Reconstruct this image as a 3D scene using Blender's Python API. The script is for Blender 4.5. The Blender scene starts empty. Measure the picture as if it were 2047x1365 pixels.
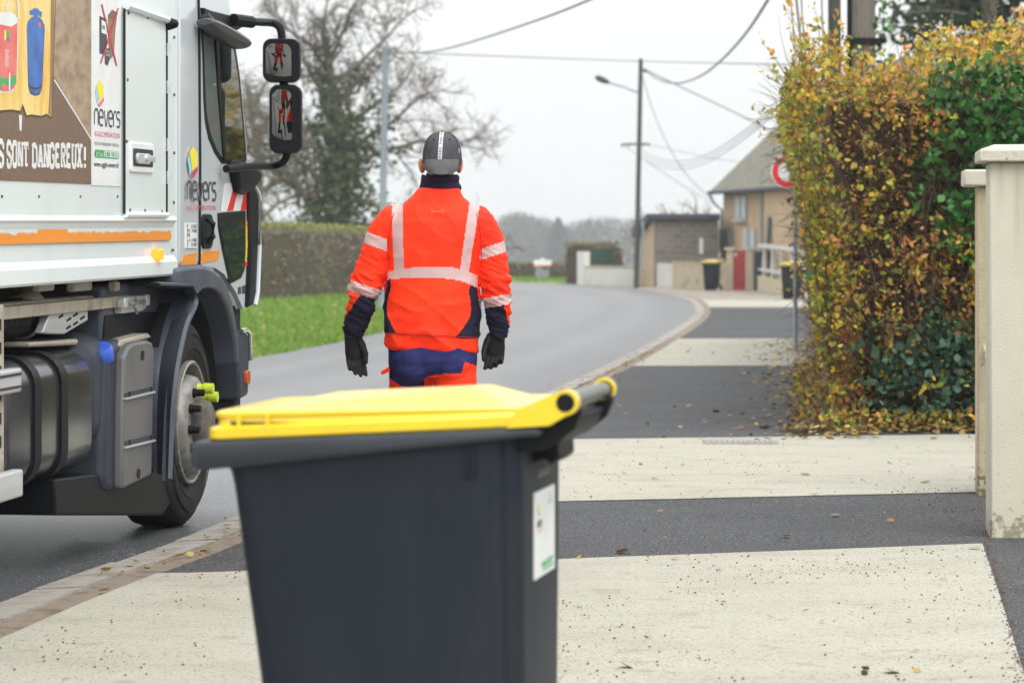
import bpy, bmesh, math, random
import numpy as np
from mathutils import Vector, Matrix, noise as mnoise
R = math.radians
random.seed(7)
rng = np.random.default_rng(11)
scene = bpy.context.scene
COL = scene.collection

# ------------------------------------------------------------------ camera
FPX, CX, HY, CAMZ = 6000.0, 1023.5, 440.0, 1.45      # focal length / principal column / horizon row (photo pixels), eye height
cam_d = bpy.data.cameras.new('camera')
cam = bpy.data.objects.new('camera', cam_d); COL.objects.link(cam)
cam.location = (0, 0, CAMZ); cam.rotation_euler = (R(90), 0, 0)
cam_d.sensor_fit = 'HORIZONTAL'; cam_d.sensor_width = 36.0
cam_d.lens = FPX / 2047.0 * 36.0
cam_d.shift_y = -(682.5 - HY) / 2047.0
cam_d.clip_start = 0.1; cam_d.clip_end = 4000
cam_d.dof.use_dof = True; cam_d.dof.focus_distance = 12.9; cam_d.dof.aperture_fstop = 5.2
scene.camera = cam

# ------------------------------------------------------------------ world (overcast) and sun
w = bpy.data.worlds.new('World'); scene.world = w; w.use_nodes = True
nt = w.node_tree; nt.nodes.clear()
out = nt.nodes.new('ShaderNodeOutputWorld'); bg = nt.nodes.new('ShaderNodeBackground')
sky = nt.nodes.new('ShaderNodeTexSky'); sky.sky_type = 'NISHITA'; sky.sun_disc = False
sky.sun_elevation = R(48); sky.sun_rotation = R(150)
sky.dust_density = 4.0
hsv = nt.nodes.new('ShaderNodeHueSaturation'); hsv.inputs['Saturation'].default_value = 0.12
tc = nt.nodes.new('ShaderNodeTexCoord'); sep = nt.nodes.new('ShaderNodeSeparateXYZ')
nt.links.new(tc.outputs['Generated'], sep.inputs[0])
mr = nt.nodes.new('ShaderNodeMapRange')                     # an overcast sky is brighter overhead than at the horizon
mr.inputs['From Min'].default_value = 0.0; mr.inputs['From Max'].default_value = 1.0
mr.inputs['To Min'].default_value = 8.4; mr.inputs['To Max'].default_value = 18.0
nt.links.new(sep.outputs['Z'], mr.inputs['Value'])
cl = nt.nodes.new('ShaderNodeTexNoise'); cl.inputs['Scale'].default_value = 2.2; cl.inputs['Detail'].default_value = 4.0
nt.links.new(tc.outputs['Generated'], cl.inputs['Vector'])
clm = nt.nodes.new('ShaderNodeMapRange'); clm.inputs['To Min'].default_value = 0.88; clm.inputs['To Max'].default_value = 1.12
nt.links.new(cl.outputs['Fac'], clm.inputs['Value'])
mul = nt.nodes.new('ShaderNodeMath'); mul.operation = 'MULTIPLY'
nt.links.new(mr.outputs[0], mul.inputs[0]); nt.links.new(clm.outputs[0], mul.inputs[1])
cloud = nt.nodes.new('ShaderNodeVectorMath'); cloud.operation = 'SCALE'
cloud.inputs[0].default_value = (0.985, 1.0, 1.0)
nt.links.new(mul.outputs[0], cloud.inputs['Scale'])
mix = nt.nodes.new('ShaderNodeMix'); mix.data_type = 'RGBA'; mix.inputs['Factor'].default_value = 0.93
nt.links.new(sky.outputs[0], hsv.inputs['Color'])
nt.links.new(hsv.outputs[0], mix.inputs['A']); nt.links.new(cloud.outputs[0], mix.inputs['B'])
nt.links.new(mix.outputs['Result'], bg.inputs['Color'])
bg.inputs['Strength'].default_value = 0.1
nt.links.new(bg.outputs[0], out.inputs['Surface'])

sun_d = bpy.data.lights.new('sun', 'SUN'); sun_d.energy = 1.5; sun_d.angle = R(50); sun_d.color = (1.0, 0.97, 0.93)
sun = bpy.data.objects.new('sun', sun_d); COL.objects.link(sun)
sun.rotation_euler = (R(42), 0, R(30))                       # high, behind the camera and to its right
scene.view_settings.view_transform = 'Standard'; scene.view_settings.look = 'None'
scene.view_settings.gamma = 1.0; scene.view_settings.exposure = 0.32
scene.cycles.max_bounces = 6; scene.cycles.diffuse_bounces = 3; scene.cycles.glossy_bounces = 3
scene.cycles.transmission_bounces = 4; scene.cycles.volume_bounces = 0; scene.cycles.transparent_max_bounces = 6
scene.cycles.use_denoising = True

# ------------------------------------------------------------------ helpers
def g(Y):                                                     # height of the ground: level near the camera, then gently downhill
    if Y < 11: return 0.0
    if Y < 170: return -0.0105 * (Y - 11)
    if Y < 1150: return -1.67 - 0.019 * (Y - 170)
    return -20.3
def W(px, py, d):                                             # the place at distance d seen at a photo pixel
    return Vector(((px - CX) * d / FPX, d, CAMZ - (py - HY) * d / FPX))
def GP(px, py):                                               # the place on the ground seen at a photo pixel
    d = 8007.0 / (py - 503.0)
    if d < 11: d = CAMZ * FPX / (py - HY)
    return ((px - CX) * d / FPX, d)

def ramp_mat(name, cols, scale=8.0, rough=0.7, detail=5.0, bump=0.0, bscale=60.0, metallic=0.0, spec=0.5, stretch=(1, 1, 1), contrast=(0.35, 0.65), coat=0.0, coord='Object', speck=None):
    """Principled material whose base colour runs through cols by noise; optional bump and specks."""
    m = bpy.data.materials.new(name); m.use_nodes = True
    t = m.node_tree; b = t.nodes['Principled BSDF']
    b.inputs['Roughness'].default_value = rough; b.inputs['Metallic'].default_value = metallic
    b.inputs['Specular IOR Level'].default_value = spec
    if coat: b.inputs['Coat Weight'].default_value = coat; b.inputs['Coat Roughness'].default_value = 0.08
    tc = t.nodes.new('ShaderNodeTexCoord'); mp = t.nodes.new('ShaderNodeMapping')
    mp.inputs['Scale'].default_value = stretch
    t.links.new(tc.outputs[coord], mp.inputs['Vector'])
    if len(cols) == 1:
        b.inputs['Base Color'].default_value = (*cols[0], 1); last = None
    else:
        n = t.nodes.new('ShaderNodeTexNoise'); n.inputs['Scale'].default_value = scale; n.inputs['Detail'].default_value = detail
        n.inputs['Roughness'].default_value = 0.62
        t.links.new(mp.outputs[0], n.inputs['Vector'])
        r = t.nodes.new('ShaderNodeValToRGB'); e = r.color_ramp.elements
        e[0].position = contrast[0]; e[1].position = contrast[1]
        e[0].color = (*cols[0], 1); e[1].color = (*cols[-1], 1)
        for i, c in enumerate(cols[1:-1]):
            x = e.new(contrast[0] + (contrast[1] - contrast[0]) * (i + 1) / (len(cols) - 1)); x.color = (*c, 1)
        t.links.new(n.outputs['Fac'], r.inputs['Fac'])
        last = r.outputs['Color']
        for sp in (speck or []):                              # (scale, threshold, colour): small marks of their own
            n2 = t.nodes.new('ShaderNodeTexNoise'); n2.inputs['Scale'].default_value = sp[0]; n2.inputs['Detail'].default_value = 2.0
            t.links.new(mp.outputs[0], n2.inputs['Vector'])
            m2 = t.nodes.new('ShaderNodeMapRange'); m2.inputs['From Min'].default_value = sp[1]; m2.inputs['From Max'].default_value = sp[1] + 0.04
            t.links.new(n2.outputs['Fac'], m2.inputs['Value'])
            mx = t.nodes.new('ShaderNodeMix'); mx.data_type = 'RGBA'
            t.links.new(m2.outputs[0], mx.inputs['Factor']); t.links.new(last, mx.inputs['A']); mx.inputs['B'].default_value = (*sp[2], 1)
            last = mx.outputs['Result']
        t.links.new(last, b.inputs['Base Color'])
    if bump:
        n3 = t.nodes.new('ShaderNodeTexNoise'); n3.inputs['Scale'].default_value = bscale; n3.inputs['Detail'].default_value = 4.0
        t.links.new(mp.outputs[0], n3.inputs['Vector'])
        bp = t.nodes.new('ShaderNodeBump'); bp.inputs['Strength'].default_value = bump; bp.inputs['Distance'].default_value = 0.01
        t.links.new(n3.outputs['Fac'], bp.inputs['Height']); t.links.new(bp.outputs[0], b.inputs['Normal'])
    return m
def flat(name, c, rough=0.6, metallic=0.0, spec=0.5, **k):
    c2 = tuple(min(1, x * 1.06) for x in c); c1 = tuple(x * 0.94 for x in c)
    return ramp_mat(name, [c1, c2], rough=rough, metallic=metallic, spec=spec, **k)
def leaf_mat(name, stops, trans=0.3, rough=0.55):
    """One colour per leaf: random per loose island through a ramp."""
    m = bpy.data.materials.new(name); m.use_nodes = True
    t = m.node_tree; b = t.nodes['Principled BSDF']; b.inputs['Roughness'].default_value = rough
    b.inputs['Specular IOR Level'].default_value = 0.3
    ge = t.nodes.new('ShaderNodeNewGeometry'); r = t.nodes.new('ShaderNodeValToRGB')
    e = r.color_ramp.elements
    e[0].position = 0.0; e[0].color = (*stops[0], 1); e[1].position = 1.0; e[1].color = (*stops[-1], 1)
    for i, c in enumerate(stops[1:-1]):
        x = e.new((i + 1) / (len(stops) - 1)); x.color = (*c, 1)
    t.links.new(ge.outputs['Random Per Island'], r.inputs['Fac'])
    t.links.new(r.outputs['Color'], b.inputs['Base Color'])
    tr = t.nodes.new('ShaderNodeBsdfTranslucent'); t.links.new(r.outputs['Color'], tr.inputs['Color'])
    mx = t.nodes.new('ShaderNodeMixShader'); mx.inputs['Fac'].default_value = trans
    t.links.new(b.outputs[0], mx.inputs[1]); t.links.new(tr.outputs[0], mx.inputs[2])
    t.links.new(mx.outputs[0], t.nodes['Material Output'].inputs['Surface'])
    return m

class MB:
    """Collects shapes, then links them as ONE mesh object."""
    def __init__(s): s.v = []; s.f = []; s.m = []
    def add(s, vs, fs, mi=0):
        o = len(s.v); s.v += [tuple(p) for p in vs]
        for f in fs: s.f.append(tuple(i + o for i in f)); s.m.append(mi)
        return s
    def box(s, x0, x1, y0, y1, z0, z1, mi=0):
        return s.add([(x0,y0,z0),(x1,y0,z0),(x1,y1,z0),(x0,y1,z0),(x0,y0,z1),(x1,y0,z1),(x1,y1,z1),(x0,y1,z1)],
                     [(0,3,2,1),(4,5,6,7),(0,1,5,4),(1,2,6,5),(2,3,7,6),(3,0,4,7)], mi)
    def poly(s, pts, mi=0): return s.add(pts, [tuple(range(len(pts)))], mi)
    def prism(s, pts, off, mi=0):
        n = len(pts); off = Vector(off); a = [Vector(p) for p in pts]; b = [p + off for p in a]
        return s.add(a + b, [tuple(range(n))[::-1], tuple(range(n, 2 * n))] + [(i, (i + 1) % n, n + (i + 1) % n, n + i) for i in range(n)], mi)
    def px(s, poly, x0, x1, mi=0): return s.prism([(x0, a, b) for a, b in poly], (x1 - x0, 0, 0), mi)
    def loft(s, rings, mi=0, caps=True, closed=True):
        n = len(rings[0]); vs = [p for r in rings for p in r]; fs = []
        for k in range(len(rings) - 1):
            for i in range(n if closed else n - 1):
                j = (i + 1) % n; fs.append((k*n+i, k*n+j, (k+1)*n+j, (k+1)*n+i))
        if caps: fs += [tuple(range(n))[::-1], tuple(range((len(rings)-1)*n, len(rings)*n))]
        return s.add(vs, fs, mi)
    def tube(s, pts, r, n=8, mi=0, caps=True):
        pts = [Vector(p) for p in pts]
        rr = [float(q) for q in r] if isinstance(r, (list, tuple)) else [r] * len(pts)
        rings = []; up = None
        for i, p in enumerate(pts):
            d = (pts[min(i+1, len(pts)-1)] - pts[max(i-1, 0)])
            if d.length < 1e-9: d = Vector((0,0,1))
            d.normalize()
            if up is None: up = Vector((0,0,1)) if abs(d.z) < 0.9 else Vector((1,0,0))
            a = d.cross(up)
            if a.length < 1e-6: a = d.cross(Vector((0,1,0)))
            a.normalize(); b = d.cross(a); up = -b if False else up
            rings.append([p + rr[i] * (math.cos(q) * a + math.sin(q) * b) for q in (2*math.pi*k/n for k in range(n))])
        return s.loft(rings, mi, caps)
    def lathe(s, prof, o, axis='x', n=24, mi=0, a0=0.0, a1=2*math.pi, mis=None):
        full = abs(a1 - a0 - 2*math.pi) < 1e-6; k = n if full else n + 1
        vs = []; fs = []; ms = []
        for (r, t) in prof:
            for i in range(k):
                q = a0 + (a1 - a0) * i / n; c, d = r*math.cos(q), r*math.sin(q)
                vs.append({'x': (o[0]+t, o[1]+c, o[2]+d), 'y': (o[0]+c, o[1]+t, o[2]+d), 'z': (o[0]+c, o[1]+d, o[2]+t)}[axis])
        for p in range(len(prof) - 1):
            for i in range(n):
                j = (i + 1) % k; fs.append((p*k+i, p*k+j, (p+1)*k+j, (p+1)*k+i)); ms.append(mis[p] if mis else mi)
        o2 = len(s.v); s.v += vs
        for f, q in zip(fs, ms): s.f.append(tuple(i + o2 for i in f)); s.m.append(q)
        return s
    def ball(s, c, r, n=16, k=10, mi=0, rot=None):
        r = (r, r, r) if not isinstance(r, (tuple, list)) else r
        vs = []; fs = []; c = Vector(c)
        for i in range(k + 1):
            th = math.pi * i / k
            for j in range(n):
                ph = 2*math.pi*j/n
                p = Vector((r[0]*math.sin(th)*math.cos(ph), r[1]*math.sin(th)*math.sin(ph), r[2]*math.cos(th)))
                if rot is not None: p = rot @ p
                vs.append(c + p)
        for i in range(k):
            for j in range(n):
                q = (j + 1) % n; fs.append((i*n+j, (i+1)*n+j, (i+1)*n+q, i*n+q))
        return s.add(vs, fs, mi)
    def data(s, name, mats):
        me = bpy.data.meshes.new(name); me.from_pydata(s.v, [], s.f)
        for m in mats: me.materials.append(m)
        me.polygons.foreach_set('material_index', s.m)
        bm = bmesh.new(); bm.from_mesh(me)
        bmesh.ops.remove_doubles(bm, verts=bm.verts, dist=1e-6)
        bmesh.ops.recalc_face_normals(bm, faces=bm.faces)
        bm.to_mesh(me); bm.free()
        return me
    def build(s, name, mats, parent=None, smooth=35, bevel=0, seg=2):
        if not isinstance(mats, (list, tuple)): mats = [mats]
        me = s.data(name, mats)
        if smooth:
            me.polygons.foreach_set('use_smooth', [True] * len(me.polygons)); me.set_sharp_from_angle(angle=R(smooth))
        o = link(name, me, parent)
        if bevel:
            b = o.modifiers.new('bevel', 'BEVEL'); b.width = bevel; b.segments = seg; b.limit_method = 'ANGLE'; b.angle_limit = R(40)
        return o
def link(name, me, parent=None):
    o = bpy.data.objects.new(name, me); COL.objects.link(o)
    if parent is not None: o.parent = parent
    return o
def thing(name, label, cat, loc=(0, 0, 0), rz=0, group=None):
    o = link(name, None); o.location = loc; o.rotation_euler = (0, 0, rz); o.empty_display_size = 0.2
    return tag(o, label, cat, group)
def tag(o, label, cat, group=None, kind=None):
    o['label'] = label; o['category'] = cat
    if group: o['group'] = group
    if kind: o['kind'] = kind
    return o
def struct(o): o['kind'] = 'structure'; return o
def dup(o, parent=None):
    kids = [c for c in COL.objects if c.parent == o]
    c = o.copy(); COL.objects.link(c)
    if parent is not None: c.parent = parent
    for k in kids: dup(k, c)
    return c
def quads(name, V, mats, parent=None, mi=None, nper=4, smooth=False):
    """Fast mesh of many separate nper-gons: V is (n, nper, 3)."""
    V = np.asarray(V, np.float32); n = len(V)
    me = bpy.data.meshes.new(name)
    me.vertices.add(n * nper); me.vertices.foreach_set('co', V.reshape(-1))
    me.loops.add(n * nper); me.loops.foreach_set('vertex_index', np.arange(n * nper, dtype=np.int32))
    me.polygons.add(n); me.polygons.foreach_set('loop_start', np.arange(n, dtype=np.int32) * nper)
    for m in (mats if isinstance(mats, (list, tuple)) else [mats]): me.materials.append(m)
    if mi is not None: me.polygons.foreach_set('material_index', np.asarray(mi, np.int32))
    me.update(calc_edges=True); me.validate()
    return link(name, me, parent)
def leaves(P, size, asp=0.7, up=0.3, rngl=rng, droop=None):
    """Leaf shapes (six-sided, pointed) at points P (n,3)."""
    n = len(P); P = np.asarray(P, float)
    N = rngl.normal(size=(n, 3)); N[:, 2] += up; N /= np.linalg.norm(N, axis=1)[:, None]
    A = rngl.normal(size=(n, 3))
    if droop is not None: A = A * 0.5 + np.array([0, 0, -droop])
    A -= (A * N).sum(1)[:, None] * N; A /= np.linalg.norm(A, axis=1)[:, None] + 1e-9
    B = np.cross(N, A)
    s = (np.asarray(size) * rngl.uniform(0.45, 1.4, n))[:, None]
    out = [P - A*s*0.5, P - A*s*0.15 + B*s*asp*0.5, P + A*s*0.2 + B*s*asp*0.42, P + A*s*0.55, P + A*s*0.2 - B*s*asp*0.42, P - A*s*0.15 - B*s*asp*0.5]
    return np.stack(out, 1)
def sticks(L, name, mat, parent=None, sides=3):
    """Many tapering polylines [(pts, radii)] in one mesh."""
    V = []; F = []; o = 0
    ang = [2*math.pi*k/sides for k in range(sides)]
    for pts, rad in L:
        m = len(pts)
        d0 = (pts[-1] - pts[0]).normalized()
        a = d0.cross(Vector((0.31, 0.17, 0.93)))
        if a.length < 1e-4: a = d0.cross(Vector((1, 0, 0)))
        a.normalize(); b = d0.cross(a)
        for p, r in zip(pts, rad):
            for q in ang: V.append(p + r*(math.cos(q)*a + math.sin(q)*b))
        for k in range(m - 1):
            for i in range(sides):
                j = (i + 1) % sides; F.append((o+k*sides+i, o+k*sides+j, o+(k+1)*sides+j, o+(k+1)*sides+i))
        o += m * sides
    me = bpy.data.meshes.new(name); me.from_pydata([tuple(v) for v in V], [], F); me.materials.append(mat)
    me.polygons.foreach_set('use_smooth', [True] * len(F))
    return link(name, me, parent)
def text_polys(body, bold=0.0, space=1.0):
    cu = bpy.data.curves.new('lettering', 'FONT'); cu.body = body; cu.offset = bold; cu.space_character = space; cu.resolution_u = 3
    ob = bpy.data.objects.new('lettering', cu); COL.objects.link(ob)
    bpy.context.view_layer.update()
    me = bpy.data.meshes.new_from_object(ob.evaluated_get(bpy.context.evaluated_depsgraph_get()))
    vs = [(v.co.x, v.co.y) for v in me.vertices]; fs = [tuple(p.vertices) for p in me.polygons]
    bpy.data.objects.remove(ob); bpy.data.curves.remove(cu); bpy.data.meshes.remove(me)
    return vs, fs
def fit_text(mb, body, fn, a0, a1, b0, b1, mi=0, bold=0.0, space=1.0):
    """Lettering stretched into the rectangle a0..a1 x b0..b1; fn(a, b) gives the 3-D place."""
    vs, fs = text_polys(body, bold, space)
    x0 = min(v[0] for v in vs); x1 = max(v[0] for v in vs); y0 = min(v[1] for v in vs); y1 = max(v[1] for v in vs)
    mb.add([fn(a0 + (x-x0)/(x1-x0)*(a1-a0), b0 + (y-y0)/(y1-y0)*(b1-b0)) for x, y in vs], fs, mi)
def strip(pts, wd, close=False):
    """2-D polyline as a flat band: list of quads."""
    P = [Vector((p[0], p[1])) for p in pts]; n = len(P); L = []; Rr = []
    for i in range(n):
        a = P[(i-1) % n] if (close or i > 0) else P[i]; b = P[(i+1) % n] if (close or i < n-1) else P[i]
        d1 = (P[i]-a); d2 = (b-P[i])
        d1 = d1.normalized() if d1.length > 0 else d2.normalized(); d2 = d2.normalized() if d2.length > 0 else d1
        t = (d1 + d2); t = t.normalized() if t.length > 1e-6 else d1
        nn = Vector((-t.y, t.x)); k = 1.0 / max(0.5, nn.dot(Vector((-d1.y, d1.x))))
        L.append(P[i] + nn*wd/2*k); Rr.append(P[i] - nn*wd/2*k)
    q = []
    for i in range(n if close else n-1):
        j = (i+1) % n; q.append((L[i], L[j], Rr[j], Rr[i]))
    return q
def catmull(pts, k=8):
    P = [Vector(p) for p in pts]; o = []
    for i in range(len(P) - 1):
        a = P[max(i-1, 0)]; b = P[i]; c = P[i+1]; d = P[min(i+2, len(P)-1)]
        for j in range(k):
            t = j / k
            o.append(0.5*((2*b) + (c-a)*t + (2*a-5*b+4*c-d)*t*t + (3*b-a-3*c+d)*t**3))
    return o + [P[-1]]
def remesh(mb, voxel, smooth=4, fac=0.5):
    me = mb.data('tmp', [])
    o = link('tmp', me)
    m = o.modifiers.new('r', 'REMESH'); m.mode = 'VOXEL'; m.voxel_size = voxel
    if smooth:
        s = o.modifiers.new('s', 'SMOOTH'); s.factor = fac; s.iterations = smooth
    bpy.context.view_layer.update()
    r = bpy.data.meshes.new_from_object(o.evaluated_get(bpy.context.evaluated_depsgraph_get()))
    bpy.data.objects.remove(o); bpy.data.meshes.remove(me)
    return r
def lerp_tab(x, tab):
    return float(np.interp(x, [a for a, b in tab], [b for a, b in tab]))
def rrect(x0, x1, y0, y1, r, k=5):
    o = []
    for cx, cy, a in ((x1-r, y1-r, 0), (x0+r, y1-r, 90), (x0+r, y0+r, 180), (x1-r, y0+r, 270)):
        for i in range(k + 1):
            q = R(a + 90*i/k); o.append((cx + r*math.cos(q), cy + r*math.sin(q)))
    return o
# ------------------------------------------------------------------ setting: ground, road, kerb, pavement
M = {}
M['soil'] = ramp_mat('soil', [(0.06,0.055,0.03),(0.09,0.085,0.045),(0.05,0.07,0.025)], scale=1.2, rough=0.95, bump=0.5, bscale=12)
M['grass_base'] = ramp_mat('grass_base', [(0.11,0.19,0.025),(0.15,0.24,0.04),(0.19,0.25,0.06)], scale=1.5, rough=0.9, bump=0.6, bscale=25)
M['road'] = ramp_mat('road', [(0.045,0.049,0.056),(0.08,0.084,0.092)], scale=0.5, rough=0.42, detail=6, stretch=(1.6,0.25,1), bump=0.45, bscale=130, spec=0.7, contrast=(0.3,0.7), speck=[(95,0.575,(0.20,0.20,0.21)),(80,0.60,(0.05,0.05,0.06))])
M['asphalt'] = ramp_mat('asphalt', [(0.036,0.036,0.040),(0.062,0.062,0.067)], scale=1.1, rough=0.75, detail=8, bump=0.7, bscale=110, spec=0.3, contrast=(0.3,0.7), speck=[(95,0.575,(0.17,0.17,0.175)),(70,0.60,(0.016,0.016,0.019)),(9,0.70,(0.11,0.10,0.095))])
M['concrete'] = ramp_mat('concrete', [(0.345,0.332,0.278),(0.41,0.395,0.333),(0.44,0.427,0.368)], scale=2.2, rough=0.9, detail=9, bump=0.4, bscale=120, stretch=(0.7,1.2,1), contrast=(0.25,0.75), spec=0.3, speck=[(5.5,0.66,(0.335,0.32,0.27)),(120,0.585,(0.29,0.275,0.225)),(95,0.635,(0.17,0.15,0.12)),(48,0.69,(0.2,0.17,0.13)),(14,0.735,(0.25,0.21,0.16))])
M['kerb'] = ramp_mat('kerb_stone', [(0.27,0.25,0.22),(0.34,0.315,0.28),(0.22,0.20,0.17)], scale=3.5, rough=0.85, detail=6, bump=0.4, bscale=90, speck=[(60,0.68,(0.14,0.12,0.1))])
M['gutter'] = ramp_mat('gutter_dirt', [(0.18,0.14,0.105),(0.24,0.195,0.15),(0.14,0.108,0.08)], scale=5, rough=0.9, detail=6, bump=0.5, bscale=90)
M['gravelly'] = ramp_mat('gravelly', [(0.23,0.19,0.16),(0.31,0.27,0.23),(0.18,0.14,0.11)], scale=1.5, rough=0.9, detail=6, bump=0.4, bscale=60)
M['iron'] = ramp_mat('cast_iron', [(0.22,0.215,0.20),(0.28,0.27,0.25)], scale=30, rough=0.6, metallic=0.5, bump=0.3)

KERB = [(-5.1,-8),(-3.55,0),(-1.93,11.3),(-1.39,14.8),(0.47,29.4),(2.35,47),(4.0,65.6),(4.85,85),(4.55,100),(3.4,113),(0.4,129),(-5,140),(-15,149),(-35,158)]
LEFT = [(-10.2,-8),(-8.6,0),(-6.6,11.3),(-6.05,14.8),(-4.3,29.4),(-2.5,45.2),(-1.3,65),(-1.0,82),(-1.7,95),(-3.4,106),(-7,116),(-13,124),(-22,131),(-40,139)]
def curve2(pts, k=10): return [Vector((p.x, p.y)) for p in catmull([(a, b, 0) for a, b in pts], k)]
kerb_c = curve2(KERB); left_c = curve2(LEFT)
def offset(c, d):
    o = []
    for i, p in enumerate(c):
        t = (c[min(i+1, len(c)-1)] - c[max(i-1, 0)]).normalized(); o.append(p + Vector((t.y, -t.x)) * d)
    return o
def kerb_x(Y, c=None):
    c = c or kerb_c
    for a, b in zip(c[:-1], c[1:]):
        if a.y <= Y <= b.y: return a.x + (b.x-a.x)*(Y-a.y)/(b.y-a.y+1e-9)
    return c[-1].x
def ribbon(name, A, B, mat, dz, n=6):
    mb = MB(); rows = []
    for a, b in zip(A, B):
        rows.append([(a.x+(b.x-a.x)*k/n, a.y+(b.y-a.y)*k/n, g(a.y+(b.y-a.y)*k/n)+dz) for k in range(n+1)])
    mb.loft(rows, 0, caps=False, closed=False)
    o = mb.build(name, mat, smooth=0)
    at = o.data.attributes.new('across', 'FLOAT', 'POINT'); at.data.foreach_set('value', [k/n for _ in rows for k in range(n+1)][:len(o.data.vertices)])
    return struct(o)
# one ground sheet out to the horizon
ys = [-40,-20,-8,0,6,11,14,20,30,45,60,80,100,120,140,170,230,300,400,500,700,900,1150,1300]
xs = [-650,-300,-120,-60,-30,-15,-8,-4,0,4,8,15,30,60,120,300,650]
mb = MB(); mb.loft([[(x, y, g(y)-0.05) for x in xs] for y in ys], 0, caps=False, closed=False)
struct(mb.build('ground', M['soil'], smooth=0))
def tracks(m):                                                # tyres have polished two paler bands along each lane
    t = m.node_tree; b = t.nodes['Principled BSDF']; src = b.inputs['Base Color'].links[0].from_socket
    at = t.nodes.new('ShaderNodeAttribute'); at.attribute_name = 'across'
    r = t.nodes.new('ShaderNodeValToRGB'); e = r.color_ramp.elements; e[0].position = 0.0; e[0].color = (0,0,0,1); e[1].position = 1.0; e[1].color = (0,0,0,1)
    for p, v in ((.12,.1),(.22,.8),(.32,.15),(.45,.75),(.55,.75),(.66,.2),(.76,.85),(.88,.1)): x = e.new(p); x.color = (v,v,v,1)
    t.links.new(at.outputs['Fac'], r.inputs['Fac'])
    n = t.nodes.new('ShaderNodeTexNoise'); n.inputs['Scale'].default_value = .6; n.inputs['Detail'].default_value = 5
    ml = t.nodes.new('ShaderNodeMath'); ml.operation = 'MULTIPLY'; t.links.new(r.outputs[0], ml.inputs[0]); t.links.new(n.outputs['Fac'], ml.inputs[1])
    mx = t.nodes.new('ShaderNodeMix'); mx.data_type = 'RGBA'; t.links.new(ml.outputs[0], mx.inputs['Factor']); t.links.new(src, mx.inputs['A']); mx.inputs['B'].default_value = (.19,.195,.205,1)
    t.links.new(mx.outputs['Result'], b.inputs['Base Color'])
tracks(M['road'])
ribbon('road', left_c, kerb_c, M['road'], 0.0, 16)
k1 = offset(kerb_c, 0.20); k2 = offset(kerb_c, 0.34)
# kerb: a row of stone slabs with joints, then a dirty border course
mb = MB(); L = 0.0
def arc(c):
    s = [0.0]
    for a, b in zip(c[:-1], c[1:]): s.append(s[-1] + (b-a).length)
    return s
sa = arc(kerb_c)
def along(c, s):
    i = min(max(int(np.searchsorted(sa, s)) - 1, 0), len(c)-2); t = (s - sa[i]) / (sa[i+1]-sa[i]+1e-9)
    return c[i].lerp(c[i+1], t)
s = 0.0; j = 0
while s < 150:
    e = s + 0.992
    p = [along(kerb_c, s), along(kerb_c, e), along(k1, e), along(k1, s)]
    dz = 0.012 + 0.004*((j*7) % 3)
    top = [(q.x, q.y, g(q.y)+dz+(0.012 if i > 1 else 0)) for i, q in enumerate(p)]
    bot = [(q.x, q.y, g(q.y)-0.04) for q in p]
    mb.add(bot+top, [(4,5,6,7),(0,1,5,4),(1,2,6,5),(2,3,7,6),(3,0,4,7)]); s += 1.0; j += 1
struct(mb.build('kerb', M['kerb'], smooth=0))
ribbon('gutter', k1, k2, M['gutter'], 0.018, 2)
# pavement in bands that follow the kerb's outer edge
def right_x(Y): return 2.215 + 0.132*(Y-13.5) if Y < 60 else 8.355 + 0.02*(Y-60)
def band(name, Y0, Y1, mat, dz, tilt=0.0, xr=None, n=9, tilt1=None):
    """Pavement between two cross lines; tilt: how much farther away the right end is."""
    rows = []
    for k in range(n+1):
        Yc = Y0 + (Y1-Y0)*k/n; row = []
        for q in range(65):
            x0 = kerb_x(Yc, k2); x1 = xr(Yc) if xr else right_x(Yc)
            x = x0 + (x1-x0)*q/64; Y = Yc + (0.018*mnoise.noise(Vector((x*3.1, Yc*5, 2))) + 0.010*mnoise.noise(Vector((x*13, Yc, 4))) if k in (0, n) and mat is M['concrete'] else 0) + (tilt if tilt1 is None else tilt+(tilt1-tilt)*k/n)*x
            if q == 0: x = kerb_x(Y, k2)
            row.append((x, Y, g(Y)+dz))
        rows.append(row)
    mb = MB(); mb.loft(rows, 0, caps=False, closed=False)
    return struct(mb.build(name, mat, smooth=0))
wide = lambda Y: right_x(Y) + 7
band('pavement', -6, 20.9, M['asphalt'], 0.024, xr=wide, n=24)
band('pavement', 20.9, 70.5, M['asphalt'], 0.024, n=40)
band('pavement', 70.5, 112, M['gravelly'], 0.024, n=30)
band('concrete_strip', -6, 12.70, M['concrete'], 0.028, tilt=0.2, tilt1=0.36, n=20)
band('concrete_strip', 15.66, 20.85, M['concrete'], 0.028, tilt=0.27, tilt1=0.2, n=8, xr=lambda Y: right_x(Y)+0.42)
band('concrete_strip', 34.3, 45, M['concrete'], 0.028, tilt=0.05, n=10)
band('concrete_strip', 71, 81, M['concrete'], 0.028, n=10)
# forecourt behind the second strip reaches the pier
ribbon('verge', offset(left_c, -16), left_c, M['grass_base'], -0.02, 6)
mb = MB(); mb.loft([[(x, y, g(y)-0.02) for x in (-40,-15,-5,0,3,7,14)] for y in (129,136,144,156,172)], 0, caps=False, closed=False)
struct(mb.build('verge', M['grass_base'], smooth=0))
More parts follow.
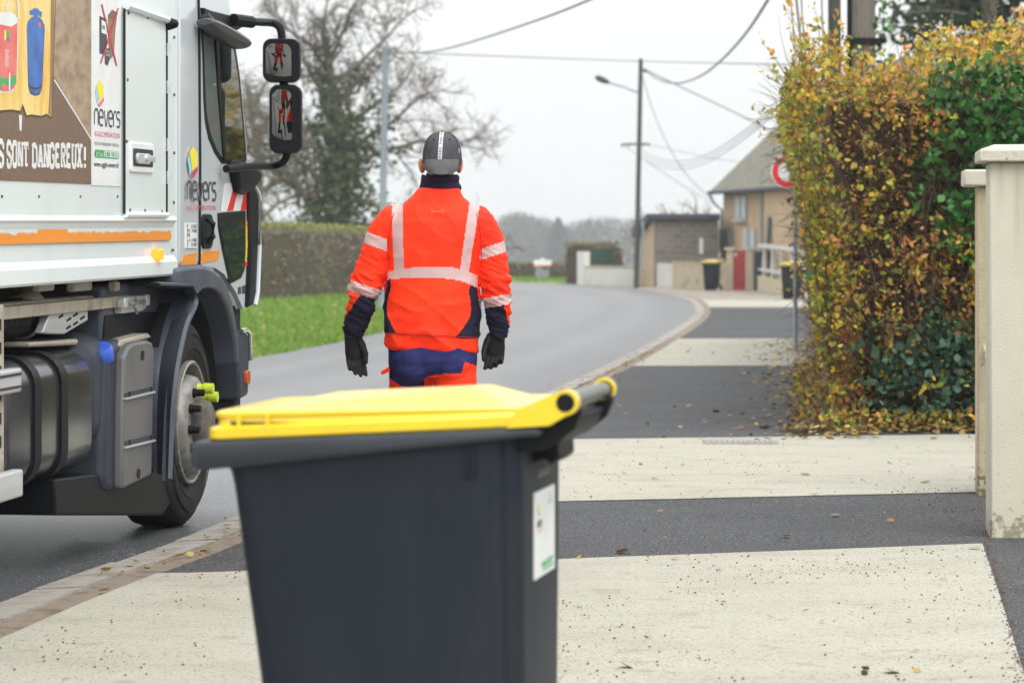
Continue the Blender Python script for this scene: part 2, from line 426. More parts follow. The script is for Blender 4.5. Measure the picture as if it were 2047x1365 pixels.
# ribbed drain cover let into the pavement
dc = thing('drain_cover', 'ribbed iron drain cover let into the pavement at the edge of the pale concrete', 'drain cover', (*GP(1480, 893), g(20.6)+0.03))
mb = MB(); mb.box(-0.25,0.25,-0.17,0.17,-0.02,0.004); mb.build('frame', M['iron'], dc, bevel=0.004)
mb = MB()
for i in range(13): mb.box(-0.222+0.037*i-0.011,-0.222+0.037*i+0.011,-0.155,0.155,0.0045,0.0075)
mb.build('ribs', M['kerb'], dc, smooth=0)

# grass on the verge, stones and dead leaves
def grass_patch(n, pick, h, name):
    P = np.array([pick() for _ in range(n)])
    a = rng.uniform(0, 2*np.pi, n); hh = h*rng.uniform(0.5,1.3,n); ww = 0.012*rng.uniform(0.7,1.6,n)+0.0002*P[:,1]
    d = np.stack([np.cos(a), np.sin(a), np.zeros(n)], 1); ln = rng.normal(0, 0.35, (n,3)); ln[:,2] = 1
    T = P + ln*hh[:,None]
    V = np.stack([P - d*ww[:,None], P + d*ww[:,None], T + d*ww[:,None]*0.15, T - d*ww[:,None]*0.15], 1)
    return V
def pick_verge():
    Y = random.uniform(34, 118); x = kerb_x(Y, left_c) - abs(random.gauss(0, 3.0)) + 0.05
    return (x, Y, g(Y)-0.02)
V1 = grass_patch(36000, pick_verge, 0.10, 'grass')
def pick_far(): 
    Y = random.uniform(133, 156); return (random.uniform(-6, 6), Y, g(Y)-0.02)
V2 = grass_patch(4000, pick_far, 0.15, 'grass')
o = quads('grass', np.concatenate([V1, V2]), leaf_mat('grass_blades', [(0.09,0.19,0.02),(0.14,0.29,0.03),(0.18,0.32,0.045),(0.28,0.31,0.09),(0.11,0.24,0.025)], 0.3))
tag(o, 'short green grass along the far side of the road', 'grass', kind='stuff')

M['dead'] = leaf_mat('dead_leaves', [(0.16,0.09,0.04),(0.28,0.17,0.07),(0.4,0.28,0.09),(0.22,0.2,0.06),(0.12,0.06,0.04),(0.5,0.38,0.12)], 0.15)
pts = []; sz = []
def on_pave(x, Y): return x > kerb_x(Y, k2) + 0.03
for _ in range(560):                                          # scattered over the pavement
    Y = random.uniform(8.5, 45); x = random.uniform(kerb_x(Y, k1), right_x(Y)+0.5)
    pts.append((x, Y, g(Y)+0.036)); sz.append(random.choice([0.02,0.025,0.035,0.05]))
for _ in range(3600):                                         # drift along the hedge foot
    Y = random.uniform(20.9, 45); e = abs(random.gauss(0, 0.42))
    x = 2.38 + 0.095*(Y-22) - e + 0.3; pts.append((x, Y, g(Y)+0.032+0.05*random.random()*max(0, 1-e*1.6))); sz.append(random.uniform(0.035,0.065))
for _ in range(1100):
    x = random.uniform(2.0, 4.3); Y = 21.85 - abs(random.gauss(0, 0.33)) + 0.25 + 0.19*(x-2.5)*0.4
    pts.append((x, Y, g(Y)+0.035+0.05*random.random())); sz.append(random.uniform(0.035,0.065))
for _ in range(900):
    Y = random.uniform(36, 90); pts.append((kerb_x(Y, left_c) - abs(random.gauss(0, 2.0)), Y, g(Y)+0.06)); sz.append(random.uniform(0.06,0.10))
for _ in range(700):
    Y = random.uniform(12, 40); x = kerb_x(Y, k1) + random.gauss(0.05, 0.12); pts.append((x, Y, g(Y)+0.036)); sz.append(random.uniform(0.015,0.04))
P = np.array(pts); V = leaves(P, np.array(sz), 0.75, up=4.0)
o = quads('fallen_leaves', V, M['dead'], nper=6)
tag(o, 'yellow and brown fallen leaves drifted along the hedge foot and strewn over the pavement', 'fallen leaves', kind='stuff')
mb = MB()
def stone(mb, x, y, z, r):
    c = Vector((x, y, z)); vs = []
    for d in ((1,0,0),(0,1,0),(-1,0,0),(0,-1,0)): vs.append(c + Vector(d)*r*random.uniform(0.7,1.3))
    vs += [c + Vector((0.2*r, 0.1*r, r*random.uniform(0.5,0.9))), c - Vector((0,0,r*0.4))]
    mb.add(vs, [(0,1,4),(1,2,4),(2,3,4),(3,0,4),(1,0,5),(2,1,5),(3,2,5),(0,3,5)], random.randrange(3))
for _ in range(15000):
    Y = random.choice([random.uniform(8.5, 13.2), random.uniform(8.5, 13.2), random.uniform(13, 21)]); x = random.uniform(kerb_x(Y, k1), right_x(Y)+0.2)
    if mnoise.noise(Vector((x*1.7, Y*1.1, 3))) + .5*mnoise.noise(Vector((x*6, Y*5, 3))) < random.uniform(-.25, .55): continue
    stone(mb, x, Y, g(Y)+0.031, random.choice([0.0012,0.0015,0.0015,0.002,0.002,0.0025,0.003,0.0055]))
for _ in range(420):                                          # loose grit along the asphalt seam on the right
    Y = random.uniform(8.5, 14); stone(mb, right_x(Y-0.62)+random.gauss(0.006,0.014), Y, g(Y)+0.03, random.uniform(0.002,0.006))
for _ in range(150):
    Y = random.uniform(14.2, 16.6); stone(mb, 2.3+random.gauss(0.0,0.16), Y, g(Y)+0.03, random.uniform(0.002,0.008))
o = mb.build('gravel', [flat('pebble_brown',(0.12,0.075,0.05),0.9), flat('pebble_dark',(0.05,0.045,0.045),0.9), flat('pebble_red',(0.17,0.085,0.065),0.9)], smooth=0)
tag(o, 'loose grit and pebbles strewn over the pale concrete and asphalt', 'gravel', kind='stuff')

# ------------------------------------------------------------------ piers on the right
M['render'] = ramp_mat('cream_render', [(0.55,0.535,0.43),(0.605,0.59,0.48)], scale=3, rough=0.9, bump=0.32, bscale=120, speck=[(40,0.74,(0.42,0.39,0.3))])
def dirty(m, z0, z1, col, thr=0.42):                          # lichen and splash marks near the foot: stains of the thing itself
    t = m.node_tree; b = t.nodes['Principled BSDF']; src = b.inputs['Base Color'].links[0].from_socket
    ge = t.nodes.new('ShaderNodeNewGeometry'); sp = t.nodes.new('ShaderNodeSeparateXYZ'); t.links.new(ge.outputs['Position'], sp.inputs[0])
    mr = t.nodes.new('ShaderNodeMapRange'); mr.inputs['From Min'].default_value = z0; mr.inputs['From Max'].default_value = z1
    mr.inputs['To Min'].default_value = 0.32; mr.inputs['To Max'].default_value = 0.0
    t.links.new(sp.outputs['Z'], mr.inputs['Value'])
    n = t.nodes.new('ShaderNodeTexNoise'); n.inputs['Scale'].default_value = 26; n.inputs['Detail'].default_value = 7; t.links.new(ge.outputs['Position'], n.inputs['Vector'])
    a = t.nodes.new('ShaderNodeMath'); a.operation = 'ADD'; t.links.new(mr.outputs[0], a.inputs[0]); t.links.new(n.outputs['Fac'], a.inputs[1])
    m2 = t.nodes.new('ShaderNodeMapRange'); m2.inputs['From Min'].default_value = thr+0.24; m2.inputs['From Max'].default_value = thr+0.36; m2.inputs['To Max'].default_value = 0.85
    t.links.new(a.outputs[0], m2.inputs['Value'])
    mx = t.nodes.new('ShaderNodeMix'); mx.data_type = 'RGBA'; t.links.new(m2.outputs[0], mx.inputs['Factor']); t.links.new(src, mx.inputs['A'])
    mx.inputs['B'].default_value = (*col, 1); t.links.new(mx.outputs['Result'], b.inputs['Base Color'])
def streaks(m, z0, z1, col, amt, thr=0.52, sc=22):            # runs of dirt down a wall, strongest at z1
    t = m.node_tree; b = t.nodes['Principled BSDF']; src = b.inputs['Base Color'].links[0].from_socket
    ge = t.nodes.new('ShaderNodeNewGeometry'); sp = t.nodes.new('ShaderNodeSeparateXYZ'); t.links.new(ge.outputs['Position'], sp.inputs[0])
    mr = t.nodes.new('ShaderNodeMapRange'); mr.inputs['From Min'].default_value = z0; mr.inputs['From Max'].default_value = z1; t.links.new(sp.outputs['Z'], mr.inputs['Value'])
    mp = t.nodes.new('ShaderNodeMapping'); mp.inputs['Scale'].default_value = (sc, sc, sc*0.05); t.links.new(ge.outputs['Position'], mp.inputs[0])
    n = t.nodes.new('ShaderNodeTexNoise'); n.inputs['Scale'].default_value = 1.0; n.inputs['Detail'].default_value = 5; t.links.new(mp.outputs[0], n.inputs['Vector'])
    m2 = t.nodes.new('ShaderNodeMapRange'); m2.inputs['From Min'].default_value = thr; m2.inputs['From Max'].default_value = thr+0.16; m2.inputs['To Max'].default_value = amt; t.links.new(n.outputs['Fac'], m2.inputs['Value'])
    ml = t.nodes.new('ShaderNodeMath'); ml.operation = 'MULTIPLY'; t.links.new(mr.outputs[0], ml.inputs[0]); t.links.new(m2.outputs[0], ml.inputs[1])
    mx = t.nodes.new('ShaderNodeMix'); mx.data_type = 'RGBA'; t.links.new(ml.outputs[0], mx.inputs['Factor']); t.links.new(src, mx.inputs['A']); mx.inputs['B'].default_value = (*col, 1)
    t.links.new(mx.outputs['Result'], b.inputs['Base Color'])
dirty(M['render'], -0.02, 0.22, (0.25,0.23,0.155), 0.46)
streaks(M['render'], 1.15, 1.74, (0.34,0.31,0.22), 0.55)
M['cap'] = ramp_mat('pier_cap', [(0.50,0.47,0.39),(0.58,0.55,0.46),(0.38,0.35,0.28)], scale=6, rough=0.9, bump=0.3, bscale=80, speck=[(22,0.68,(0.25,0.22,0.17))])
M['shade_tan'] = ramp_mat('shaded_tan_render', [(0.44,0.375,0.24),(0.50,0.43,0.285),(0.38,0.315,0.20)], scale=4, rough=0.9, bump=0.5, bscale=95)  # darker tan puts the shaded side's tone into the wall colour
dirty(M['shade_tan'], -0.1, 0.32, (0.1,0.095,0.05)); streaks(M['shade_tan'], 0.9, 1.68, (0.22,0.19,0.12), 0.6)
pr = thing('gate_pier', 'tall cream rendered gate pier with flat cap, nearest on the right edge', 'pier', (2.19, 13.76, g(13.76)), -0.12)
mb = MB(); mb.box(0,0.52,0,0.5,-0.1,1.745); mb.build('shaft', M['render'], pr, bevel=0.012)
mb = MB(); mb.add([(-0.05,-0.05,1.745),(0.57,-0.05,1.745),(0.57,0.55,1.745),(-0.05,0.55,1.745),(-0.05,-0.05,1.80),(0.57,-0.05,1.80),(0.57,0.55,1.80),(-0.05,0.55,1.80),(0.02,0.0,1.825),(0.5,0.0,1.825),(0.5,0.5,1.825),(0.02,0.5,1.825)],
    [(0,3,2,1),(0,1,5,4),(1,2,6,5),(2,3,7,6),(3,0,4,7),(4,5,9,8),(5,6,10,9),(6,7,11,10),(7,4,8,11),(8,9,10,11)]); mb.build('cap', M['cap'], pr, bevel=0.008)
p2 = thing('garden_wall', 'lower rendered wall end in shaded tan with flat coping behind the tall cream pier', 'wall', (2.505, 16.15, g(16.15)), -0.12)
mb = MB(); mb.box(0,0.42,0,0.4,-0.1,1.685); mb.build('shaft', M['shade_tan'], p2, bevel=0.01)
mb = MB(); mb.box(-0.075,0.48,-0.05,0.45,1.685,1.775); mb.build('cap', M['cap'], p2, bevel=0.012)
mb = MB(); mb.tube([(0.05,-0.005,0.80),(0.05,-0.06,0.80),(0.05,-0.1,0.75),(0.09,-0.1,0.68)], 0.014, 8); mb.box(0.03,0.08,-0.012,0.0,0.76,0.83); mb.build('gate_stop', M['cap'], p2)
mb = MB(); mb.box(0.42,5.0,0.1,0.3,-0.2,1.25); mb.box(0.48,5.0,0.07,0.33,1.25,1.30); mb.build('wall', M['shade_tan'], p2, bevel=0.01)
# ------------------------------------------------------------------ refuse truck
TA = math.atan2(0.1364, 0.9907)
TO = Vector((-1.596, 14.12, 0.0)); TF = Vector((math.sin(TA), math.cos(TA), 0)); TR_ = Vector((math.cos(TA), -math.sin(TA), 0))
C0 = Vector((0, 0, CAMZ))
def TP(px, py, t=0.0):                                        # (s, z) on the truck's side plane at offset t
    D = Vector(((px-CX)/FPX, 1, -(py-HY)/FPX)); l = (t - (C0-TO).dot(TR_)) / D.dot(TR_); p = C0 + D*l
    return (p-TO).dot(TF), p.z
def TQ(px, py, s):                                            # (t, z) on the cross plane at s
    D = Vector(((px-CX)/FPX, 1, -(py-HY)/FPX)); l = (s - (C0-TO).dot(TF)) / D.dot(TF); p = C0 + D*l
    return (p-TO).dot(TR_), p.z
def TRC(x0, y0, x1, y1, t=0.0):                               # rectangle: s0, s1, z0, z1
    m = (x0+x1)/2
    return TP(x0, y0, t)[0], TP(x1, y0, t)[0], TP(m, y1, t)[1], TP(m, y0, t)[1]
def TPoly(px, t=0.0): return [TP(x, y, t) for x, y in px]

M['white'] = ramp_mat('truck_white', [(0.70,0.775,0.775),(0.74,0.815,0.815)], scale=1.4, rough=0.35, spec=0.5, coat=0.2, speck=[(3.0,0.74,(0.6,0.62,0.58))], stretch=(1,1,0.4))
streaks(M['white'], 2.0, 1.2, (0.55,0.57,0.54), 0.22, 0.52, 7)
M['cabwhite'] = ramp_mat('cab_white', [(0.60,0.655,0.69),(0.64,0.695,0.73)], scale=1.0, rough=0.22, coat=0.5)
M['plastic'] = ramp_mat('grey_plastic', [(0.028,0.034,0.046),(0.042,0.05,0.064)], scale=3, rough=0.5, spec=0.3, bump=0.1, bscale=200)
M['plastic_lt'] = ramp_mat('fender_plastic', [(0.055,0.068,0.092),(0.08,0.095,0.125),(0.09,0.097,0.11)], scale=2.2, rough=0.45, spec=0.35, bump=0.08, bscale=150)
M['black'] = flat('black_plastic', (0.006,0.0075,0.010), 0.5, spec=0.2)
M['gapblack'] = flat('gap_black', (0.01,0.01,0.011), 0.9)
M['rubber'] = ramp_mat('tyre_rubber', [(0.010,0.010,0.012),(0.022,0.021,0.021)], scale=6, rough=0.75, spec=0.25, bump=0.2, bscale=60)
M['tank'] = ramp_mat('tank_metal', [(0.075,0.08,0.092),(0.125,0.13,0.14)], scale=2, rough=0.2, metallic=0.75, stretch=(1,1,6))
M['panelgrey'] = ramp_mat('panel_grey', [(0.12,0.122,0.127),(0.17,0.17,0.17)], scale=2.5, rough=0.45, metallic=0.2, bump=0.06, bscale=200)
M['alu'] = ramp_mat('aluminium', [(0.55,0.58,0.59),(0.68,0.7,0.71)], scale=5, rough=0.4, metallic=0.45, stretch=(1,0.15,3), bump=0.05)
M['chassis'] = ramp_mat('chassis_dirt', [(0.07,0.065,0.055),(0.15,0.135,0.11),(0.05,0.048,0.045)], scale=5, rough=0.8, bump=0.3, bscale=40)
M['beige'] = ramp_mat('dirty_rail', [(0.34,0.31,0.25),(0.42,0.39,0.32),(0.25,0.21,0.16)], scale=6, rough=0.7, bump=0.2)
M['rim'] = ramp_mat('wheel_rim', [(0.22,0.215,0.20),(0.32,0.31,0.29),(0.13,0.125,0.11)], scale=6, rough=0.45, metallic=0.35, bump=0.1)
M['orange_tape'] = ramp_mat('orange_tape', [(0.80,0.27,0.03),(0.86,0.32,0.045)], scale=3, rough=0.4, stretch=(1,0.3,30))
M['tape_back'] = flat('torn_tape', (0.62,0.64,0.62), 0.8)
M['red'] = flat('sign_red', (0.72,0.02,0.03), 0.4)
M['signwhite'] = flat('sign_white', (0.78,0.80,0.80), 0.4)
M['yellow'] = flat('sticker_yellow', (0.85,0.66,0.03), 0.4)
M['green'] = flat('sticker_green', (0.04,0.42,0.12), 0.4)
M['ink'] = flat('ink_grey', (0.05,0.055,0.065), 0.5)
M['crimson'] = flat('ink_crimson', (0.62,0.03,0.10), 0.5)
M['skyblue'] = flat('ink_blue', (0.35,0.68,0.85), 0.5)
M['logo_yellow'] = flat('ink_yellow', (0.85,0.75,0.05), 0.5)
M['bluecap'] = flat('blue_cap', (0.05,0.13,0.62), 0.4)
M['lime'] = flat('lime_plastic', (0.55,0.68,0.04), 0.4)
M['chrome'] = flat('polished_metal', (0.7,0.72,0.74), 0.15, metallic=0.9)
def glass_mat(name, c, rough=0.03):
    m = flat(name, c, rough, spec=0.9); return m
M['glass'] = glass_mat('dark_glass', (0.012,0.014,0.013))
M['glass_lit'] = glass_mat('lit_side_glass', (0.16,0.19,0.17))  # pale base colour stands in for bright sky on the rear pane
M['mirror'] = flat('mirror_glass', (0.20,0.21,0.225), 0.02, metallic=1.0)
M['amber'] = bpy.data.materials.new('amber_lamp'); M['amber'].use_nodes = True
_b = M['amber'].node_tree.nodes['Principled BSDF']; _b.inputs['Base Color'].default_value = (0.8,0.18,0.01,1); _b.inputs['Roughness'].default_value = 0.2
_b.inputs['Emission Color'].default_value = (1,0.30,0.02,1); _b.inputs['Emission Strength'].default_value = 1.3

trk = thing('garbage_truck', 'white refuse lorry with orange stripe and poster on its side, standing at the kerb', 'truck', TO, -TA)
def ft(t): return lambda a, b: (t, a, b)                      # place in the side plane

# --- box body
mb = MB()
B0 = -7.2; B1 = TP(349, 500)[0]
prof = [(0.0,3.35),(0.0,1.468),(0.010,1.460),(0.013,1.448),(0.0,1.436),(-0.006,1.415),(-0.006,1.285),(0.006,1.268),(0.014,1.256),(0.016,1.20),(0.008,1.190),(-0.05,1.188)]
ring = [(t, z) for t, z in prof] + [(-2.5-t, z) for t, z in reversed(prof)]
mb.loft([[(t, s, z) for t, z in ring] for s in (B0, B1)])
body = mb.build('body', M['white'], trk, smooth=0)
# service door on the body's front end
s0, s1, z0, z1 = TRC(244, 18, 327, 428)
zt0 = TP(244, 18)[1]; zt1 = TP(330, 47)[1]
mb = MB(); mb.px([(s0,z0),(s1,z0),(s1,zt1),(s0,zt0)], 0.0, 0.012)
door = mb.build('service_door', M['white'], trk, bevel=0.004)
for s_, z_ in ((s0-0.006, zt0), (s1+0.01, zt1)):
    mb = MB(); mb.tube([(0.012,s_,z0),(0.012,s_,z_)], 0.006, 6); mb.build('seal', M['gapblack'], door)
mb = MB(); mb.tube([(0.018,s0,zt0+0.012),(0.018,s1+0.02,zt1+0.012)], 0.018, 8); mb.build('rain_rail', M['white'], door); mb = MB(); mb.tube([(0.016,s0-0.005,z0-0.004),(0.016,s1,z0-0.004)], 0.014, 8); mb.build('sill_rail', M['white'], door)
mb = MB(); mb.lathe([(0.0,-0.02),(0.028,-0.018),(0.03,0.0),(0.018,0.035),(0.0,0.045)], (0.025,s1+0.015,TP(327,48)[1]), 'x', 12); mb.build('stop_buffer', M['black'], door)
h = TRC(258, 286, 304, 346, 0.012)
mb = MB(); mb.px(rrect(h[0],h[1],h[2],h[3],0.02), 0.0, 0.022); mb.build('latch_frame', M['signwhite'], door, bevel=0.006)
mb = MB(); hs = (h[0]+0.03,h[1]-0.025,h[2]+0.028,h[3]-0.028); mb.px(rrect(*hs,0.012), 0.0, 0.0235); mb.build('latch_recess', M['plastic'], door)
mb = MB(); mb.px(rrect(hs[0]+0.04,hs[0]+0.27,hs[2]+0.012,hs[3]-0.02,0.02), 0.0, 0.034); mb.box(0,0.036,hs[1]-0.13,hs[1]-0.0,(hs[2]+hs[3])/2-0.016,(hs[2]+hs[3])/2+0.012); mb.lathe([(0,0.044),(0.016,0.042),(0.018,0.03)], (0,hs[0]+0.18,(hs[2]+hs[3])/2), 'x', 10); mb.build('latch_handle', M['alu'], door, bevel=0.004)
for yy in (100, 175, 290, 355):
    z = TP(329, yy)[1]; mb = MB(); mb.tube([(0.02,s1+0.012,z-0.03),(0.02,s1+0.012,z+0.03)], 0.011, 8); mb.build('hinge', M['alu'], door)
# rivets and drain holes
for px_, py_ in ((347,75),(347,190),(347,306),(346,405),(251,27),(290,36),(249,160),(247,283),(345,500),(254,420),(284,421),(318,423)):
    s_, z_ = TP(px_, py_); mb = MB(); mb.ball((0.002 if px_ > 330 else 0.012, s_, z_), 0.008, 8, 5); mb.build('rivet', M['chassis'], body)
for px_ in (3, 77, 160, 234, -60, -150):
    s_, z_ = TP(px_, 393); mb = MB(); mb.ball((0.0, s_, z_), 0.007, 8, 5); mb.build('rivet', M['chassis'], body)
# orange tape with a torn upper edge, amber marker lamp
random.seed(3)
mb = MB(); top = []; low = []
sA = TP(-700, 470)[0]; sB = TP(341, 470)[0]; n = 620
for i in range(n+1):
    s_ = sA + (sB-sA)*i/n; zb = 1.357
    torn = 0.010*mnoise.noise(Vector((i*0.06, 0, 0))) + 0.026*max(0, mnoise.noise(Vector((i*0.55, 5, 0))))
    full = TP(74,470)[0] < s_ < TP(133,470)[0]
    top.append((0.0035, s_, 1.413 if full else 1.402 - abs(torn)*1.3 - (0.012 if i == n else 0))); low.append((0.0035, s_, zb if i < n else 1.372))
mb.loft([low, top], 0, caps=False, closed=False); mb.build('orange_tape', M['orange_tape'], trk, smooth=0)
mb = MB(); mb.poly([(0.002,sA,1.37),(0.002,sB-0.01,1.37),(0.002,sB-0.01,1.4145),(0.002,sA,1.4145)]); mb.build('torn_tape_backing', M['tape_back'], trk, smooth=0)
l = TRC(305, 497, 315, 521, 0.0)
mb = MB(); mb.px(rrect(l[0],l[1],l[2],l[3],0.015), -0.006, 0.032); mb.build('marker_lamp', M['amber'], trk, bevel=0.008)
# --- poster and its side label
sP = TP(181, 200)[0]; sL = TP(240, 200)[0]; zP = TP(120, 366)[1]
M['poster_field'] = ramp_mat('poster_field', [(0.20,0.13,0.08),(0.36,0.26,0.17),(0.47,0.36,0.25)], scale=9, rough=0.5, detail=9, contrast=(0.28,0.68), stretch=(1,0.8,1.6))
M['poster_road'] = ramp_mat('poster_road', [(0.15,0.095,0.06),(0.21,0.14,0.095)], scale=70, rough=0.5, detail=4)
M['parchment'] = ramp_mat('poster_board', [(0.62,0.25,0.03),(0.80,0.50,0.10),(0.86,0.68,0.28),(0.84,0.60,0.18)], scale=4.5, rough=0.5, detail=7, contrast=(0.25,0.7), stretch=(1,1.6,0.6))
M['p_blue'] = ramp_mat('poster_blue', [(0.02,0.10,0.40),(0.05,0.18,0.55)], scale=8, rough=0.4)
M['p_red'] = ramp_mat('poster_red', [(0.72,0.10,0.10),(0.80,0.22,0.18)], scale=7, rough=0.4)
M['p_white'] = flat('poster_white', (0.80,0.80,0.80), 0.4)
M['p_dark'] = flat('poster_shadow', (0.07,0.04,0.02), 0.5)
M['p_brown'] = flat('poster_brown', (0.30,0.17,0.08), 0.5)
M['poster_field']; PM = [M['poster_field'],M['poster_road'],M['parchment'],M['p_blue'],M['p_red'],M['p_white'],M['p_dark'],M['green'],M['signwhite'],M['ink'],M['crimson'],M['skyblue'],M['logo_yellow'],M['p_brown']]
mb = MB()
def flatp(px, mi, t): mb.poly([(t, *TP(x, y)) for x, y in px], mi)
sW = -3.9
mb.px([(sW,zP),(sP,zP),(sP,3.0),(sW,3.0)], 0.0005, 0.003, 0)
mb.poly([(0.0036, sW, zP+0.001),(0.0036, sP, zP+0.001),(0.0036,*TP(180,282)),(0.0036,*TP(104,150)),(0.0036,sW,TP(0,150)[1])], 1)
flatp([(105,160),(108,160),(180,276),(180,280)], 8, 0.0042)
flatp([(36,230),(42,231),(41,262),(37,261)], 8, 0.0042)
flatp([(-300,-160),(112,-160),(109,20),(105,150),(102,238),(92,232),(80,236),(60,233),(50,235),(42,214),(38,227),(20,223),(0,226),(-300,218)], 6, 0.0044)
flatp([(-300,-160),(109,-160),(107,20),(103,150),(100,234),(91,228),(80,232),(60,229),(51,231),(43,208),(38,222),(20,219),(0,221),(-300,213)], 2, 0.0050)
flatp([(100,-160),(107,-160),(106,60),(103,150),(99,232),(94,229),(98,150)], 13, 0.0054)
flatp([(52,48),(55,41),(61,35),(66,33),(74,34),(81,40),(86,50),(87,60),(85,100),(83,150),(81,180),(76,190),(67,192),(58,188),(54,175),(53,150),(52,100),(51,60)], 6, 0.0056)
flatp([(51,52),(53,44),(59,37),(65,33),(72,33),(79,38),(84,47),(86,58),(84,100),(82,150),(80,178),(75,187),(67,190),(60,186),(55,175),(54,150),(52,100),(51,65)], 3, 0.0060)
flatp([(56,22),(63,20),(64,17),(74,18),(75,22),(81,25),(80,35),(76,34),(74,30),(72,34),(65,34),(63,30),(57,31)], 3, 0.0062)
flatp([(54,168),(60,174),(68,176),(76,174),(81,168),(81,172),(76,178),(68,180),(60,178),(54,172)], 6, 0.0064)
flatp([(74,45),(79,46),(79,57),(74,55)], 4, 0.0064)
# paint tin
flatp([(-40,30),(0,26),(14,24),(25,28),(33,38),(33,110),(31,160),(28,176),(18,186),(0,186),(-40,178)], 8, 0.0058)
flatp([(-40,45),(0,50),(20,54),(32,46),(31,110),(30,165),(27,174),(17,182),(0,182),(-40,174)], 4, 0.0062)
flatp([(-40,140),(0,155),(16,158),(30,148),(29,166),(27,172),(16,180),(0,180),(-40,172)], 7, 0.0066)
flatp([(0,166),(16,174),(28,168),(26,175),(16,183),(0,183)], 4, 0.0070)
flatp([(14,146),(17,146),(17,182),(14,182)], 8, 0.0074)
flatp([(5,60),(9,62),(9,82),(5,80)], 12, 0.0066); flatp([(10,62),(15,62),(15,74),(10,74)], 7, 0.0066); flatp([(10,75),(15,75),(15,83),(10,83)], 3, 0.0066)
for i in range(9): flatp([(7,100+4*i),(16-(i%3),101+4*i),(16-(i%3),102+4*i),(7,101.5+4*i)], 8, 0.0066)
for q in strip([(10,24),(12,10),(18,0),(25,-4),(31,2),(33,12),(33,40)], 2.5):
    flatp([tuple(p) for p in q], 8, 0.0068)
# side label: white strip with a logo, help line and crossed-out bags
mb.px([(sP+0.002,zP-0.004),(sL,zP-0.004),(sL,3.0),(sP+0.002,3.0)], 0.0005, 0.0032, 8)
flatp([(197,32),(212,40),(212,110),(197,108)], 9, 0.0040)
flatp([(201,40),(211,46),(211,70),(201,66)], 8, 0.0046); flatp([(202,50),(208,53),(208,60),(202,58)], 7, 0.0050)
flatp([(214,32),(222,20),(233,26),(229,60),(226,112),(219,118),(215,90)], 13, 0.0042)
flatp([(215,30),(223,21),(234,27),(228,40),(217,37)], 1, 0.0048)
flatp([(207,100),(217,96),(218,118),(213,132),(208,128)], 9, 0.0050)
def bar(a, b, wd, mi, t):
    for q in strip([a, b], wd): flatp([tuple(p) for p in q], mi, t)
bar((201,9),(231,132),2.6,10,0.0058); bar((234,17),(199,127),2.6,10,0.0062)
fit_text(mb, 'EN SAC', ft(0.0056), *[TP(208,100)[0],TP(216,100)[0]], TP(212,106)[1], TP(212,101)[1], 8); fit_text(mb, 'FERMÉ', ft(0.0056), TP(209,100)[0], TP(217,100)[0], TP(212,113)[1], TP(212,107)[1], 8)
GL = {'n': [[(0,0),(0,.78),(.16,1),(.5,1),(.66,.78),(.66,0)]],
      'e': [[(.05,.52),(.66,.52),(.66,.8),(.5,1),(.16,1),(0,.8),(0,.2),(.16,0),(.62,0)]],
      'v': [[(0,1),(.28,0),(.42,0),(.7,1)]], 'r': [[(0,0),(0,.78),(.16,1),(.42,1)]],
      's': [[(.6,1),(.15,1),(0,.86),(0,.66),(.15,.52),(.45,.52),(.6,.38),(.6,.16),(.45,0),(0,0)]]}
def logo_word(mb, word, fn, a0, a1, b0, b1, mi, wd=0.15, t=0.0):
    adv = {'n':.86,'e':.86,'v':.84,'r':.56,'s':.62}; tot = sum(adv[c] for c in word); x = 0
    for c in word:
        for st in GL[c]:
            k = (b1-b0); sx = (a1-a0)/tot
            for q in strip(st, wd): mb.poly([fn(a0+(x+p.x)*sx, b0+p.y*k) for p in q], mi)
        x += adv[c]
def logo_mark(mb, fn, a0, a1, b0, b1, iy, ib, ir):             # tilted yellow leaf between a blue and a red one
    f = lambda u, v: fn(a0+(a1-a0)*u, b0+(b1-b0)*v)
    mb.poly([f(.18,.80),(f(.52,1.0)),f(.95,.80),f(.95,.42),f(.45,.22)], iy)
    mb.poly([f(.0,.55),f(.14,.76),f(.40,.24),f(.22,.12)], ib)
    mb.poly([f(.50,.0),f(.98,.25),f(.98,.40),f(.52,.16)], ir); mb.poly([f(.28,.09),f(.46,.18),f(.46,.0)], ir)
def RC(x0, y0, x1, y1): 
    a = TRC(x0, y0, x1, y1); return a[0], a[1], a[2], a[3]
logo_mark(mb, ft(0.0045), *RC(188,160,206,215), 12, 11, 4)
logo_word(mb, 'nevers', ft(0.0045), *RC(187,222,238,252), 9)
fit_text(mb, 'AGGLOMÉRATION', ft(0.0045), *RC(187,262,237,275), 10, bold=0.0, space=1.25)
fit_text(mb, 'POUR TOUT RENSEIGNEMENT, APPELEZ AU', ft(0.0045), *RC(187,286,236,293), 9, bold=0.0)
a = RC(187,301,236,317); mb.px(rrect(a[0],a[1],a[2],a[3],0.02), 0.0005, 0.0042, 7)
a2 = RC(206,303,235,315); mb.px(rrect(a2[0],a2[1],a2[2],a2[3],0.012), 0.0005, 0.0048, 8)
fit_text(mb, 'N° Vert', ft(0.0054), *RC(190,304,204,314), 8, bold=0.01); fit_text(mb, '0 800 100 311', ft(0.0056), *RC(207,304,234,314), 7, bold=0.02)
fit_text(mb, 'www.agglo-nevers.fr', ft(0.0045), *RC(186,324,236,338), 9, bold=0.012)
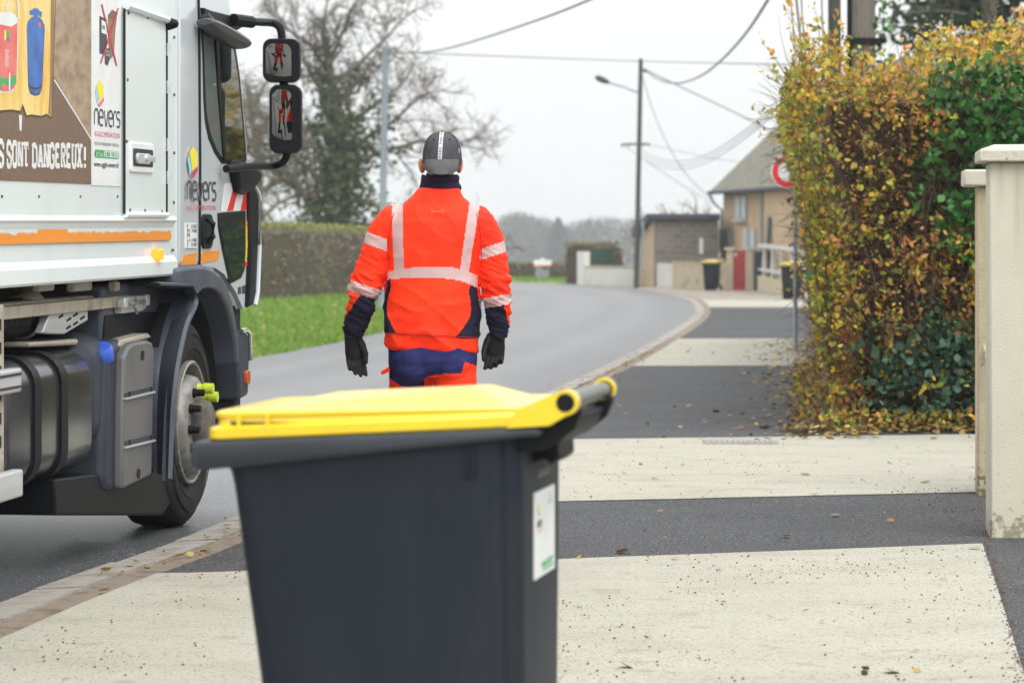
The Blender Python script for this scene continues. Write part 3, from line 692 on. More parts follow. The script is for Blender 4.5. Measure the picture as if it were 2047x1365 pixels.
# slab lettering along the poster's foot
SL = {'S': [[(.62,.86),(.5,.98),(.2,.98),(.08,.84),(.08,.64),(.22,.54),(.48,.46),(.62,.36),(.62,.14),(.5,.02),(.2,.02),(.06,.16)]],
      'O': [[(.08,.2),(.08,.8),(.2,.96),(.5,.96),(.62,.8),(.62,.2),(.5,.04),(.2,.04),(.08,.2)]],
      'N': [[(.10,0),(.10,1)],[(.12,.98),(.58,.02)],[(.62,0),(.62,1)]], 'T': [[(.35,0),(.35,1)]],
      'D': [[(.12,0),(.12,1)],[(.1,.94),(.45,.94),(.62,.8),(.62,.2),(.45,.06),(.1,.06)]],
      'A': [[(.10,0),(.33,.95)],[(.62,0),(.37,.95)],[(.2,.32),(.52,.32)]],
      'G': [[(.62,.72),(.62,.84),(.5,.96),(.2,.96),(.08,.82),(.08,.18),(.2,.04),(.5,.04),(.62,.18),(.62,.46),(.4,.46)]],
      'E': [[(.12,0),(.12,1)],[(.1,.93),(.6,.93)],[(.1,.5),(.46,.5)],[(.1,.07),(.62,.07)]],
      'R': [[(.12,0),(.12,1)],[(.1,.94),(.48,.94),(.6,.84),(.6,.62),(.48,.52),(.1,.52)],[(.34,.5),(.62,0)]],
      'U': [[(.10,1),(.10,.2),(.22,.05),(.48,.05),(.60,.2),(.60,1)]], 'X': [[(.10,0),(.60,1)],[(.10,1),(.60,0)]], '!': [[(.3,.36),(.3,1)],[(.3,0),(.3,.2)]]}
SERIF = {'S': [(.62,.8),(.06,.2)], 'N': [(.10,.0),(.10,1),(.62,1)], 'T': [(.35,0)], 'D': [(.1,0),(.1,1)], 'A': [(.10,0),(.62,0)], 'R': [(.12,0),(.62,0)], 'U': [(.10,1),(.60,1)], 'X': [(.10,0),(.60,0),(.10,1),(.60,1)]}
def slab_word(word, x0, x1, y0, y1, mi, t=0.0044):
    a0, a1 = TP(x0, y0)[0], TP(x1, y0)[0]; n = len(word)
    for i, c in enumerate(word):
        if c == ' ': continue
        s_0 = a0 + (a1-a0)*(i+0.06)/n; s_1 = a0 + (a1-a0)*(i+0.94)/n; pxm = x0+(x1-x0)*(i+.5)/n
        zb, zt = TP(pxm, y1)[1], TP(pxm, y0)[1]; f = lambda u, v, tt: (tt, s_0+(s_1-s_0)*u/0.72, zb+(zt-zb)*v); k = 0
        for st in SL[c]:
            for q in strip(st, 0.235): k += 1; mb.poly([f(p.x, p.y, t+0.0003*(k % 5)) for p in q], mi)
        for (u, v) in SERIF.get(c, []):
            k += 1; d = 0.14 if v < 0.5 else -0.14
            vv = sorted((v, v+d)) if c != 'S' else (v-.12, v+.12)
            uw = 0.2 if c != 'S' else .1
            mb.poly([f(u-uw,vv[0],t+0.002),f(u+uw,vv[0],t+0.002),f(u+uw,vv[1],t+0.002),f(u-uw,vv[1],t+0.002)], mi)
        if c == 'T':
            k += 1; mb.poly([f(.02,.84,t+0.002),f(.68,.84,t+0.002),f(.68,1,t+0.002),f(.02,1,t+0.002)], mi)
            for uu in (.02, .58): mb.poly([f(uu,.70,t+.0023),f(uu+.1,.70,t+.0023),f(uu+.1,.9,t+.0023),f(uu,.9,t+.0023)], mi)
slab_word('S', -8, 6, 282, 332, 8); slab_word('SONT', 10, 55, 284, 333, 8); slab_word('DANGEREUX', 61, 162, 288, 335, 8); slab_word('!', 161, 176, 294, 336, 8)
mb.build('poster', PM, trk, smooth=0)

# --- cab
tc_ = -0.03
cabp = TPoly([(355,542),(355,-160),(428,-230),(447,-60),(462,30),(476,110),(487,200),(497,300),(501,380),(503,480),(500,600),(484,626),(476,606),(462,572),(440,548)], tc_)
mb = MB(); mb.px(cabp, -2.42, tc_); cab = mb.build('cab', M['cabwhite'], trk, bevel=0.06, seg=4)
mb = MB(); mb.box(-2.3,-0.16,B1+0.0,TP(357,540)[0],0.8,2.9); mb.build('cab_gap', M['gapblack'], trk, smooth=0)
# rounded rear corner pillar
s_, _z = TP(362, 400); mb = MB(); mb.tube([(tc_-0.035,s_+0.02,TP(365,538)[1]),(tc_-0.035,s_+0.02,3.0)], 0.045, 14); mb.build('corner_pillar', M['cabwhite'], trk)
dpoly = TPoly([(398,532),(399,330),(397,60),(394,-120),(440,-120),(458,30),(472,110),(482,200),(491,300),(496,380),(498,480),(494,604),(484,618),(470,585),(446,548),(428,536)], tc_)
mb = MB(); mb.px(dpoly, tc_-0.05, tc_+0.008); cdoor = mb.build('cab_door', M['cabwhite'], trk, bevel=0.004)
mb = MB(); mb.px(TPoly([(396.3,536),(397.6,330),(395.6,60),(392,-120),(393.5,-120),(397.2,60),(399.2,330),(398,536)], tc_), tc_-0.01, tc_+0.0095); mb.build('door_seam', M['gapblack'], cdoor, smooth=0)
wpx = [(400,62),(404,110),(406,200),(409,240),(416,272),(427,300),(440,322),(484,326),(486,318),(480,240),(472,150),(462,96),(440,58),(410,40)]
mb = MB(); mb.px(TPoly([(398,55),(401,110),(403,200),(406,244),(413,278),(425,306),(439,327),(486,330),(489,318),(483,240),(475,150),(466,96),(452,50),(400,30)], tc_), tc_, tc_+0.011); mb.build('window_frame', M['black'], cdoor, smooth=0)
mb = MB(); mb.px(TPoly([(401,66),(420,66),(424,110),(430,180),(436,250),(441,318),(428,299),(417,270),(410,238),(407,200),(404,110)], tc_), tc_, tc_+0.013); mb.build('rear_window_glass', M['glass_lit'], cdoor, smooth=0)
mb = MB(); mb.px(TPoly([(431,80),(462,100),(471,150),(479,240),(484,320),(446,320),(441,250),(435,160)], tc_), tc_, tc_+0.013); mb.build('front_window_glass', M['glass'], cdoor, smooth=0)
mb = MB(); mb.px(TPoly([(424,70),(430,76),(434,160),(440,250),(445,322),(440,320),(435,250),(429,180)], tc_), tc_, tc_+0.02); mb.build('window_divider', M['black'], cdoor, smooth=0)
lw = [(431,426),(487,421),(487,500),(485,540),(478,556),(458,567),(453,560),(440,500),(432,455)]
mb = MB(); mb.px(TPoly(lw, tc_), tc_, tc_+0.012); kw = mb.build('kerb_window_frame', M['black'], cdoor, bevel=0.004)
mb = MB(); mb.px(TPoly([(434,446),(484,441),(484,500),(482,538),(476,550),(460,560),(456,553),(443,500),(435,460)], tc_), tc_, tc_+0.0145); mb.build('kerb_window_glass', glass_mat('kerb_glass',(0.012,0.035,0.028)), cdoor, smooth=0)
hh = TRC(398, 428, 419, 497, tc_)
mb = MB(); mb.px(rrect(*hh,0.05), tc_, tc_+0.02); dh = mb.build('door_handle', M['black'], cdoor, bevel=0.006)
mb = MB(); mb.tube([(tc_+0.02,(hh[0]+hh[1])/2-0.02,hh[2]+0.03),(tc_+0.05,(hh[0]+hh[1])/2-0.02,hh[2]+0.06),(tc_+0.05,(hh[0]+hh[1])/2-0.02,hh[3]-0.05),(tc_+0.02,(hh[0]+hh[1])/2-0.02,hh[3]-0.02)], 0.014, 8); mb.build('door_grip', M['black'], cdoor)
mb = MB(); mb.px(TPoly([(366,510),(392,505),(391,528),(361,530)], tc_), tc_, tc_+0.0025); mb.px(TPoly([(400,503),(436,500),(432,520),(397,527)], tc_), tc_, tc_+0.0105); mb.build('orange_reflector', M['orange_tape'], cab, smooth=0)
mb = MB(); tl = tc_+0.011
mb.px(TPoly([(446,367),(496,362),(491,421),(440,423)], tc_), tc_, tc_+0.0095, 0)
for q in ([(463,376),(474,372),(462,421),(450,422)], [(487,368),(496,366),(489,420),(477,421)]): mb.px(TPoly(q, tc_), tc_, tl, 1)
mb.build('chevron_marking', [M['signwhite'], M['red']], cdoor, smooth=0)
mb = MB(); lg = [M['logo_yellow'], M['skyblue'], M['crimson'], M['ink'], M['signwhite']]
def RCc(x0,y0,x1,y1): return TRC(x0,y0,x1,y1,tc_)
logo_mark(mb, ft(tc_+0.0105), *RCc(371,293,392,357), 0, 1, 2); logo_word(mb, 'nevers', ft(tc_+0.0105), *RCc(370,365,428,399), 3, 0.16)
fit_text(mb, 'AGGLOMÉRATION', ft(tc_+0.0105), *RCc(369,408,427,420), 2, bold=0.0, space=1.25)
mb.build('logo', lg, cab, smooth=0); mb = MB()
mb.px(TPoly([(370,446),(392,446),(392,496),(370,496)], tc_), tc_, tc_+0.0045, 4)
for i, tx in enumerate(('P     12 825','PTC  19 000','PTR','L x l  8.86','S    21.85')):
    fit_text(mb, tx, ft(tc_+0.006), *RCc(372,449+9*i,391 if tx != 'PTR' else 378,456+9*i), 3, bold=0.01)
mb.build('weight_plate', lg, cab, smooth=0); mb = MB()
for q in ([(472,574),(478,573),(478,587),(472,588)],[(480,572),(487,570),(487,586),(480,587)]): mb.poly([(tc_+0.0105,*TP(x,y,tc_)) for x,y in q], 3)
mb.build('maker_mark', lg, cab, smooth=0)
# wind deflector at the front corner, warning sticker beside it
mb = MB(); mb.px(TPoly([(500,372),(508,372),(515,385),(518,400),(517,490),(513,585),(508,610),(497,615),(502,500)], 0.0), -0.32, 0.0); cd = mb.build('wind_deflector', M['black'], trk, bevel=0.012)
mb = MB(); mb.tube([(0.005,*TP(x,y,0)) for x,y in ((508,372),(515,385),(518,402),(517,490),(513,585),(508,610))], 0.012, 6); mb.build('deflector_edge', M['cabwhite'], cd)
mb = MB(); mb.px(TPoly([(488,441),(500.5,438),(499.5,530),(487,533)], tc_), tc_, tc_+0.012, 0)
mb.px(TPoly([(488,441),(500.5,438),(500.5,450),(488,453)], tc_), tc_, tc_+0.0135, 1); mb.px(TPoly([(487,523),(499.5,520),(499.5,530),(487,533)], tc_), tc_, tc_+0.0135, 1)
mb.poly([(tc_+0.0137,*TP(x,y,tc_)) for x,y in ((489,474),(499,455),(500,470),(493,486))], 2); mb.poly([(tc_+0.0139,*TP(x,y,tc_)) for x,y in ((491,470),(497,462),(498,470),(492,477))], 3)
mb.poly([(tc_+0.0137,*TP(x,y,tc_)) for x,y in ((489,497),(498,478),(498,483),(490,502))], 2)
fit_text(mb, 'ATTENTION', ft(tc_+0.0142), *RCc(488.5,444,500,449), 3, bold=0.02); fit_text(mb, 'ANGLES', ft(tc_+0.0142), *RCc(488.5,502,499.5,510), 2, bold=0.02); fit_text(mb, 'MORTS', ft(tc_+0.0142), *RCc(488.5,512,499.5,520), 2, bold=0.02)
mb.build('warning_sticker', [M['yellow'], M['red'], M['ink'], M['signwhite']], cdoor, smooth=0)
# windscreen, bumper, headlights on the cab's hidden front
f0 = TP(447,-60,tc_); f1 = TP(497,300,tc_)
mb = MB(); mb.prism([(-2.25,f0[0]+0.012,f0[1]),(-0.2,f0[0]+0.012,f0[1]),(-0.2,f1[0]+0.012,f1[1]),(-2.25,f1[0]+0.012,f1[1])], (0,0.006,0.001)); mb.build('windscreen', M['glass'], cab, smooth=0)
sF = TP(500,600,tc_)[0]
mb = MB(); mb.box(-2.2,-0.3,sF-0.02,sF+0.03,0.95,1.5)
for i in range(5): mb.box(-2.1,-0.4,sF+0.03,sF+0.05,1.0+0.1*i,1.05+0.1*i)
mb.build('grille', M['black'], cab, smooth=0)
b0 = TP(481,700,-0.02); b1 = TP(498,700,-0.02)
mb = MB(); mb.px(TPoly([(480,664),(490,660),(497,668),(499,720),(497,790),(480,800)], -0.02), -2.4, -0.02); bp = mb.build('bumper', M['plastic'], trk, bevel=0.02)
mb = MB(); mb.tube([(-0.015,*TP(x,y,-0.02)) for x,y in ((481,662),(490,659),(497,666),(499,720))], 0.012, 8); mb.build('bumper_trim', M['chrome'], bp)
a = TRC(488,740,495,768,-0.02); mb = MB(); mb.px(rrect(a[0],a[1],a[2],a[3],0.02), -0.03, -0.004); mb.build('side_reflector', flat('amber_reflector',(0.5,0.09,0.015),0.3), bp, bevel=0.004)
for t in (-0.45, -1.97):
    mb = MB(); mb.ball((t, b1[0]+0.0, 0.62), (0.16,0.03,0.09)); mb.build('headlight', M['chrome'], trk)

# --- mirrors on their arms
sm = 1.62
def MT(px, py, s=sm): t, z = TQ(px, py, s); return (t, s, z)
def MTs(px, py, s): return Vector(MT(px, py, s))
mb = MB()
hp = TPoly([(397,16),(412,22),(478,38),(478,54),(455,66),(400,60)], tc_); mb.px(hp, tc_, tc_+0.03)
mb.build('mirror_bracket', M['black'], trk, bevel=0.006)
mb = MB()
p0 = Vector((tc_+0.03, *TP(409,30,tc_+0.03))); p1 = MTs(444,66,0.75); p2 = MTs(478,88,1.0)
mb.tube([p0, p0.lerp(p1, .7)], 0.022, 10)
def rbox(c, wx, wy, wz, r, yaw=0.0, k=5, taper=1.0):            # box with rounded edges seen along y
    mbx = []
    for (yy, sc) in ((-wy/2, 0.96), (-wy/2+0.012, 1.0), (wy*0.15, 1.0), (wy/2-0.03, 0.86*taper), (wy/2, 0.6*taper)):
        mbx.append([Matrix.Rotation(yaw, 3, 'Z') @ Vector((x*sc, yy, z*sc)) + Vector(c) for x, z in rrect(-wx/2, wx/2, -wz/2, wz/2, r, k)])
    return mbx
# kerb mirror: a hooded shell on the door top
d_ = (p2-p1).normalized(); side = d_.cross(Vector((0,0,1))).normalized(); upv = side.cross(d_)
rings = []
hl = (p2-p1).length
for q, sc in ((-0.95,0.45),(-0.9,0.7),(-0.5,0.92),(0.2,1.05),(0.85,1.0),(1.0,0.9),(1.03,0.6)):
    c = p1 + d_*q*hl; rings.append([c + side*0.075*sc*math.cos(a_) + upv*0.032*sc*math.sin(a_) for a_ in [2*math.pi*i/14 for i in range(14)]])
mb.loft(rings); mb.build('kerb_mirror', flat('mirror_shell_grey',(0.05,0.055,0.06),0.35), trk)
mb = MB(); c1 = [MT(466,40,1.2),MT(500,44,1.35),MT(540,46,sm),MT(553,50),MT(561,60),MT(564,82)]
mb.tube(catmull(c1, 6), 0.021, 10); mb.tube([MT(466,40,1.2), MT(503,45,1.36)], 0.032, 10); mb.build('mirror_arm', M['black'], trk)
mb = MB(); c2 = [MT(452,338,1.0),MT(500,333,1.3),MT(540,332,sm),MT(560,328),MT(570,318),MT(575,300)]
mb.tube(catmull(c2, 6), 0.02, 10); mb.build('mirror_arm', M['black'], trk)
mb = MB(); qp = TPoly([(450,328),(455,318),(500,334),(507,345),(503,365),(492,378),(474,390),(462,385)], tc_); mb.px(qp, tc_, tc_+0.055); mb.build('mirror_foot', M['black'], trk, bevel=0.03, seg=3)
def mirror_head(px0, py0, px1, py1, yaw, gl, tilt):
    t0, z1_ = TQ(px0, py0, sm); t1, z0_ = TQ(px1, py1, sm); c = Vector(((t0+t1)/2, sm+0.02, (z0_+z1_)/2)); wx, wz = t1-t0, z1_-z0_
    mb = MB(); mb.loft(rbox(c, wx, 0.16, wz, 0.045, yaw)); hd = mb.build('mirror_head', M['black'], trk)
    mt = Matrix.Rotation(yaw, 3, 'Z') @ Matrix.Rotation(tilt, 3, 'X'); mb = MB(); o = rrect(-wx/2+0.016, wx/2*gl, -wz/2+0.016, wz/2-0.016, 0.04, 5)
    cen = c + mt @ Vector((0, -0.083-0.010, 0)); vs = [cen + mt @ Vector(((x),0.0055*((x/wx*2)**2+(z/wz*2)**2),z)) for x, z in o]
    mb.add([cen]+vs, [(0, i+1, (i+1) % len(o)+1) for i in range(len(o))]); mb.build('mirror_glass', M['mirror'], hd, smooth=60)
mirror_head(526, 79, 599, 165, R(8.6), 0.55, R(7.0)); mirror_head(539, 171, 602, 307, R(8.3), 0.42, R(5.5))
mb = MB(); mb.tube([MT(567,160),MT(568,176)], 0.025, 8); mb.build('mirror_joint', M['black'], trk)

# --- wheels
def lathe_x(prof, o, n=40, mi=0): 
    m = MB(); m.lathe(prof, o, 'x', n, mi); return m
wc = TP(382, 848, -0.035); WR = 0.502
def make_wheel(s_, t_, flip=1):
    wz = WR - 0.035; wh = link('wheel', None, trk); wh.location = (t_, s_, wz); wh.rotation_euler = (0, 0, 0 if flip == 1 else math.pi); wh.empty_display_size = 0.2
    mb = MB(); mb.lathe([(0.30,-0.02),(0.33,-0.012),(0.345,0.0),(0.40,0.004),(0.455,-0.008),(0.478,-0.02),(0.495,-0.045),(WR,-0.075),(WR+0.002,-0.15),(WR,-0.225),(0.495,-0.255),(0.455,-0.292),(0.40,-0.304),(0.30,-0.28)], (0,0,0), 'x', 56)
    for rr in (0.365, 0.43): mb.lathe([(rr-0.004,0.002),(rr,0.0065),(rr+0.004,0.002)], (0,0,0), 'x', 56)
    for k in range(60):
        q = 2*math.pi*k/60; c, d = math.cos(q), math.sin(q)
        mb.tube([(-0.04,0.492*c,0.492*d),(-0.095,0.505*c,0.505*d)], 0.008, 4)
    for tt in (-0.1,-0.15,-0.2): mb.lathe([(WR+0.006,tt-0.018),(WR+0.006,tt+0.018)], (0,0,0), 'x', 56)
    mb.build('tyre', M['rubber'], wh, smooth=50)
    mb = MB(); mb.lathe([(0.300,-0.03),(0.300,0.004),(0.292,0.010),(0.283,0.004),(0.278,-0.05),(0.268,-0.10),(0.255,-0.12),(0.250,-0.10),(0.232,-0.02),(0.222,0.015),(0.205,0.03),(0.12,0.03),(0.115,-0.05)], (0,0,0), 'x', 48)
    mb.build('rim', M['rim'], wh, smooth=50)
    for k in range(10):
        q = 2*math.pi*(k+0.5)/10; mb = MB(); mb.ball((-0.05,0.242*math.cos(q),0.242*math.sin(q)), (0.022,0.024,0.024), 10, 6); mb.build('rim_hole', M['gapblack'], wh)
    mb = MB(); mb.lathe([(0.118,-0.02),(0.118,0.05),(0.10,0.09),(0.085,0.10),(0.0,0.102)], (0,0,0), 'x', 28); mb.build('hub', M['chassis'], wh)
    for k in range(10):
        q = 2*math.pi*(k+0.25)/10; yel = flip == 1 and k in (1, 2)
        mb = MB(); c = (0, 0.165*math.cos(q), 0.165*math.sin(q))
        if yel: mb.lathe([(0.0,0.02),(0.026,0.03),(0.022,0.045),(0.022,0.055),(0.027,0.06),(0.026,0.105),(0.0,0.108)], c, 'x', 14); mb.build('nut_cap', M['lime'], wh)
        else: mb.lathe([(0.024,0.02),(0.026,0.04),(0.02,0.045),(0.018,0.085),(0.0,0.088)], c, 'x', 6); mb.build('wheel_nut', M['black'], wh)
    return wh
w1 = make_wheel(wc[0], -0.035, 1)
w2 = dup(w1, trk); w2.location.x = -2.43; w2.rotation_euler = (0, 0, math.pi)
for t_, rz in ((-0.05, 0), (-2.43, math.pi)):
    w3 = dup(w1, trk); w3.location = (t_, wc[0]-3.9, w1.location.z); w3.rotation_euler = (0, 0, rz)
mb = MB(); mb.tube([(-0.2,wc[0],wc[1]),(-2.2,wc[0],wc[1])], 0.07, 10); mb.tube([(-0.2,wc[0]-3.9,wc[1]),(-2.2,wc[0]-3.9,wc[1])], 0.1, 10); mb.box(-1.5,-1.0,wc[0]-4.1,wc[0]-3.7,0.25,0.7); mb.build('axle', M['gapblack'], trk)
# mudguards
def arc_guard(name, r0, r1, a0, a1, t0, t1, mat, dz=0.0, ds=0.0, lip=0.05):
    mb = MB(); n = 26; rings = []
    for i in range(n+1):
        q = R(a0+(a1-a0)*i/n); c, d = math.cos(q), math.sin(q); r = r0+(r1-r0)*i/n
        rings.append([(t, wc[0]+ds+(r+rr)*c, wc[1]+dz+(r+rr)*d) for t, rr in ((t0,0.0),(t1-lip,0.015),(t1-0.012,0.0),(t1,-0.02),(t1,-0.06),(t1-0.02,-0.06),(t1-0.03,-0.03),(t1-lip,-0.015),(t0,-0.025))])
    mb.loft(rings); return mb.build(name, mat, trk, smooth=60)
edge = TPoly([(320,566),(381,569),(390,580),(396,597),(392,615),(378,645),(366,693),(356,749),(349,815),(346,880),(343,957)], 0.075)
crs = TPoly([(290,566),(345,568),(352,571),(355,578),(343,622),(333,655),(321,696),(314,740),(310,800),(309,870),(310,945)], -0.05)
def rsmp(c, n=40):
    q = catmull([(0, a, b) for a, b in c], 6); return [q[int(round(i*(len(q)-1)/n))] for i in range(n+1)]
E_, C_ = rsmp(edge), rsmp(crs)
rows = []
for e, c in zip(E_, C_):
    rows.append([(-0.6, c.y, c.z), (-0.06, c.y, c.z), (-0.04, c.y+0.006, c.z-0.004), (0.02, (c.y*0.4+e.y*0.6), c.z*0.4+e.z*0.6+0.006), (0.06, e.y-0.01, e.z+0.004), (0.075, e.y, e.z), (0.07, e.y+0.03, e.z-0.01), (0.02, e.y+0.03, e.z-0.012)])
mb = MB(); mb.loft(rows, closed=False, caps=False); mb.build('rear_mudguard', M['plastic_lt'], trk, smooth=50)
wa = TPoly([(351,536),(380,530),(408,529),(426,536),(442,549),(454,568),(464,596),(473,640),(479,690),(481,730),(477,730),(474,690),(467,652),(457,612),(447,590),(434,579),(420,575),(408,579),(398,590),(388,578),(351,574)], 0.03)
mb = MB(); mb.px(wa, -0.42, 0.03); mb.build('wheel_arch', M['plastic_lt'], trk, bevel=0.03, seg=3)
hs_ = TP(470,700,-0.06)[0]
mb = MB(); mb.box(-0.62,-0.06,hs_-0.02,hs_+0.12,0.30,1.12); mb.build('housing_front', M['gapblack'], trk, smooth=0)
mb = MB(); mb.lathe([(0.66,-0.34),(0.66,-0.06)], (0,wc[0],wc[1]), 'x', 30, a0=R(-10), a1=R(175)); mb.lathe([(0.0,-0.38),(0.66,-0.38)], (0,wc[0],wc[1]), 'x', 30, a0=R(-20), a1=R(200)); mb.build('wheel_housing', M['gapblack'], trk)
mb = MB(); mb.px(TPoly([(318,930),(346,945),(340,1008),(326,1030),(112,1030),(110,958)], -0.06), -0.5, -0.06); mb.build('mud_flap', M['black'], trk, bevel=0.01)
mb = MB(); mb.px(TPoly([(205,572),(310,560),(352,600),(340,660),(326,690),(205,690)], -0.12), -0.6, -0.12); ip = mb.build('inner_panel', M['plastic_lt'], trk, bevel=0.02)
mb = MB(); mb.px(TPoly([(208,630),(312,622),(320,632),(312,672),(205,680)], -0.12), -0.12, -0.113); mb.build('inset', M['black'], ip, bevel=0.004)
# --- tank, side box, rails, pipework under the body
def rsec(t0, t1, z0, z1, r, s_, k=6): return [(x, s_, y) for x, y in rrect(t0, t1, z0, z1, r, k)]
a = TRC(12, 690, 190, 968, -0.03); zt, zb = 0.895, 0.385
mb = MB(); e0, e1 = a[0], a[1]
for f_ in (0,): mb.loft([rsec(-0.62+0.04,-0.07,zb+0.04,zt-0.04,0.1,e0-0.005), rsec(-0.65,-0.035,zb+0.006,zt-0.006,0.12,e0+0.03), rsec(-0.655,-0.03,zb,zt,0.12,e0+0.06), rsec(-0.655,-0.03,zb,zt,0.12,e1-0.06), rsec(-0.65,-0.035,zb+0.006,zt-0.006,0.12,e1-0.03), rsec(-0.61,-0.07,zb+0.04,zt-0.04,0.1,e1+0.005)])
tank = mb.build('fuel_tank', M['tank'], trk)
for px_ in (84, 137):
    m0 = TP(px_-5,800)[0]; m1 = TP(px_+8,800)[0]; mb = MB(); mb.loft([rsec(-0.663,-0.018,zb-0.012,zt+0.012,0.125,m0), rsec(-0.663,-0.018,zb-0.012,zt+0.012,0.125,m1)]); mb.build('strap', M['black'], tank)
b_ = TRC(186, 690, 236, 935, -0.06); mb = MB(); q0, q1 = b_[0], b_[1]
mb.loft([rsec(-0.55,-0.11,0.50,0.90,0.12,q0), rsec(-0.6,-0.065,0.44,0.95,0.14,q0+0.05), rsec(-0.6,-0.06,0.43,0.96,0.14,(q0+q1)/2), rsec(-0.6,-0.08,0.44,0.95,0.14,q1-0.05), rsec(-0.55,-0.14,0.50,0.90,0.12,q1)])
ad = mb.build('additive_tank', M['plastic'], trk)
sc_, zc_ = TP(203, 716, -0.085); mb = MB(); rot = Matrix.Rotation(R(28), 3, 'X')
mb.lathe([(0.0,0.075),(0.05,0.072),(0.058,0.06),(0.058,0.012),(0.05,0.0)], (0,0,0), 'z', 16); mb.v = [tuple(rot @ Vector(v) + Vector((-0.085,sc_,zc_-0.012))) for v in mb.v]; mb.build('filler_cap', M['bluecap'], ad)
mb = MB(); mb.tube([(-0.10,sc_+0.06,zc_-0.14),(-0.085,sc_,zc_-0.02)], 0.05, 14); mb.build('filler_neck', M['plastic'], ad)
bx = TPoly([(232,700),(240,686),(254,679),(296,675),(308,682),(311,700),(306,955),(300,964),(240,985),(228,980),(222,960)], -0.005)
mb = MB(); mb.px(bx, -0.55, -0.04); sb = mb.build('side_box', M['plastic'], trk, bevel=0.035, seg=3)
mb = MB(); mb.px(TPoly([(250,712),(258,692),(270,684),(296,680),(305,684),(309,700),(304,950),(246,978),(247,820)], 0.0), -0.05, 0.0)
fc = mb.build('box_cover', M['panelgrey'], trk, bevel=0.015, seg=3)
for y0_, y1_ in ((772,796),(868,893)):
    mb = MB(); q = TPoly([(249,y0_+14),(305,y0_),(305,y1_-14),(249,y1_)], 0.0); mb.px(q, -0.01, 0.004, 0); q2 = TPoly([(248,y1_-1),(306,y1_-15),(306,y1_-11),(248,y1_+3)], 0.0); mb.px(q2, -0.01, 0.012, 1)
    for px_, dy in ((257, 12), (300, 2)): s_, z_ = TP(px_, y0_+dy+4, 0.0); mb.lathe([(0.012,0.0),(0.012,0.008),(0,0.008)], (0,s_,z_), 'x', 8, 2)
    mb.build('grab_recess', [M['plastic'], M['alu'], M['gapblack']], fc, smooth=0)
mb = MB()
for px_, py_ in ((284,710),(276,946)):
    s_, z_ = TP(px_, py_, 0.0); mb.lathe([(0.022,0.0),(0.022,0.006),(0.012,0.006),(0,0.002)], (0,s_,z_), 'x', 12)
mb.build('box_bolt', M['gapblack'], fc)
def rail(px0, py0, px1, py1, t, th, mat, name, bev=0.01):
    s_0, s_1, z_0, z_1 = TRC(px0, py0, px1, py1, t); s_0 -= 1.0 if px0 <= 0 else 0
    _, za = TP(px1, py0, t); _, zb_ = TP(px1, py1, t)
    mb = MB(); mb.box(t-th, t, s_0, s_1, zb_, za); return mb.build(name, mat, trk, bevel=bev)
r1 = rail(0, 735, 44, 783, 0.04, 0.05, M['alu'], 'guard_rail'); r2 = rail(0, 937, 47, 992, 0.04, 0.05, M['alu'], 'guard_rail')
for y0_ in (746, 771):
    mb = MB(); s_1, z_ = TP(43, y0_, 0.04); mb.box(0.04,0.044,s_1-1.4,s_1-0.01,z_-0.006,z_+0.004); mb.build('groove', M['plastic'], r1, smooth=0)
mb = MB(); s_0, z_1 = TP(-2, 610, 0.0); s_1, z_0 = TP(14, 945, 0.0); mb.box(-0.07,-0.011,s_0,s_1,z_0,z_1); gp = mb.build('guard_post', M['beige'], trk, bevel=0.006)
mb = MB()
for i in range(6): z_ = z_0+0.1+0.09*i; mb.box(-0.011,-0.0085,(s_0+s_1)/2-0.008,(s_0+s_1)/2+0.008,z_,z_+0.045)
mb.build('slots', M['gapblack'], gp, smooth=0)
mb = MB()
for t in (-0.75, -1.75): mb.box(t-0.08, t, -7.0, 1.6, 0.78, 1.03)
mb.box(-2.4,-0.3,-7.0,0.0,1.03,1.15); mb.box(-2.4,-0.7,-6.8,-0.2,0.32,0.8); mb.build('chassis', M['gapblack'], trk, smooth=0)  # real beams, plus a deep lower box extended to block light under the truck
rail(0, 585, 245, 603, -0.16, 0.08, M['beige'], 'sub_frame')
mb = MB(); z_b = TP(262,588,-0.1)[1]; mb.box(-0.18,-0.10,-4.0,TP(264,590,-0.1)[0],z_b-0.055,z_b-0.005); mb.build('cable_duct', M['beige'], trk, bevel=0.004)
mb = MB(); s_1 = TP(243,600,-0.14)[0]; mb.box(-0.3,-0.20,-4.0,s_1,z_b-0.125,z_b-0.06); mb.build('cross_beam', M['chassis'], trk, bevel=0.01)
for px0, px1 in ((82,110),(150,185),(232,241)):
    aa = TRC(px0,562,px1,582,-0.08); mb = MB(); mb.box(-0.12,-0.08,aa[0],aa[1],aa[2],aa[3]); mb.build('mount_block', M['beige'], trk, bevel=0.01)
aa = TPoly([(245,602),(252,595),(290,588),(295,592),(293,615),(285,622),(245,627)], -0.08)
mb = MB(); mb.px(aa, -0.12, -0.08)
for q in ((246,595,254,616),(289,588,296,611)): a_ = TRC(*q,-0.07); mb.box(-0.1,-0.06,a_[0],a_[1],a_[2],a_[3])
lt_ = mb.build('coupling', M['alu'], trk, bevel=0.006)
mb = MB(); mb.tube([(-0.05,*TP(x,y,-0.05)) for x,y in ((270,595),(274,605),(270,615),(274,626))], 0.008, 6); mb.tube([(-0.06,*TP(x,y,-0.06)) for x,y in ((256,607),(288,603))], 0.012, 6); mb.build('pin', M['rim'], lt_)
mb = MB(); pl = TPoly([(85,665),(100,628),(120,622),(176,620),(176,640),(130,668),(104,668)], -0.12); mb.px(pl, -0.16, -0.12); br = mb.build('perforated_bracket', M['alu'], trk, bevel=0.006)
mb = MB()
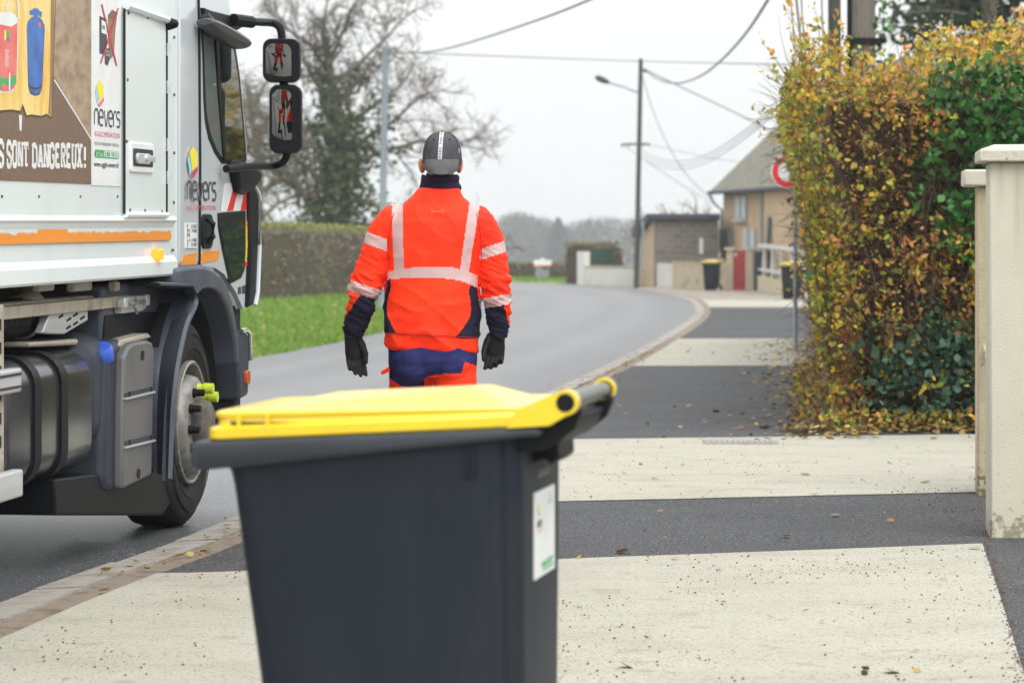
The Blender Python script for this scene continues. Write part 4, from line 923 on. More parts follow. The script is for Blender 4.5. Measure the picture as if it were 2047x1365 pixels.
for x_, y_ in ((121,631),(137,637),(150,628),(136,653),(150,645),(164,634)):
    q = TPoly([(x_-5,y_+3),(x_+4,y_-4),(x_+6,y_),(x_-3,y_+6)], -0.12); mb.px(q, -0.13, -0.1185)
mb.build('slots', M['gapblack'], br, smooth=0)
mb = MB(); cz = TP(30,638,-0.2)
s_a = -4.2; s_b = TP(66,640,-0.2)[0]; prof = []
for i in range(80): prof.append((0.075 + 0.008*(i % 2), s_a+(s_b-s_a)*i/79))
mb.lathe(prof, (-0.25,0,cz[1]), 'y', 18); mb.build('hose', M['black'], trk, smooth=0)
mb = MB(); mb.tube([(-0.25,s_b-0.02,cz[1]),(-0.25,s_b+0.12,cz[1]+0.02),(-0.32,s_b+0.25,cz[1]+0.06),(-0.5,s_b+0.3,cz[1]+0.06)], 0.085, 14); mb.lathe([(0.088,0),(0.094,0.005),(0.094,0.025),(0.088,0.03)], (-0.25,s_b-0.02,cz[1]), 'y', 18); mb.build('intake_pipe', M['beige'], trk)
mb = MB(); pl = TPoly([(60,684),(238,672),(300,668),(306,676),(250,684),(247,700),(234,712),(222,708),(200,688),(60,694)], -0.14); mb.px(pl, -0.5, -0.14); mb.build('heat_shield', M['beige'], trk, bevel=0.012)
mb = MB(); pl = TPoly([(236,690),(244,680),(296,666),(304,674),(250,688),(246,702)], -0.04); mb.px(pl, -0.12, -0.04); mb.build('foil_flap', M['beige'], trk, bevel=0.006)
# ------------------------------------------------------------------ wheelie bins
M['lid'] = ramp_mat('yellow_lid', [(0.80,0.575,0.010),(0.86,0.645,0.022)], scale=5, rough=0.28, spec=0.6, coat=0.5, bump=0.05, bscale=120, speck=[(5.5,0.66,(0.72,0.60,0.10)),(22,0.715,(0.42,0.32,0.06)),(60,0.72,(0.5,0.42,0.12))])
M['bin'] = ramp_mat('bin_plastic', [(0.0085,0.0135,0.023),(0.013,0.0185,0.029)], scale=7, rough=0.5, spec=0.28, bump=0.12, bscale=300, speck=[(14,0.74,(0.022,0.026,0.034)),(2.6,0.64,(0.017,0.021,0.028)),(60,0.72,(0.03,0.034,0.042))], stretch=(1,1,0.35))
M['binrim'] = ramp_mat('bin_rim', [(0.018,0.023,0.032),(0.031,0.038,0.048)], scale=6, rough=0.45, spec=0.4, bump=0.12, bscale=200, stretch=(0.4,1,1))
M['steel'] = flat('handle_grip', (0.10,0.105,0.115), 0.3, metallic=0.3)
BA = R(-11); BO = Vector((-0.698, 6.473, 0.03)); BXA = Vector((math.cos(BA), math.sin(BA), 0)); BYA = Vector((-math.sin(BA), math.cos(BA), 0))
def BPt(px, py, w=0.0):
    D = Vector(((px-CX)/FPX, 1, -(py-HY)/FPX)); l = (w-(C0-BO).dot(BYA))/D.dot(BYA); p = C0 + D*l
    return (p-BO).dot(BXA), p.z-BO.z
def BQ(px, py, x):
    D = Vector(((px-CX)/FPX, 1, -(py-HY)/FPX)); l = (x-(C0-BO).dot(BXA))/D.dot(BXA); p = C0 + D*l
    return (p-BO).dot(BYA), p.z-BO.z
BW = 0.58
def make_bin(label, group=None):
    root = thing('wheelie_bin', label, 'wheelie bin', BO, BA, group)
    ta = [BPt(376,884), BPt(1060,854)]; tb = [BPt(*p) for p in ((376,940),(470,942),(530,938),(620,921),(700,905),(800,892),(1060,874))]
    ztop = lambda x: ta[0][1] + (ta[1][1]-ta[0][1])*(x-ta[0][0])/(ta[1][0]-ta[0][0])
    zbot = lambda x: lerp_tab(x, tb)
    path = rrect(0.0, 0.775, 0.0, BW, 0.022, 6); cx, cy, hx, hy = 0.3875, BW/2, 0.3875, BW/2
    def ins(d): return [(cx+(x-cx)*(hx-d)/hx, cy+(y-cy)*(hy-d)/hy) for x, y in path]
    mb = MB(); rings = []
    for d, f in ((0.035,lambda x: zbot(x)+0.012),(0.008,lambda x: zbot(x)),(0.0,lambda x: zbot(x)+0.008),(0.0,lambda x: ztop(x)-0.010),(0.004,lambda x: ztop(x)-0.003),(0.012,lambda x: ztop(x)),(0.05,lambda x: ztop(x)+0.002)):
        rings.append([(x, y, f(x)) for x, y in ins(d)])
    mb.loft(rings, caps=False); mb.build('rim', M['binrim'], root, smooth=45)
    # tapering body with a stepped column at the back corners
    mb = MB(); rings = []
    for z, x0, wn in ((0.10,0.175,0.075),(0.12,0.165,0.068),(0.42,0.137,0.052),(0.80,0.088,0.034),(0.845,0.082,0.032),(0.875,0.075,0.031),(0.905,0.058,0.028),(0.985,0.05,0.026)):
        x1 = 0.722; wf = BW-wn; r = 0.05; s = 0.016
        q = []
        for i in range(6): a = R(180+90*i/5); q.append((x0+r+r*math.cos(a), wn+r+r*math.sin(a)))
        q += [(0.3, wn-0.004), (0.5, wn-0.004), (0.645, wn), (0.652, wn+0.003), (0.664, wn-0.001), (0.672, wn+0.001), (0.680, wn+0.006), (0.686, wn+s), (0.690, wn+s)]
        for i in range(5): a = R(270+90*i/4); q.append((x1-0.03+0.03*math.cos(a), wn+s+0.03+0.03*math.sin(a)))
        m = [(x, BW-y) for x, y in q]
        rings.append([(x, y, z) for x, y in q + m[::-1]])
    mb.loft(rings); mb.build('body', M['bin'], root, smooth=50)
    # ribs under the rim, scuffs
    for px_ in (932, 948):
        x, z = BPt(px_, 900, 0.03); mb = MB(); mb.box(x-0.003,x+0.003,0.020,0.034,z-0.06,z+0.02); mb.build('rib', M['bin'], root, bevel=0.002)
    # lid
    la = [BPt(420,876,0.02), BPt(1060,849,0.02)]; zl = lambda x: la[0][1] + (la[1][1]-la[0][1])*(x-la[0][0])/(la[1][0]-la[0][0])
    lp = rrect(0.036, 0.795, 0.012, BW-0.012, 0.03, 7); lcx, lhx, lhy = 0.4155, 0.3795, BW/2-0.012
    F = lambda x, a, b: a + (b-a)*min(1, max(0, (x-0.19)/0.05))       # front block -> plateau
    def lring(d, h):
        o = []
        for x, y in lp:
            dd = d(x); o.append((lcx+(x-lcx)*(lhx-dd)/lhx, cy+(y-cy)*(lhy-dd)/lhy))
        return [(x, y, zl(x)+h(x)) for x, y in o]
    bk = lambda x: max(0, min(1, (x-0.60)/0.06))
    P = [(lambda x:0.004, lambda x:-0.004),(lambda x:0.0, lambda x:0.0),(lambda x:0.0, lambda x:0.020),(lambda x:0.006, lambda x:0.024),(lambda x:F(x,0.016,0.012), lambda x:0.026),
         (lambda x:F(x,0.018,0.018), lambda x:F(x,0.042,0.030)),(lambda x:F(x,0.012,0.022), lambda x:F(x,0.044,0.040-0.008*bk(x))),(lambda x:F(x,0.010,0.024), lambda x:F(x,0.053,0.044-0.010*bk(x))),
         (lambda x:F(x,0.018,0.05), lambda x:F(x,0.058,0.058-0.020*bk(x))),(lambda x:0.065, lambda x:F(x,0.059,0.067-0.028*bk(x))),(lambda x:0.11, lambda x:F(x,0.058,0.071-0.032*bk(x))),(lambda x:0.2, lambda x:F(x,0.058,0.074-0.034*bk(x))),(lambda x:0.275, lambda x:F(x,0.058,0.075-0.034*bk(x)))]
    mb = MB(); rings = [lring(a, b) for a, b in P]; mb.loft(rings, caps=True)
    # hinge arms of the lid reaching the handle
    kx, kz = BPt(1130, 805, 0.0)
    for w0, w1 in ((0.0, 0.035), (BW-0.085, BW-0.055)):
        if w0 > .1:
            mb.lathe([(0.0,w0+0.012),(0.0265,w0+0.012),(0.0265,w1),(0.0,w1)], (kx,0,kz), 'y', 20); continue
        arm = [(0.70, zl(0.70)-0.004), (0.79, zl(0.79)-0.002), (kx+0.002, kz-0.027)] + [(kx+0.027*math.cos(R(a)), kz+0.027*math.sin(R(a))) for a in range(-80, 110, 15)] + [(0.72, zl(0.72)+0.035)]
        mb.prism([(x, w0, z) for x, z in arm], (0, w1-w0, 0))
    lid = mb.build('lid', M['lid'], root, smooth=40)
    for px_ in (480, 537): 
        x, z = BPt(px_, 840, 0.03); mb = MB(); mb.box(x-0.004,x+0.004,0.016,0.05,zl(x)+0.022,zl(x)+0.046); mb.build('rib', M['lid'], lid)
    mb = MB(); mb.tube([(kx,0.022,kz),(kx,BW-0.07,kz)], 0.0185, 18); mb.build('handle', M['steel'], root)
    for w_ in (0.0, BW-0.055):
        sgn = -1 if w_ == 0 else 1; mb = MB(); mb.lathe([(0.0,0.004*sgn),(0.017,0.004*sgn),(0.020,0.001*sgn),(0.020,-0.03*sgn)], (kx,w_,kz), 'y', 20); mb.build('handle_end', M['black'], root)
    zz = zl(0.76)
    mb = MB(); sec = [(0.71,zz-0.005),(0.775,zz+0.0),(kx-0.02,kz-0.022),(kx+0.006,kz-0.024),(kx+0.024,kz-0.008),(kx+0.026,kz-0.022),(kx+0.012,kz-0.058),(kx-0.022,kz-0.085),(0.765,zz-0.058),(0.71,zz-0.06)]
    mb.prism([(x, 0.045, z) for x, z in sec], (0, 0.03, 0)); mb.prism([(x, BW-0.125, z) for x, z in sec], (0, 0.045, 0))
    sec2 = [(kx-0.02,kz-0.03),(kx+0.010,kz-0.034),(kx+0.0,kz-0.064),(kx-0.03,kz-0.095)]
    mb.prism([(x, 0.075, z) for x, z in sec2], (0, BW-0.19, 0))
    mb.build('handle_bracket', M['black'], root, bevel=0.006)
    mb = MB(); sec = [(0.715,zz-0.045),(0.775,zz-0.04),(0.778,zz-0.085),(0.76,zz-0.10),(0.748,zz-0.085),(0.715,zz-0.095)]
    mb.prism([(x, 0.19, z) for x, z in sec], (0, 0.2, 0)); mb.build('lift_pocket', M['black'], root, bevel=0.006)
    w0, z1 = BQ(1062, 972, 0.724); w1, z0 = BQ(1111, 1146, 0.724)
    w0 = 0.185; w1 = 0.43; z1 = BQ(1086, 977, .724)[1]; z0 = BQ(1086, 1148, .724)[1]
    fb = lambda a, b: (0.7265, a, b)
    mb = MB(); mb.box(0.7225, 0.7255, w0, w1, z0, z1, 0)
    def blk(u0, u1, v0, v1, mi): mb.poly([fb(w0+(w1-w0)*u, z0+(z1-z0)*v) for u, v in ((u0,v0),(u1,v0),(u1,v1),(u0,v1))], mi)
    logo_mark(mb, fb, w0+0.03, w0+0.06, z1-0.055, z1-0.022, 1, 2, 3); logo_word(mb, 'nevers', fb, w0+0.025, w0+0.085, z1-0.078, z1-0.064, 4, 0.2)
    fit_text(mb, 'AGGLOMÉRATION', fb, w0+0.025, w0+0.085, z1-0.09, z1-0.084, 3, bold=0.01)
    blk(.70,.76,.88,.94,6); blk(.72,.82,.80,.86,6); blk(.62,.68,.80,.84,6)
    blk(.35,.55,.10,.16,5); blk(.58,.9,.14,.17,5); blk(.58,.85,.10,.125,5); blk(.40,.9,.055,.08,5)
    mb.build('sticker', [M['signwhite'],M['logo_yellow'],M['skyblue'],M['crimson'],M['ink'],M['green'],flat('pale_green',(0.5,0.62,0.5))], root, smooth=0)
    mb = MB()
    for i in range(7): mb.box(0.7225,0.7245, 0.23+0.022*i, 0.243+0.022*i, z1+0.028, z1+0.046)
    mb.build('embossed_mark', flat('emboss_grey',(0.16,0.165,0.17)), root, bevel=0.002)
    for w_ in (0.0, BW):
        wh = link('wheel', None, root); wh.location = (0.72, 0.02 if w_ == 0 else BW-0.02, 0.1)
        mb = MB(); mb.lathe([(0.05,-0.02),(0.09,-0.022),(0.1,-0.015),(0.1,0.015),(0.09,0.022),(0.05,0.02)], (0,0,0), 'y', 24); mb.build('tyre', M['rubber'], wh)
        mb = MB(); mb.lathe([(0.0,-0.012),(0.052,-0.014),(0.052,0.014),(0.0,0.012)], (0,0,0), 'y', 16); mb.build('hub', M['black'], wh)
    mb = MB(); mb.tube([(0.72,0.03,0.1),(0.72,BW-0.03,0.1)], 0.011, 8); mb.box(0.17,0.30,0.09,0.49,0.0,0.11); mb.build('axle', M['black'], root)
    return root
M['lid'].node_tree.nodes['Principled BSDF'].inputs['Coat Roughness'].default_value = 0.25
bin1 = make_bin('large black wheelie bin with yellow lid and white sticker, nearest the camera')
far_bins = []
def place_far(px, py, d, rz, label):
    b = dup(bin1); p = W(px, py, d); b.location = (p.x, p.y, g(p.y)+0.01); b.rotation_euler = (0, 0, rz); b['label'] = label; b['group'] = 'wheelie bins put out by the far houses'; return b
bin2 = place_far(1435, 582, 101, R(-100), 'small black wheelie bin with yellow lid, left of the red gate')
bin3 = place_far(1599, 600, 82, R(-100), 'black wheelie bin with yellow lid, half hidden behind the road sign post')
for b_ in (bin2, bin3): b_.rotation_euler = (0, 0, R(75))

# ------------------------------------------------------------------ the walking man
M['skin'] = ramp_mat('skin', [(0.50,0.21,0.13),(0.56,0.25,0.16)], scale=20, rough=0.5, bump=0.1, bscale=200)
M['hivis'] = ramp_mat('hivis_orange', [(0.96,0.031,0.009),(1.0,0.055,0.012)], scale=3, rough=0.55, spec=0.16, bump=0.10, bscale=45, detail=3)
M['navy'] = ramp_mat('navy_cloth', [(0.008,0.008,0.022),(0.015,0.014,0.034)], scale=12, rough=0.85, bump=0.25, bscale=90, spec=0.25)
M['trouser'] = ramp_mat('trouser_navy', [(0.014,0.017,0.08),(0.026,0.03,0.13)], scale=9, rough=0.85, bump=0.25, bscale=90, spec=0.25)
M['glove'] = ramp_mat('glove_black', [(0.006,0.006,0.007),(0.014,0.014,0.014)], scale=30, rough=0.6, spec=0.25, bump=0.3, bscale=300)
M['capcloth'] = ramp_mat('cap_grey', [(0.058,0.058,0.068),(0.092,0.09,0.102)], scale=14, rough=0.9, bump=0.3, bscale=220, spec=0.2)
M['visor'] = ramp_mat('visor_grey', [(0.085,0.088,0.095),(0.115,0.118,0.125)], scale=25, rough=0.9, bump=0.3, bscale=220, spec=0.2)
M['boot'] = flat('boot_black', (0.02,0.02,0.02), 0.6)
def reflective():
    m = ramp_mat('reflective_tape', [(0.45,0.395,0.405),(0.51,0.455,0.465)], scale=4, rough=0.45)
    t = m.node_tree; b = t.nodes['Principled BSDF']; src = b.inputs['Base Color'].links[0].from_socket
    tc = t.nodes.new('ShaderNodeTexCoord'); mp = t.nodes.new('ShaderNodeMapping'); mp.inputs['Rotation'].default_value = (0, R(-52), 0)
    wv = t.nodes.new('ShaderNodeTexWave'); wv.inputs['Scale'].default_value = 30
    t.links.new(tc.outputs['Object'], mp.inputs[0]); t.links.new(mp.outputs[0], wv.inputs[0])
    r = t.nodes.new('ShaderNodeMapRange'); r.inputs['From Min'].default_value = 0.12; r.inputs['From Max'].default_value = 0.3
    t.links.new(wv.outputs['Fac'], r.inputs['Value'])
    mx = t.nodes.new('ShaderNodeMix'); mx.data_type = 'RGBA'; t.links.new(r.outputs[0], mx.inputs['Factor'])
    mx.inputs['A'].default_value = (0.74,0.24,0.21,1); t.links.new(src, mx.inputs['B']); t.links.new(mx.outputs['Result'], b.inputs['Base Color'])
    return m
M['reflect'] = reflective()
PY = 13.04; PX0 = (872-CX)*PY/FPX
man = thing('person', 'man in orange high visibility jacket and backward grey cap, walking away up the road', 'person', (PX0, PY, g(PY)+0.002))
S = 460.1
def jx(px): return (px-872)/S
def jz(py): return 1.47-(py-440)/S
def ell(cx, cy, z, hx, hy, n=28, e=0.86):
    o = []
    for i in range(n):
        a = 2*math.pi*i/n; c, s_ = math.cos(a), math.sin(a)
        o.append((cx+hx*math.copysign(abs(c)**e, c), cy+hy*math.copysign(abs(s_)**e, s_), z))
    return o
# jacket
TORSO = [(0.905,-0.021,0.198,0.135),(0.925,-0.02,0.206,0.142),(0.955,-0.019,0.208,0.145),(0.985,-0.019,0.212,0.149),(1.05,-0.018,0.212,0.148),(1.13,-0.016,0.205,0.142),(1.22,-0.015,0.203,0.138),(1.32,-0.008,0.208,0.138),(1.40,-0.004,0.215,0.136),(1.46,-0.002,0.210,0.128),(1.505,0.0,0.19,0.112),(1.54,0.004,0.150,0.098),(1.57,0.008,0.112,0.092),(1.592,0.01,0.096,0.089),(1.604,0.012,0.090,0.086)]
ARML = [((-0.185,0.0,1.455),0.080),((-0.232,-0.005,1.40),0.071),((-0.262,-0.012,1.32),0.067),((-0.290,-0.022,1.235),0.068),((-0.305,-0.025,1.18),0.066),((-0.325,-0.005,1.10),0.060),((-0.345,0.02,1.04),0.052),((-0.358,0.035,0.985),0.044),((-0.363,0.045,0.955),0.041)]
ARMR = [((0.172,0.0,1.455),0.080),((0.216,-0.005,1.40),0.071),((0.240,-0.012,1.32),0.067),((0.254,-0.022,1.235),0.066),((0.262,-0.03,1.175),0.064),((0.268,-0.02,1.10),0.056),((0.270,-0.005,1.04),0.050),((0.271,0.005,0.985),0.043),((0.271,0.01,0.955),0.040)]
mb = MB(); mb.loft([ell(cx, 0.0, z, hx, hy) for z, cx, hx, hy in TORSO])
for A in (ARML, ARMR):
    pts = catmull([p for p, r in A], 4); rr = list(np.interp(np.linspace(0, len(A)-1, len(pts)), range(len(A)), [r for p, r in A]))
    mb.tube(pts, rr, 18); mb.ball(A[0][0], 0.080)
me = remesh(mb, 0.0058, 6)
def armpar(p):
    best = None
    for side, A in ((-1, ARML), (1, ARMR)):
        for i in range(len(A)-1):
            a, b = Vector(A[i][0]), Vector(A[i+1][0]); ab = b-a; t = max(0, min(1, (p-a).dot(ab)/ab.length_squared)); d = (p-a-ab*t).length; r = A[i][1]+(A[i+1][1]-A[i][1])*t
            if best is None or d/r < best[0]: best = (d/r, side, i+t, a+ab*t, r)
    return best
hwz = lambda z: (lerp_tab(z, [(a, b) for a, b, c, d in TORSO]), lerp_tab(z, [(a, c) for a, b, c, d in TORSO]))
nrm = [Vector(v.normal) for v in me.vertices]
newco = []
for v, n in zip(me.vertices, nrm):                            # folds in the cloth
    p = Vector(v.co); ap = armpar(p); cx_, hw = hwz(p.z); onarm = abs(p.x-cx_) > hw-0.01 and ap[0] < 1.35
    if onarm:
        k = 0.4 + 1.2*math.exp(-((ap[2]-4.0)/1.6)**2) + 0.5*(ap[2] > 5.5)
        q = Vector((p.x*9, p.y*9, p.z*30 + 14*(p.x-ap[3].x)))
        h = 0.0075*k*mnoise.noise(q) + 0.0080*k*((1-abs(mnoise.noise(q*1.3+Vector((7,1,3)))))**4-.3) + 0.003*k*mnoise.noise(q*2.6)
    else:
        q = Vector((p.x*7+3, p.y*6, p.z*7 + p.x*3*math.copysign(1, p.x)))
        low = max(0, (1.22-p.z)/0.3)
        h = 0.009*mnoise.noise(q) + 0.005*(0.35+low)*mnoise.noise(Vector((p.x*14+p.z*9, p.y*8, p.z*22-p.x*8))) + 0.009*(0.45+low)*((1-abs(mnoise.noise(Vector((p.x*5-p.z*4, p.y*4, p.z*9+p.x*6+2)))))**5-.25)
        if p.z < 0.968: h -= 0.003
    q = p + n*h
    if q.z < 1.15 and not onarm: q.z -= 0.058*q.x*min(1, (1.15-q.z)/0.2)
    newco.append(q)
for v, c in zip(me.vertices, newco): v.co = c
top_b = [(770,545),(783,541),(800,538),(835,533),(870,532),(905,534),(930,540),(958,552)]
bot_b = [(770,560),(783,558),(800,556),(835,554),(870,554),(905,557),(930,563),(958,577)]
navL = [(545,778),(560,782),(575,783),(595,777),(612,775),(628,775),(645,783),(664,793)]
navR = [(545,942),(566,941),(581,938),(600,941),(614,942),(630,941),(645,933),(656,925),(667,916),(680,905)]
for f in me.polygons:
    p = Vector(f.center); ap = armpar(p); cx_, hw = hwz(p.z); px_ = 872+p.x*S; py_ = 440+(1.47-p.z)*S; mi = 0
    onarm = abs(p.x-cx_) > hw-0.008 and ap[0] < 1.4 and p.z < 1.47
    if onarm:
        dz = (p.z - ap[3].z)
        if ap[1] < 0:
            y1 = py_ - 0.36*(px_-740); 
            if 466 < y1 < 490: mi = 1
            y2 = py_ - 0.33*(px_-733)
            if 570 < y2 < 592: mi = 1
            elif y2 >= 592: mi = 2 if (p.x-ap[3].x)/ap[4] > -0.25-0.7*(y2-592)/55 or y2 > 647 else 0
        else:
            y1 = py_ + 0.33*(px_-985)
            if 490 < y1 < 512: mi = 1
            y2 = py_ + 0.18*(px_-997)
            if 591 < y2 < 611: mi = 1
            elif y2 >= 611: mi = 2 if (p.x-ap[3].x)/ap[4] < 0.45+0.5*(y2-611)/42 or y2 > 653 else 0
    else:
        yt, yb = lerp_tab(px_, top_b), lerp_tab(px_, bot_b)
        if yt <= py_ <= yb: mi = 1
        elif py_ < yt:
            tL = (py_-390)/150; tR = (py_-400)/135
            if 783+6*tL <= px_ <= 806+2.5*tL and p.z > 1.2: mi = 1
            if 940-19*tR <= px_ <= 961-22*tR and p.z > 1.2: mi = 1
        elif py_ < 664+13*(px_-767)/195:
            if px_ < lerp_tab(py_, navL) or px_ > lerp_tab(py_, navR): mi = 2
    f.material_index = mi; f.use_smooth = True
for m in (M['hivis'], M['reflect'], M['navy']): me.materials.append(m)
jk = link('jacket', me, man)
def on_back(x, z, y0=-0.4):                                   # the jacket's surface behind a point
    d = [(v.co - Vector((x, v.co.y, z))).length for v in me.vertices if v.co.y < 0 and abs(v.co.x-x) < .02 and abs(v.co.z-z) < .02]
    c = [v.co.y for v in me.vertices if v.co.y < 0.02 and abs(v.co.x-x) < .007 and abs(v.co.z-z) < .007]
    return min(c) if c else -0.1
for pts in ([(-.182,1.50),(-.196,1.44),(-.205,1.38),(-.207,1.32),(-.204,1.27)], [(.176,1.50),(.188,1.44),(.195,1.38),(.197,1.32),(.194,1.27)], [(-.2,.982),(-.1,.98),(0,.974),(.1,.968),(.18,.962)]):
    c = catmull([(x, 0, z) for x, z in pts], 4); mb = MB(); mb.tube([(q.x, on_back(q.x, q.z)-0.0005, q.z) for q in c], 0.0016, 5); mb.build('seam', flat('seam_thread',(0.45,0.012,0.008),0.8), jk)
mb = MB()                                                     # faint tone-on-tone emblem below the collar
for sx in (-1, 1):
    for r_ in (0.008, 0.0125, 0.017):
        pts = [(0.010+sx*(0.012+r_*math.cos(a)), r_*1.0*math.sin(a)) for a in np.linspace(-0.9, 0.9, 7)]
        for q in strip(pts, 0.0015): mb.add([(p.x, -0.1085 - (1.52-(1.508+p.y))*0.62-0.012, 1.508+p.y) for p in q], [(0,1,2,3)])
for a, b in ((-0.006,0.0),(0.003,0.009),(0.012,0.018),(0.020,0.025)): mb.add([(a, -0.130, 1.503),(b, -0.130, 1.503),(b, -0.1265, 1.511),(a, -0.1265, 1.511)], [(0,1,2,3)])
mb.build('emblem', flat('emblem_orange',(0.95,0.085,0.03),0.5), jk, smooth=0)
# collar
mb = MB()
mb.loft([ell(0.017,0.012,z,hx,hy,24,1.0) for z, hx, hy in ((1.565,0.096,0.092),(1.595,0.092,0.089),(1.62,0.086,0.086),(1.645,0.086,0.088),(1.662,0.083,0.088),(1.670,0.078,0.084),(1.655,0.072,0.076),(1.60,0.07,0.07))])
me = remesh(mb, 0.006, 3)
for v in me.vertices:
    p = Vector(v.co); v.co = p + Vector(v.normal)*0.009*mnoise.noise(Vector((p.x*11+p.z*12, p.y*12, p.z*48)))
for f in me.polygons: f.use_smooth = True
me.materials.append(flat('collar_navy',(0.022,0.016,0.042),0.9,spec=0.2)); link('collar', me, man)
# body: one continuous skin surface from head to feet
hc = Vector((0.019, 0.012, 1.735))
LEGL = [((-0.105,0.0,0.90),0.085),((-0.115,0.10,0.70),0.078),((-0.115,0.19,0.49),0.055),((-0.115,0.23,0.30),0.052),((-0.115,0.27,0.10),0.036)]
LEGR = [((0.075,0.0,0.90),0.085),((0.085,-0.02,0.70),0.078),((0.09,-0.03,0.49),0.055),((0.09,-0.16,0.31),0.052),((0.09,-0.29,0.15),0.036)]
mb = MB()
mb.ball(hc+Vector((0,-0.005,0.005)), (0.076,0.094,0.098)); mb.ball(hc+Vector((0,0.03,-0.055)), (0.058,0.066,0.072))
mb.ball(hc+Vector((0,0.098,-0.02)), (0.013,0.022,0.022)); mb.ball(hc+Vector((0,0.085,0.012)), (0.05,0.02,0.016)); mb.ball(hc+Vector((0,0.086,-0.062)), (0.024,0.014,0.012)); mb.ball(hc+Vector((0,0.078,-0.105)), (0.024,0.02,0.018))
for sx in (-1, 1):
    rt = Matrix.Rotation(sx*R(24), 3, 'Z') @ Matrix.Rotation(sx*R(8), 3, 'Y')
    mb.ball(hc+Vector((sx*0.085,0.003,-0.03)), (0.010,0.021,0.035), rot=rt); mb.ball(hc+Vector((sx*0.079,0.012,-0.05)), (0.01,0.011,0.014))
mb.tube([hc+Vector((0,-0.01,-0.04)), Vector((0.015,0.0,1.60)), Vector((0.0,0,1.50))], [0.058,0.062,0.075], 16)
mb.loft([ell(cx, 0.0, z, hx*0.82, hy*0.8) for z, cx, hx, hy in TORSO[:-3]])
for A in (ARML, ARMR): mb.tube([p for p, r in A], [r*0.66 for p, r in A], 14)
for A in (LEGL, LEGR):
    mb.tube([p for p, r in A], [r*0.92 for p, r in A], 14); e = Vector(A[-1][0]); mb.ball(e+Vector((0,0.06,-0.06)), (0.035,0.11,0.03))
me = remesh(mb, 0.0052, 3); me.materials.append(M['skin'])
for f in me.polygons: f.use_smooth = True
link('body', me, man)
mb = MB()
for sx in (-1, 1): mb.ball(hc+Vector((sx*0.031,0.083,-0.003)), 0.0115, 12, 8)
mb.build('eyes', flat('eye',(0.5,0.48,0.45),0.2), man)
# cap, worn back to front
cc = Vector((0.026, -0.004, 1.722))
mb = MB(); rings = []
for i in range(13):
    th = R(90 - 7.35*i); rr = math.cos(R(90)-th) if False else math.sin(math.pi/2 - (math.pi/2-th)) 
def capp(u, ph, k=1.0):                                        # u: 0 rim .. 1 crown
    a = u*math.pi/2; r = math.cos(a)**0.62; z = 0.128*math.sin(a)**0.9
    sx, sy = 0.0865, 0.110
    p = Vector((cc.x+sx*r*math.cos(ph)*k, cc.y+sy*r*math.sin(ph)*k, cc.z+z*k))
    return p
N = 36
rings = [[capp(u, 2*math.pi*i/N) for i in range(N)] for u in (0.0,0.08,0.18,0.3,0.42,0.54,0.66,0.78,0.88,0.95,0.985)]
rings = [[p + (p-cc)*-0.03 + Vector((0,0,-0.008)) for p in rings[0]]] + rings
mb.loft(rings); mb.ball((cc.x, cc.y, cc.z+0.130), (0.008,0.008,0.004))
cap = mb.build('cap', M['capcloth'], man, smooth=60)
mb = MB()
for k in range(6):                                             # panel seams
    ph = math.pi*k/3 + math.pi/6; 
    if abs(math.sin(ph)+1) < 0.02: continue
    mb.tube([capp(u, ph, 1.004) for u in np.linspace(0.02,0.97,14)], 0.0011, 4)
mb.tube([capp(0.02, 2*math.pi*i/N, 1.006) for i in range(N)], 0.0014, 4)
for dx in (-1, 1):
    p = capp(0.50, -math.pi/2+dx*0.52, 1.006); mb.ball(p, 0.0042, 8, 6)
mb.build('seams', M['black'], cap)
mb = MB(); rw = []
us = np.linspace(0.03, 0.985, 18)
def sp(u, v): # strip leaning slightly to the right at the top
    ph = -math.pi/2 - 0.09 + 0.10*u + v/(0.0865*max(0.12, math.cos(u*math.pi/2)**0.62)); return capp(u, ph, 1.012)
mb.loft([[sp(u, -0.0085), sp(u, 0.0085)] for u in us], 0, caps=False, closed=False)
def cpt(a, b): 
    p = sp(a, b); return cc + (p-cc)*1.006
vs, fs = text_polys('PARIS  PARIS  PARIS', 0.012); x0 = min(v[0] for v in vs); x1 = max(v[0] for v in vs); y1 = max(v[1] for v in vs)
mb.add([cpt(0.05+0.85*(x-x0)/(x1-x0), 0.0055-0.0110*y/y1) for x, y in vs], fs, 1)
mb.build('cap_strip', [flat('strip_white',(0.75,0.76,0.8)), M['ink']], cap, smooth=0)
mb = MB(); rings = []
for i in range(17):                                            # visor hanging over the nape
    a = -math.pi/2 + (i/16-0.5)*2.05; e = math.cos((i/16-0.5)*math.pi)**0.38 if 0 < i < 16 else 0.05
    p0 = capp(0.02, a, 1.0); o = Vector((math.cos(a)*0.25, math.sin(a), 0)); 
    tip = p0 + o*0.060*e + Vector((0,0,-0.062*e)); mid = p0.lerp(tip, 0.5) + Vector((0,-0.006,0.008*e))
    rings.append([p0+Vector((0,0,0.004)), mid+Vector((0,-0.001,0.002)), tip, tip+Vector((0,0.003,-0.003)), mid+Vector((0,0.004,-0.004)), p0+Vector((0,0.004,-0.004))])
mb.loft(rings); mb.build('visor', M['visor'], cap, smooth=60)
mb = MB(); p = capp(0.2, -0.52, 1.01); mb.ball(p, (0.004,0.008,0.012)); mb.build('side_badge', flat('badge',(0.3,0.31,0.33)), cap)
